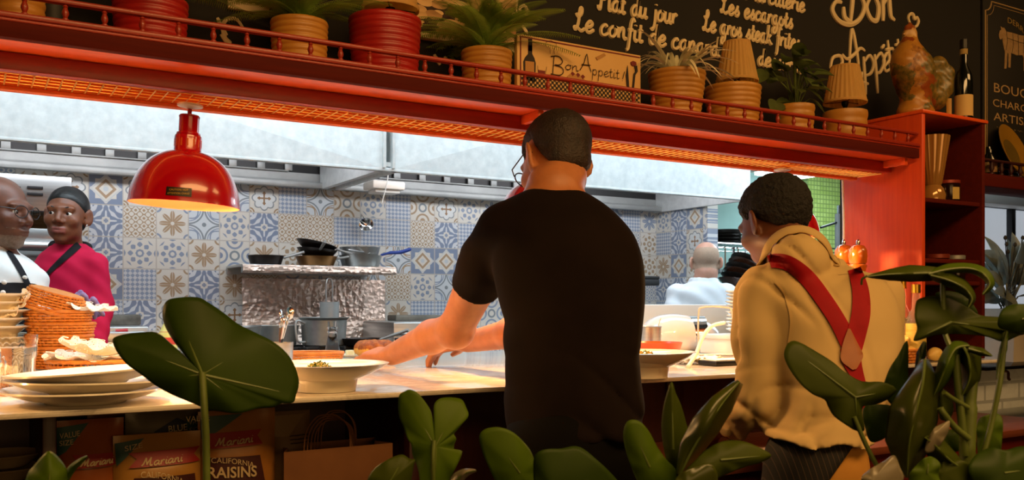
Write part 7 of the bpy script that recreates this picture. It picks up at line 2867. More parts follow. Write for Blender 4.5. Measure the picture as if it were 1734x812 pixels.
# pale planter with grey green leaves
q = WY(1706, 612, 1.97)
t = thing('planter', 'square pale planter of broad grey green leaves at the right edge', 'plant', (q.x + 0.01, 1.98, zt))
hp_ = WY(1706, 522, 1.97).z - zt
wd = 0.075
m = MB()
for (r0_, r1_, z0, z1) in ((wd * 0.84, wd, 0.0, hp_),):
    vs = []
    for (r_, z_) in ((r0_, z0), (r1_, z1), (r1_ - 0.006, z1), (r0_ - 0.004, z0 + 0.01)):
        vs += [Vector((sx * r_, sy * r_, z_)) for sx, sy in ((-1, -1), (1, -1), (1, 1), (-1, 1))]
    fs = [(0, 3, 2, 1)]
    for L in range(3):
        for k in range(4):
            a, b = L * 4 + k, L * 4 + (k + 1) % 4
            fs.append((a, b, b + 4, a + 4))
    fs.append((12, 13, 14, 15))
    m.add(vs, fs)
pm = mottled('pale grey planter', '#a39a8e', '#b1a89c', 5, 0.4)
m.build('pot', pm, t, loc=(0, 0, 0), smooth=0)
m = MB()
m.box((-wd - 0.002, -wd - 0.002, hp_ * 0.60), (wd + 0.002, wd + 0.002, hp_ * 0.68), 0.003)
m.build('pot_band', M['white'], t, loc=(0, 0, 0))
MB().box((-wd + 0.008, -wd + 0.008, hp_ - 0.012), (wd - 0.008, wd - 0.008, hp_ - 0.006)).build('soil', M['soil'], t, loc=(0, 0, 0))
GL_ = leaf_material('grey green broad leaf', '#4d5450', '#727a74', 14, 0.2, 0.3)
m = MB()
rnd = random.Random(21)
for k in range(26):
    a = rnd.uniform(0, 2 * PI)
    d = Vector((math.cos(a) * 0.7 - 0.1, math.sin(a) * 0.5 - 0.1, rnd.uniform(0.4, 1.9)))
    b = Vector((0.02 * math.cos(a), 0.02 * math.sin(a), hp_ - 0.01)) + Vector((0, 0, rnd.uniform(0.0, 0.12)))
    e = b + d.normalized() * rnd.uniform(0.03, 0.09)
    L = rnd.uniform(0.15, 0.26)
    d2 = (d + Vector((0, 0, -rnd.uniform(0.0, 0.9)))).normalized()
    if e.z + d2.z * L > 0.46 - 0.02:
        L *= 0.6
    m.tube([b, e], 0.003, 5)
    oval_leaf(m, e, d2, Vector((0.1, -1, 0.5)), L, rnd.uniform(0.028, 0.046), cup=0.2)
m.build('leaves', GL_, t, loc=(0, 0, 0), smooth=180)
m = MB()
for k in range(7):
    a = rnd.uniform(0, 2 * PI)
    b = Vector((0.02 * math.cos(a), 0.02 * math.sin(a), hp_))
    e = Vector((-0.05 + 0.02 * k, -0.03 + 0.02 * math.sin(k), hp_ + 0.24 + 0.03 * math.sin(k * 2.1)))
    m.tube([b, b.lerp(e, 0.5) + Vector((0.008, 0, 0)), e], 0.0018, 5)
    m.lathe([(0.001, -0.008), (0.006, -0.004), (0.007, 0.003), (0.003, 0.009), (0.001, 0.01)], e, n=8, cap=False)
m.build('seed_stalks', Mat('dark stalk', '#1c1a17', 0.7), t, loc=(0, 0, 0))
# second, greenish potted plant beyond
q = WY(1745, 600, 2.25)
t = thing('bushy_plant', 'fine leaved green plant at the extreme right edge', 'plant', (q.x, 2.28, zt))
MB().lathe([(0.001, 0), (0.045, 0), (0.06, 0.09), (0.054, 0.09), (0.001, 0.08)], n=24, cap=False).build('pot', M['black'], t, loc=(0, 0, 0))
m = MB()
for k in range(60):
    a = rnd.uniform(0, 2 * PI)
    e = Vector((rnd.uniform(-0.1, 0.1), rnd.uniform(-0.07, 0.07), 0.085 + rnd.uniform(0.0, 0.1)))
    m.tube([Vector((0.02 * math.cos(a), 0.02 * math.sin(a), 0.08)), e], 0.001, 4)
    oval_leaf(m, e, Vector((math.cos(a), math.sin(a), 0.4)), Vector((0, -0.5, 1)), 0.03, 0.008)
m.build('leaves', M['fern'], t, loc=(0, 0, 0), smooth=180)

# dark partition behind, lit window and pale lintel beyond it
yw2 = 3.3
a, b = WY(1650, 420, yw2), WY(1760, 340, yw2)
wn = Mat('bright window pane', '#dfe9f2', 0.3)
wn.b.inputs['Emission Color'].default_value = (0.82, 0.9, 1.0, 1)
wn.b.inputs['Emission Strength'].default_value = 0.4
w0, w1 = a.x, b.x + 0.6
zA, zB = WY(1700, 600, yw2).z, WY(1700, 352, yw2).z
dkw = mottled('grey partition', '#4b4a4a', '#575655', 4, 0.6)
struct('wall_partition', MB().box((5.0, yw2, 0), (7.9, yw2 + 0.08, zA)).box((5.0, yw2, zB), (7.9, yw2 + 0.08, 2.62)).box((4.92, yw2, 0), (5.0, yw2 + 0.08, 2.62)), dkw)
m = MB()
m.box((5.0, yw2 + 0.04, zA), (7.9, yw2 + 0.05, zB))
wo = struct('window_1', m, wn)
m = MB()
for i in range(9):
    x = 5.0 + 0.36 * i
    m.box((x - 0.02, yw2 + 0.0, zA), (x + 0.02, yw2 + 0.04, zB), 0.003)
m.box((5.0, yw2 + 0.005, (zA + zB) / 2 - 0.02), (7.9, yw2 + 0.04, (zA + zB) / 2 + 0.02), 0.003)
wfm = m.build('window_frame', M['steel_dark'], wo)
struct('trim_1', MB().box((5.0, yw2 - 0.12, zB), (7.9, yw2 - 0.001, zB + 0.07), 0.004), M['white'])

# ================================================================== STORAGE UNDER THE COUNTER
kraft = mottled('brown kraft paper', '#6e4422', '#7d5029', 9, 0.8)
SHELFZ = 0.765


class Pouch:
    """a standing filled pouch; its printed front is laid on the bulging face"""
    def __init__(s, name, label, cat, pxl, pxr, pytop, Y, depth, mat, group=None, slump=0.0):
        a, b = WY(pxl, pytop, Y), WY(pxr, pytop, Y)
        s.x0, s.x1, s.z0, s.z1, s.Y, s.d = a.x, b.x, SHELFZ + 0.001, a.z, Y, depth
        s.t = thing(name, label, cat, ((s.x0 + s.x1) / 2, Y + depth / 2, s.z0), group)
        rows_f, rows_b = [], []
        n = 18
        for i in range(n + 1):
            rf, rb = [], []
            for j in range(n + 1):
                x = s.x0 + (s.x1 - s.x0) * i / n
                z = s.z0 + (s.z1 - s.z0) * j / n
                y = s.f(x, z)
                w = 0.003 * noise.noise(Vector((x * 30, z * 30, pxl)))
                rf.append(Vector((x, y + w, z)))
                rb.append(Vector((x, Y + depth + (Y + depth / 2 - y) * 0 + 0.004 - (s.bul(x, z) - 1) * -0.0, z)) if False else Vector((x, Y + depth * (0.5 + 0.5 * s.bul(x, z)), z)))
            rows_f.append(rf)
            rows_b.append(rb)
        m = MB()
        m.grid(rows_f)
        m.grid(rows_b)
        for k in (0, n):
            m.grid([rows_f[k], rows_b[k]])
        m.grid([[r[0] for r in rows_f], [r[0] for r in rows_b]])
        m.grid([[r[n] for r in rows_f], [r[n] for r in rows_b]])
        m.build('pouch', mat, s.t, smooth=60)

    def bul(s, x, z):
        u = (x - s.x0) / (s.x1 - s.x0) * 2 - 1
        v = (z - s.z0) / (s.z1 - s.z0)
        return max(0.08, (max(0, 1 - u * u) ** 0.5) * min(1, (1 - v) * 3.2 + 0.08))

    def f(s, x, z):
        return s.Y + s.d * (0.5 - 0.5 * s.bul(x, z))

    def P(s, px, py):
        q = WY(px, py, s.Y + 0.01)
        return q.x, q.z

    def patch(s, name, pix, mat, lift=0.006, parent=None):
        """pix: rows of (left px,y) - (right px,y) pairs from top to bottom"""
        m = MB()
        rr = []
        st = pix
        for (l, r) in st:
            (xa, za), (xb, zb) = s.P(*l), s.P(*r)
            row = []
            for i in range(15):
                x = xa + (xb - xa) * i / 14
                z = za + (zb - za) * i / 14
                row.append((x, z))
            rr.append(row)
        full = []
        for a, b in zip(rr, rr[1:]):
            for k in range(4):
                full.append([(p[0] + (q[0] - p[0]) * k / 4, p[1] + (q[1] - p[1]) * k / 4) for p, q in zip(a, b)])
        full.append(rr[-1])
        m.grid([[Vector((x, s.f(x, z) - lift, z)) for x, z in row] for row in full])
        return m.build(name, mat, parent or s.t, smooth=60)

    def text(s, body, pl, pr, size_px, mat, lift=0.009, shear=0.0, arc=0.0, bold=0.0):
        (xa, za), (xb, zb) = s.P(*pl), s.P(*pr)
        t_ = s.Y / (CA - ((pl[0] - PCX) / FPX) * SA)
        o = font_text('lettering', body, mat, s.t, Vector((xa, s.Y, za)), EX, EZ, size_px / FPX * t_, xb - xa, 0, 'LEFT', shear=shear, bold=bold, arc=arc)
        for v in o.data.vertices:
            u = (v.co.x - xa) / (xb - xa)
            v.co.z += (zb - za) * u
            v.co.y = s.f(v.co.x, v.co.z) - lift
        return o

    def scripted(s, text, pl, pr, size_px, r, mat, lift=0.009):
        (xa, za), (xb, zb) = s.P(*pl), s.P(*pr)
        t_ = s.Y / (CA - ((pl[0] - PCX) / FPX) * SA)
        m = MB()
        ex = Vector((xb - xa, 0, zb - za))
        w = ex.length
        script(m, text, Vector((xa, 0, za)), ex.normalized(), EZ, size_px / FPX * t_, w, r, slant=0.35, steps=3, sides=4)
        m.v = [(v[0], s.f(v[0], v[2]) - lift + v[1] * 0.4, v[2]) for v in m.v]
        return m.build('lettering', mat, s.t)


GL['M'] = (1.9, [[(.0, .1), (.25, .5), (.45, 1.9)], [(.45, 1.9), (.75, .6), (.85, .2)], [(.8, .3), (1.25, 1.9)], [(1.25, 1.9), (1.3, .4), (1.5, 0), (1.75, .2)]])
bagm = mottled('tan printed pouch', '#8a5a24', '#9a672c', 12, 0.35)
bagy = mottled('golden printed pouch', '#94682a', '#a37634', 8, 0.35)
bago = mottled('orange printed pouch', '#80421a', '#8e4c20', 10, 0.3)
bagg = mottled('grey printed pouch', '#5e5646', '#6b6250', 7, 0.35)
redp = Mat('red print', '#8c1d1c', 0.5)
darkp = Mat('dark maroon print', '#3a1412', 0.5)
tealp = Mat('dark teal print', '#2a4a48', 0.5)
navyp = Mat('navy print', '#141d38', 0.5)
pale_p = Mat('pale print', '#b8a27a', 0.6)
g = 'dried fruit pouches under the counter'

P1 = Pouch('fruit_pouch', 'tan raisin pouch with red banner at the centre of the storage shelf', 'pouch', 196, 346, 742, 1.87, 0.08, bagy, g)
P1.patch('printed_corner', [((197, 753), (247, 743)), ((199, 790), (200, 790))], tealp, 0.005)
P1.text('SIZE', (212, 765), (242, 758), 12, pale_p)
P1.patch('red_banner', [((218, 768), (342, 756)), ((232, 777), (330, 768)), ((218, 792), (342, 780))], redp)
P1.scripted('Mariani', (238, 788), (308, 779), 6.8, 0.0012, pale_p)
P1.patch('maroon_panel', [((226, 808), (330, 800)), ((215, 850), (336, 845))], darkp)
P1.text('CALIFORNIA', (236, 812), (308, 803), 15, pale_p, arc=0.006)
P1.text('RAISINS', (236, 842), (310, 834), 28, pale_p, bold=0.02)
P2 = Pouch('fruit_pouch', 'tan raisin pouch reading California raisins right of the leaf stem', 'pouch', 342, 474, 700, 1.885, 0.08, bagm, g)
P2.patch('printed_corner', [((343, 707), (415, 701)), ((344, 744), (350, 744))], tealp, 0.005)
P2.text('VALUE', (318, 716), (358, 712), 14, pale_p)
P2.patch('red_banner', [((348, 735), (444, 726)), ((352, 745), (436, 736)), ((348, 760), (444, 750))], redp)
P2.scripted('Mariani', (363, 755), (426, 746), 6.8, 0.0012, pale_p)
P2.patch('maroon_panel', [((346, 775), (438, 768)), ((344, 840), (452, 836))], darkp)
P2.text('CALIFORNIA', (356, 786), (426, 779), 13, pale_p, arc=0.004)
P2.text('RAISINS', (350, 808), (430, 803), 26, pale_p, bold=0.02)
P3 = Pouch('fruit_pouch', 'dull orange pouch at the left end of the storage shelf', 'pouch', 96, 214, 716, 1.90, 0.08, bago, g)
P3.patch('printed_corner', [((97, 726), (152, 717)), ((98, 775), (112, 765))], tealp, 0.005)
P3.text('VALUE', (102, 744), (136, 738), 13, pale_p)
P3.text('SIZE', (101, 756), (124, 752), 12, pale_p)
P3.patch('red_banner', [((122, 770), (200, 764)), ((128, 778), (196, 772)), ((122, 792), (200, 784))], redp)
P3.scripted('Mariani', (134, 788), (190, 781), 6.5, 0.0012, pale_p)
P4 = Pouch('almond_pouch', 'grey almond pouch with navy roof emblem behind the raisin pouches', 'pouch', 216, 350, 697, 1.985, 0.07, bagg)
P4.patch('navy_emblem', [((300, 708), (303, 708)), ((262, 730), (338, 723)), ((250, 748), (346, 742))], navyp)
P4.text('BLUE', (284, 731), (316, 727), 15, pale_p, bold=0.01)
P4.text('DIAMOND', (266, 747), (340, 740), 14, pale_p)
P4.patch('value_sticker', [((316, 707), (352, 704)), ((316, 736), (352, 733))], tealp, 0.007)
P4.text('VALUE', (320, 719), (352, 716), 12, pale_p, 0.010)
P4.text('SIZE', (320, 732), (346, 729), 12, pale_p, 0.010)
P5 = Pouch('fruit_pouch', 'dull orange pouch at the back left of the storage shelf', 'pouch', 150, 232, 700, 2.08, 0.06, bago, g)
P5.patch('printed_corner', [((190, 706), (232, 702)), ((190, 724), (232, 720))], tealp, 0.005)
P5.text('VALUE', (194, 716), (228, 712), 13, pale_p)
P6 = Pouch('kraft_carton', 'tan bag with small print between the raisins and the paper carrier bag', 'bag', 458, 532, 700, 1.93, 0.07, mottled('tan bag', '#5f4420', '#6b4e28', 8, 0.6))
m = MB()
for k in range(3):
    (xa, za), (xb, zb) = P6.P(490, 738 + 6 * k), P6.P(523, 734 + 6 * k)
    m.tube([Vector((xa + (xb - xa) * i / 6, P6.f(xa, za) - 0.003 - 0.004 * (1 - abs(i / 3 - 1)), za + (zb - za) * i / 6 + 0.0006 * (i % 2))) for i in range(7)], 0.0009, 4)
m.build('fine_print', ink, P6.t)
P6.patch('paper_slip', [((460, 706), (520, 700)), ((460, 740), (488, 738))], mottled('pale slip', '#6f5630', '#7a6038', 8, 0.6), 0.005)

# kraft carrier bag with rope handles
a, b = WY(480, 762, 1.875), WY(664, 748, 1.875)
zt = WY(570, 757, 1.875).z
t = thing('paper_carrier_bag', 'brown kraft carrier bag with twisted handles under the counter', 'bag', ((a.x + b.x) / 2, 1.93, SHELFZ))
m = MB()
xa, xb, ya, yb = a.x, b.x, 1.872, 1.972
z0 = SHELFZ + 0.001
vs = [(xa, ya, z0), (xb, ya, z0), (xb, yb, z0), (xa, yb, z0), (xa, ya, zt), (xb, ya, zt), (xb, yb, zt), (xa, yb, zt), (xa + 0.02, (ya + yb) / 2, z0), (xa + 0.022, (ya + yb) / 2, zt), (xb - 0.02, (ya + yb) / 2, z0), (xb - 0.022, (ya + yb) / 2, zt)]
m.add(vs, [(0, 1, 5, 4), (2, 3, 7, 6), (3, 8, 9, 7), (8, 0, 4, 9), (1, 10, 11, 5), (10, 2, 6, 11), (0, 3, 2, 1)])
o = m.build('bag_body', kraft, t, smooth=0)
md = o.modifiers.new('paper', 'SOLIDIFY')
md.thickness = 0.0012
for k in range(6):
    y = ya + 0.004 + 0.016 * k
    xc = (xa + xb) / 2 + 0.011 * (k - 2.5)
    ww = 0.052 - 0.002 * k
    hgt = 0.072 - 0.006 * ((k * 5) % 4)
    pts = [Vector((xc - ww, y, zt - 0.03)), Vector((xc - ww * 0.92, y, zt + hgt * 0.45)), Vector((xc - ww * 0.5, y, zt + hgt * 0.92)), Vector((xc, y, zt + hgt)), Vector((xc + ww * 0.5, y, zt + hgt * 0.92)), Vector((xc + ww * 0.95, y, zt + hgt * 0.5)), Vector((xc + ww, y, zt - 0.03))]
    MB().tube(catmull(pts, 5), 0.0014, 6).build('handle', kraft, t)
# dim dishes at far left of the storage shelf
for i, (px, py, r) in enumerate(((10, 800, 0.075), (12, 782, 0.055), (6, 760, 0.05))):
    pass
p = WY(6, 780, 2.0)
for i in range(5):
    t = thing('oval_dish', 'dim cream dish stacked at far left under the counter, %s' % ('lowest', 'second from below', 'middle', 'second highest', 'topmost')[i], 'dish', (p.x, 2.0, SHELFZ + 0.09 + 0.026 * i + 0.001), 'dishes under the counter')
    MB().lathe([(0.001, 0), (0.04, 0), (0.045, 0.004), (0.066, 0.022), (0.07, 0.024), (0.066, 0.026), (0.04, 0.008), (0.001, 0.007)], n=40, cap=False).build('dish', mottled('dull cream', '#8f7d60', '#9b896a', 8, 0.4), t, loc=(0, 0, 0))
t = thing('storage_tub', 'low dark tub under the dim dishes', 'tub', (p.x, 2.0, SHELFZ + 0.001))
MB().lathe([(0.001, 0), (0.062, 0), (0.072, 0.088), (0.001, 0.088)], n=32, cap=False).build('tub', M['black'], t, loc=(0, 0, 0))

# ================================================================== PLANTS IN FRONT


def big_leaf(name, c1, c2, rough, trans=0.4):
    m = leaf_material(name, c1, c2, 9, trans, rough)
    m.b.inputs['Specular IOR Level'].default_value = 0.22
    return m


LG = big_leaf('deep green leaf', '#2c3f08', '#39500b', 0.5)
LO = big_leaf('olive leaf', '#3a4708', '#4a560e', 0.5)
LY = big_leaf('bright green leaf', '#48610c', '#5a7312', 0.5, 0.45)
LS = big_leaf('glossy olive leaf', '#363e0c', '#454d14', 0.28, 0.2)
LS.b.inputs['Specular IOR Level'].default_value = 0.5
LP_ = mottled('silvery leaf underside', '#6f6753', '#857c66', 14, 0.35)
RIB = mottled('pale leaf rib', '#465516', '#566620', 20, 0.5)
STEM = mottled('thick green stem', '#46521c', '#5a6828', 14, 0.45)


def edge_leaf(parent, O, outline, t0, mat, ax=0.0, ay=0.0, cup=0.0, rip=0.0, ribs=(), nr=10, steps=5, name='leaf'):
    """a leaf that fans from O to its outline; ax, ay tilt it away, cup curls the margin"""
    ol = [Vector((x, y, 0)) for x, y in outline]
    ol = catmull(ol, steps, True)
    n = len(ol)
    vs, fs = [], []

    def pos(x, y, r, ang):
        t = t0 + ax * (x - O[0]) / FPX + ay * (y - O[1]) / FPX + 0.6 * cup * r * r + rip * r ** 3 * math.sin(5 * ang + 1)
        return W(x, y, t)
    vs.append(pos(O[0], O[1], 0, 0))
    for j in range(1, nr + 1):
        r = j / nr
        for p in ol:
            x, y = O[0] + (p.x - O[0]) * r, O[1] + (p.y - O[1]) * r
            vs.append(pos(x, y, r, math.atan2(p.y - O[1], p.x - O[0])))
    for i in range(n):
        fs.append((0, 1 + i, 1 + (i + 1) % n))
    for j in range(nr - 1):
        for i in range(n):
            a, b = 1 + j * n + i, 1 + j * n + (i + 1) % n
            fs.append((a, a + n, b + n, b))
    m = MB()
    m.add(vs, fs)
    o = m.build(name, mat, parent, 180)
    md = o.modifiers.new('thickness', 'SOLIDIFY')
    md.thickness = 0.0009
    for (x, y, w) in ribs:
        ang = math.atan2(y - O[1], x - O[0])
        pts = []
        for k in range(9):
            r = k / 8 * 0.93
            pts.append(pos(O[0] + (x - O[0]) * r, O[1] + (y - O[1]) * r, r, ang) - FWD * 0.0006)
        MB().tube(pts, [w * (1 - 0.75 * k / 8) for k in range(9)], 6).build('midrib', RIB, o)
    return o


def strip_leaf(parent, mid, wl, wr, mat, fold=0.03, nw=8, name='leaf', rib=True, curl=0.0):
    """a long leaf along a bent midrib (px, py, t) with left and right half widths in px"""
    c = catmull([Vector(p) for p in mid], 6)
    n = len(c)
    us = np.linspace(0, 1, len(wl))
    rws = []
    for i, p in enumerate(c):
        tg = c[min(i + 1, n - 1)] - c[max(i - 1, 0)]
        nn = Vector((-tg.y, tg.x)).normalized() if Vector((tg.x, tg.y)).length > 1e-6 else Vector((1, 0))
        u = i / (n - 1)
        a, b = interp(us, wl, u), interp(us, wr, u)
        row = []
        for j in range(-nw, nw + 1):
            s = j / nw
            w = (b if s > 0 else a) * s
            row.append(W(p.x + nn.x * w, p.y + nn.y * w, p.z + fold * abs(s) ** 1.4 + curl * s + 0.003 * math.sin(9 * u + 2 * s)))
        rws.append(row)
    m = MB()
    m.grid(rws)
    o = m.build(name, mat, parent, 180)
    md = o.modifiers.new('thickness', 'SOLIDIFY')
    md.thickness = 0.0009
    if rib:
        MB().tube([W(p.x, p.y, p.z - 0.001) for p in c], [0.0016 * (1 - 0.7 * i / n) for i in range(n)], 6).build('midrib', RIB, o)
    return o


def stem(parent, pts, r, mat=None, name='stem'):
    c = catmull([W(*p) for p in pts], 6)
    return MB().tube(c, r, 10).build(name, mat or STEM, parent)


def plant(name, label, px, t_):
    q = W(px, 812, t_)
    return thing(name, label, 'plant', (q.x, q.y, 0.98))


def base_stem(pl, px, py, t_, r=0.005):
    q = W(px, py, t_)
    b = Vector((pl.location.x, pl.location.y, 0.975))
    return MB().tube(catmull([q, q.lerp(b, 0.5) + Vector((0.003, 0, 0)), b], 5), r, 10).build('stem', STEM, pl)


# planter trough standing on the floor just below the picture
TP = Mat('dark planter trough', '#1d130d', 0.6)
t = thing('planter_trough', 'long dark trough that holds the foreground plants, below the frame', 'planter', (FWD.x * 1.06, FWD.y * 1.06, 0))
rm = Matrix(((CA, SA, 0), (-SA, CA, 0), (0, 0, 1)))
m = MB()
for lo, hi in (((-0.72, 0.92, 0), (0.76, 0.94, 0.985)), ((-0.72, 1.18, 0), (0.76, 1.20, 0.985)), ((-0.72, 0.94, 0), (-0.70, 1.18, 0.985)), ((0.74, 0.94, 0), (0.76, 1.18, 0.985))):
    m.box(lo, hi, 0.004, rot=rm, piv=(0, 0, 0))
m.build('trough', TP, t)
m = MB().box((-0.70, 0.94, 0.90), (0.74, 1.18, 0.968), 0, rot=rm, piv=(0, 0, 0))
m.build('soil', M['soil'], t)

# -- big heart shaped leaf at left
pl = plant('elephant_ear_plant', 'plant with one big heart shaped leaf in front of the counter at left', 348, 1.05)
edge_leaf(pl, (343, 634), [(341, 607), (330, 602), (308, 592), (292, 572), (279, 548), (276, 528), (282, 510), (300, 504), (334, 503), (352, 512), (380, 531), (402, 548), (430, 562), (462, 578), (486, 598), (500, 622), (506, 648), (501, 668), (496, 681), (478, 682), (462, 688), (440, 690), (414, 697), (398, 699), (372, 695), (352, 692), (325, 681), (290, 666), (262, 650), (235, 630), (215, 616), (200, 598), (192, 582), (193, 572), (212, 566), (240, 563), (264, 563), (280, 574), (300, 592), (318, 604), (334, 610)], 1.05, LG, 0.25, -0.2, 0.03, 0.006, ((500, 668, 0.0022), (205, 580, 0.0016), (296, 515, 0.0016), (440, 575, 0.001), (420, 692, 0.001), (262, 640, 0.001)), nr=14, steps=3)
stem(pl, [(342, 630, 1.045), (346, 690, 1.04), (349, 750, 1.045), (350, 830, 1.05)], [0.0042] * 19, STEM)
base_stem(pl, 350, 828, 1.05, 0.0045)
# -- small tip at bottom left
pl = plant('leafy_shoot', 'small pointed leaf rising at the bottom left corner', 85, 1.0)
edge_leaf(pl, (84, 815), [(85, 764), (76, 768), (60, 786), (46, 806), (40, 850), (80, 880), (115, 850), (116, 812), (110, 790), (98, 774)], 1.0, LY, 0.2, 0.1, 0.03, 0.003, ((85, 770, 0.0012),))
strip_leaf(pl, [(108, 820, 1.02), (120, 795, 1.01), (136, 780, 1.0), (148, 772, 0.995)], [5, 7, 5, 2], [5, 7, 5, 2], LY, 0.012, 4, 'leaf', False)
base_stem(pl, 82, 840, 1.0, 0.004)
# -- notched leaf
pl = plant('philodendron', 'plant with a notched two lobed leaf before the dark counter front', 736, 1.02)
edge_leaf(pl, (737, 756), [(738, 728), (732, 712), (728, 694), (718, 678), (706, 664), (694, 659), (686, 662), (677, 668), (675, 684), (677, 704), (684, 722), (690, 742), (697, 752), (699, 768), (705, 782), (710, 800), (714, 830), (735, 850), (752, 826), (762, 808), (772, 790), (782, 764), (769, 764), (768, 752), (772, 742), (768, 734), (774, 726), (784, 714), (793, 703), (789, 690), (782, 677), (768, 673), (752, 673), (742, 676), (736, 684), (736, 700), (740, 716)], 1.02, LY, 0.15, -0.1, 0.02, 0.005, ((737, 840, 0.002), (690, 672, 0.001), (775, 684, 0.001)), nr=12, steps=3)
stem(pl, [(735, 745, 1.015), (733, 780, 1.012), (734, 830, 1.02)], [0.0024] * 13)
edge_leaf(pl, (660, 815), [(622, 812), (634, 792), (652, 780), (668, 772), (682, 769), (694, 776), (703, 778), (700, 792), (696, 815), (690, 850), (650, 860), (625, 840)], 1.0, LO, 0.2, 0.1, 0.02, 0.002, ((684, 775, 0.001),))
strip_leaf(pl, [(762, 830, 1.0), (776, 810, 0.995), (790, 800, 0.99), (806, 796, 0.985)], [8, 12, 8, 2], [8, 10, 6, 2], LP_, 0.01, 4)
base_stem(pl, 735, 840, 1.02)
# -- broad leaves below the man
pl = plant('philodendron', 'plant with two broad rounded leaves in front of the man in black', 905, 0.98)
edge_leaf(pl, (880, 800), [(812, 742), (816, 730), (828, 724), (846, 723), (866, 730), (884, 746), (898, 764), (906, 786), (909, 810), (912, 850), (870, 860), (846, 826), (828, 790), (818, 766)], 0.99, LY, 0.2, 0.15, 0.02, 0.003, ((830, 732, 0.0012),))
edge_leaf(pl, (940, 830), [(904, 788), (908, 768), (924, 760), (950, 759), (972, 755), (988, 760), (1008, 776), (1030, 796), (1050, 820), (1060, 850), (1000, 880), (930, 880), (908, 840)], 0.97, LG, 0.2, 0.15, 0.02, 0.003, ((1030, 800, 0.0012),))
base_stem(pl, 905, 850, 0.98)
# -- fan of pointed lobes
pl = plant('arrowhead_plant', 'plant with fanned pointed leaves between the man and the waiter', 1152, 1.0)
edge_leaf(pl, (1100, 790), [(1056, 735), (1060, 716), (1070, 710), (1084, 714), (1098, 730), (1112, 756), (1128, 778), (1146, 800), (1150, 840), (1110, 850), (1084, 820), (1068, 785), (1060, 760)], 1.0, LY, 0.2, 0.1, 0.02, 0.003, ((1068, 718, 0.0014),))
edge_leaf(pl, (1140, 760), [(1137, 646), (1130, 664), (1124, 688), (1121, 720), (1124, 752), (1132, 786), (1145, 800), (1162, 780), (1168, 745), (1160, 712), (1152, 684), (1143, 664)], 1.02, LO, -0.1, 0.1, 0.02, 0.002, ((1137, 652, 0.0014),))
strip_leaf(pl, [(1150, 806, 0.99), (1172, 762, 0.985), (1196, 722, 0.98), (1222, 684, 0.985), (1252, 646, 1.0)], [4, 22, 26, 20, 4], [3, 16, 22, 20, 6], LS, 0.03, 8, curl=0.02)
edge_leaf(pl, (1220, 778), [(1160, 800), (1178, 778), (1196, 760), (1226, 746), (1256, 746), (1284, 756), (1306, 770), (1290, 782), (1262, 790), (1236, 800), (1206, 814), (1170, 830)], 0.985, LO, 0.2, -0.3, 0.02, 0.003, ((1300, 770, 0.0014),))
edge_leaf(pl, (1165, 820), [(1140, 830), (1148, 806), (1170, 792), (1200, 784), (1214, 800), (1210, 830), (1180, 860)], 0.97, LS, 0.1, 0.1, 0.01, 0.002, ())
base_stem(pl, 1150, 815, 0.99)
# -- tall plant at right
pl = plant('climbing_philodendron', 'tall plant with thick stems and many lobed leaves at the lower right', 1640, 1.0)
stem(pl, [(1640, 840, 1.0), (1638, 760, 1.0), (1641, 690, 1.0), (1644, 640, 1.0), (1640, 590, 1.0)], [0.0085] * 13 + [0.007] * 12, name='main_stem')
stem(pl, [(1634, 770, 0.995), (1626, 690, 0.99), (1621, 640, 0.99), (1618, 600, 0.99)], [0.0042] * 19)
stem(pl, [(1662, 780, 1.0), (1678, 720, 1.0), (1694, 640, 1.0), (1702, 560, 1.01)], [0.003] * 19)
stem(pl, [(1640, 742, 0.99), (1616, 722, 0.985), (1598, 700, 0.98), (1592, 690, 0.98)], [0.0036] * 19)
stem(pl, [(1640, 690, 0.99), (1616, 676, 0.985), (1598, 664, 0.98)], [0.0026] * 13)
stem(pl, [(1598, 560, 1.01), (1597, 510, 1.01), (1596, 475, 1.01)], [0.0028] * 13)
stem(pl, [(1446, 705, 1.0), (1470, 760, 1.0), (1500, 815, 1.0)], [0.0026] * 13)
MB().tube(catmull([W(1500, 815, 1.0), W(1560, 850, 1.0), Vector((pl.location.x, pl.location.y, 0.975))], 5), 0.003, 8).build('stem', STEM, pl)
MB().tube([W(1640, 838, 1.0), Vector((pl.location.x, pl.location.y, 0.972))], 0.0085, 10).build('main_stem', STEM, pl)
MB().tube(catmull([W(1618, 602, 0.99), W(1606, 580, 1.0), W(1598, 556, 1.01)], 4), 0.003, 8).build('stem', STEM, pl)
edge_leaf(pl, (1448, 672), [(1330, 588), (1338, 578), (1352, 578), (1383, 595), (1410, 612), (1432, 630), (1460, 645), (1494, 646), (1518, 658), (1506, 674), (1484, 684), (1462, 688), (1461, 704), (1464, 728), (1450, 729), (1434, 720), (1412, 704), (1402, 688), (1396, 676), (1376, 667), (1356, 650), (1338, 626), (1328, 604)], 1.0, LO, 0.15, -0.2, 0.02, 0.004, ((1340, 590, 0.0016), (1505, 662, 0.0012), (1452, 722, 0.0012)), nr=12, steps=3)
edge_leaf(pl, (1520, 640), [(1536, 578), (1524, 596), (1508, 622), (1496, 654), (1502, 676), (1520, 690), (1536, 668), (1537, 630)], 1.03, LG, 0.0, 0.0, 0.01, 0.002, ())
edge_leaf(pl, (1480, 712), [(1462, 690), (1490, 684), (1514, 690), (1518, 715), (1500, 740), (1476, 748), (1466, 728)], 1.06, LG, 0.0, 0.0, 0.01, 0.002, ())
strip_leaf(pl, [(1566, 578, 1.02), (1560, 600, 1.02), (1553, 625, 1.02)], [3, 9, 4], [3, 9, 4], LG, 0.01, 4)
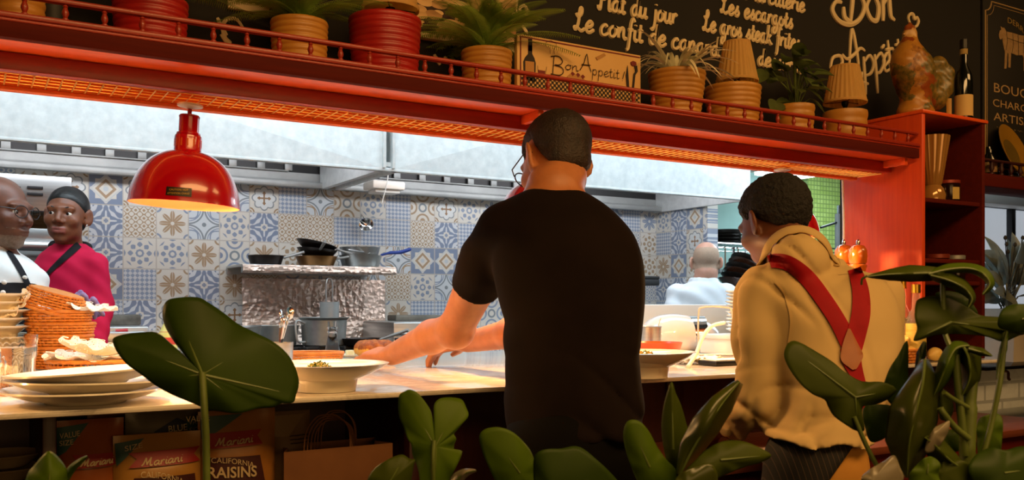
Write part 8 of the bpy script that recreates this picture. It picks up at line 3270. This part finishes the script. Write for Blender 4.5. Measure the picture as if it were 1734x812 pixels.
# upper three lobed leaf
strip_leaf(pl, [(1598, 462, 1.01), (1572, 462, 1.0), (1540, 463, 0.995), (1505, 464, 0.99), (1468, 468, 0.985)], [10, 14, 14, 11, 1], [8, 12, 15, 9, 1], LO, 0.022, 8)
stem(pl, [(1468, 467, 0.985), (1460, 472, 0.985), (1459, 482, 0.985)], [0.0012] * 13, LO, 'leaf_tip')
strip_leaf(pl, [(1572, 464, 1.0), (1605, 456, 1.0), (1640, 454, 1.0), (1664, 463, 0.995), (1676, 480, 0.99), (1664, 498, 0.985)], [5, 10, 9, 11, 9, 2], [5, 8, 8, 8, 6, 2], LY, 0.02, 6)
strip_leaf(pl, [(1576, 466, 1.0), (1606, 474, 0.99), (1630, 486, 0.985), (1646, 504, 0.98), (1640, 520, 0.98)], [6, 14, 13, 7, 2], [6, 12, 12, 7, 2], LO, 0.02, 6)
# wide middle leaf
edge_leaf(pl, (1610, 545), [(1548, 577), (1553, 556), (1549, 536), (1551, 512), (1560, 504), (1584, 500), (1612, 506), (1640, 520), (1660, 533), (1692, 536), (1730, 540), (1790, 545), (1780, 570), (1734, 566), (1700, 578), (1672, 570), (1640, 566), (1606, 565), (1580, 568)], 1.0, LO, 0.1, -0.4, 0.02, 0.004, ((1552, 573, 0.002), (1690, 556, 0.0014)), nr=12)
edge_leaf(pl, (1632, 512), [(1584, 498), (1602, 492), (1624, 496), (1642, 508), (1656, 530), (1640, 534), (1614, 520)], 1.03, LG, 0.0, 0.0, 0.01, 0.002, ())
edge_leaf(pl, (1730, 540), [(1690, 552), (1694, 528), (1708, 517), (1732, 514), (1770, 520), (1780, 545), (1740, 562), (1710, 560)], 0.97, LG, 0.0, 0.0, 0.015, 0.002, ((1770, 530, 0.0012),))
strip_leaf(pl, [(1704, 560, 1.0), (1698, 590, 1.0), (1692, 618, 1.0), (1688, 640, 1.0)], [3, 8, 5, 1], [3, 6, 5, 1], LY, 0.01, 4)
# folded leaf between
strip_leaf(pl, [(1640, 585, 0.985), (1618, 590, 0.975), (1604, 615, 0.97), (1592, 645, 0.975), (1582, 668, 0.98)], [4, 16, 20, 12, 2], [4, 14, 16, 12, 2], LY, 0.03, 8)
strip_leaf(pl, [(1632, 588, 0.98), (1640, 606, 0.975), (1642, 640, 0.975), (1630, 668, 0.98)], [6, 22, 18, 3], [6, 16, 14, 3], LO, 0.03, 6)
strip_leaf(pl, [(1640, 590, 0.975), (1662, 596, 0.97), (1680, 602, 0.97)], [6, 8, 1], [5, 7, 1], LO, 0.01, 4)
# long glossy hanging leaf
strip_leaf(pl, [(1566, 608, 0.965), (1562, 650, 0.955), (1550, 700, 0.95), (1540, 750, 0.952), (1536, 808, 0.965)], [6, 28, 40, 40, 4], [5, 28, 46, 42, 4], LS, 0.035, 10, curl=-0.01)
edge_leaf(pl, (1582, 736), [(1608, 712), (1596, 716), (1582, 724), (1570, 744), (1566, 764), (1580, 764), (1596, 748), (1606, 730)], 0.96, LP_, 0.0, 0.0, 0.01, 0.002, ())
edge_leaf(pl, (1600, 700), [(1592, 660), (1606, 668), (1614, 690), (1606, 708), (1592, 706)], 1.0, LO, 0.0, 0.0, 0.01, 0.002, ())
edge_leaf(pl, (1606, 740), [(1566, 752), (1584, 732), (1610, 726), (1636, 732), (1648, 752), (1620, 764), (1590, 766)], 1.02, LY, 0.0, -0.2, 0.01, 0.002, ())
strip_leaf(pl, [(1640, 800, 0.98), (1610, 780, 0.97), (1585, 755, 0.965), (1566, 740, 0.96)], [6, 20, 22, 4], [6, 16, 18, 4], LO, 0.02, 6)
edge_leaf(pl, (1570, 800), [(1538, 812), (1552, 786), (1574, 772), (1592, 784), (1590, 806), (1600, 840), (1550, 850)], 0.95, LY, 0.0, 0.0, 0.01, 0.004, ((1572, 778, 0.001),))
edge_leaf(pl, (1480, 812), [(1458, 812), (1470, 796), (1496, 780), (1514, 770), (1524, 790), (1530, 812), (1510, 850), (1470, 850)], 0.95, LP_, 0.0, 0.0, 0.015, 0.003, ())
edge_leaf(pl, (1675, 730), [(1656, 712), (1672, 702), (1690, 700), (1698, 712), (1697, 745), (1690, 775), (1660, 775), (1654, 745)], 1.02, LY, 0.0, 0.0, 0.01, 0.004, ((1684, 704, 0.001),))
edge_leaf(pl, (1700, 800), [(1640, 790), (1655, 768), (1680, 758), (1702, 762), (1734, 756), (1780, 770), (1790, 830), (1730, 860), (1670, 850), (1648, 820)], 0.96, LG, 0.1, -0.2, 0.02, 0.004, ((1770, 790, 0.0014),))
edge_leaf(pl, (1600, 800), [(1580, 800), (1604, 778), (1640, 784), (1650, 812), (1630, 840), (1590, 850)], 0.97, LO, 0.0, 0.0, 0.01, 0.004, ())
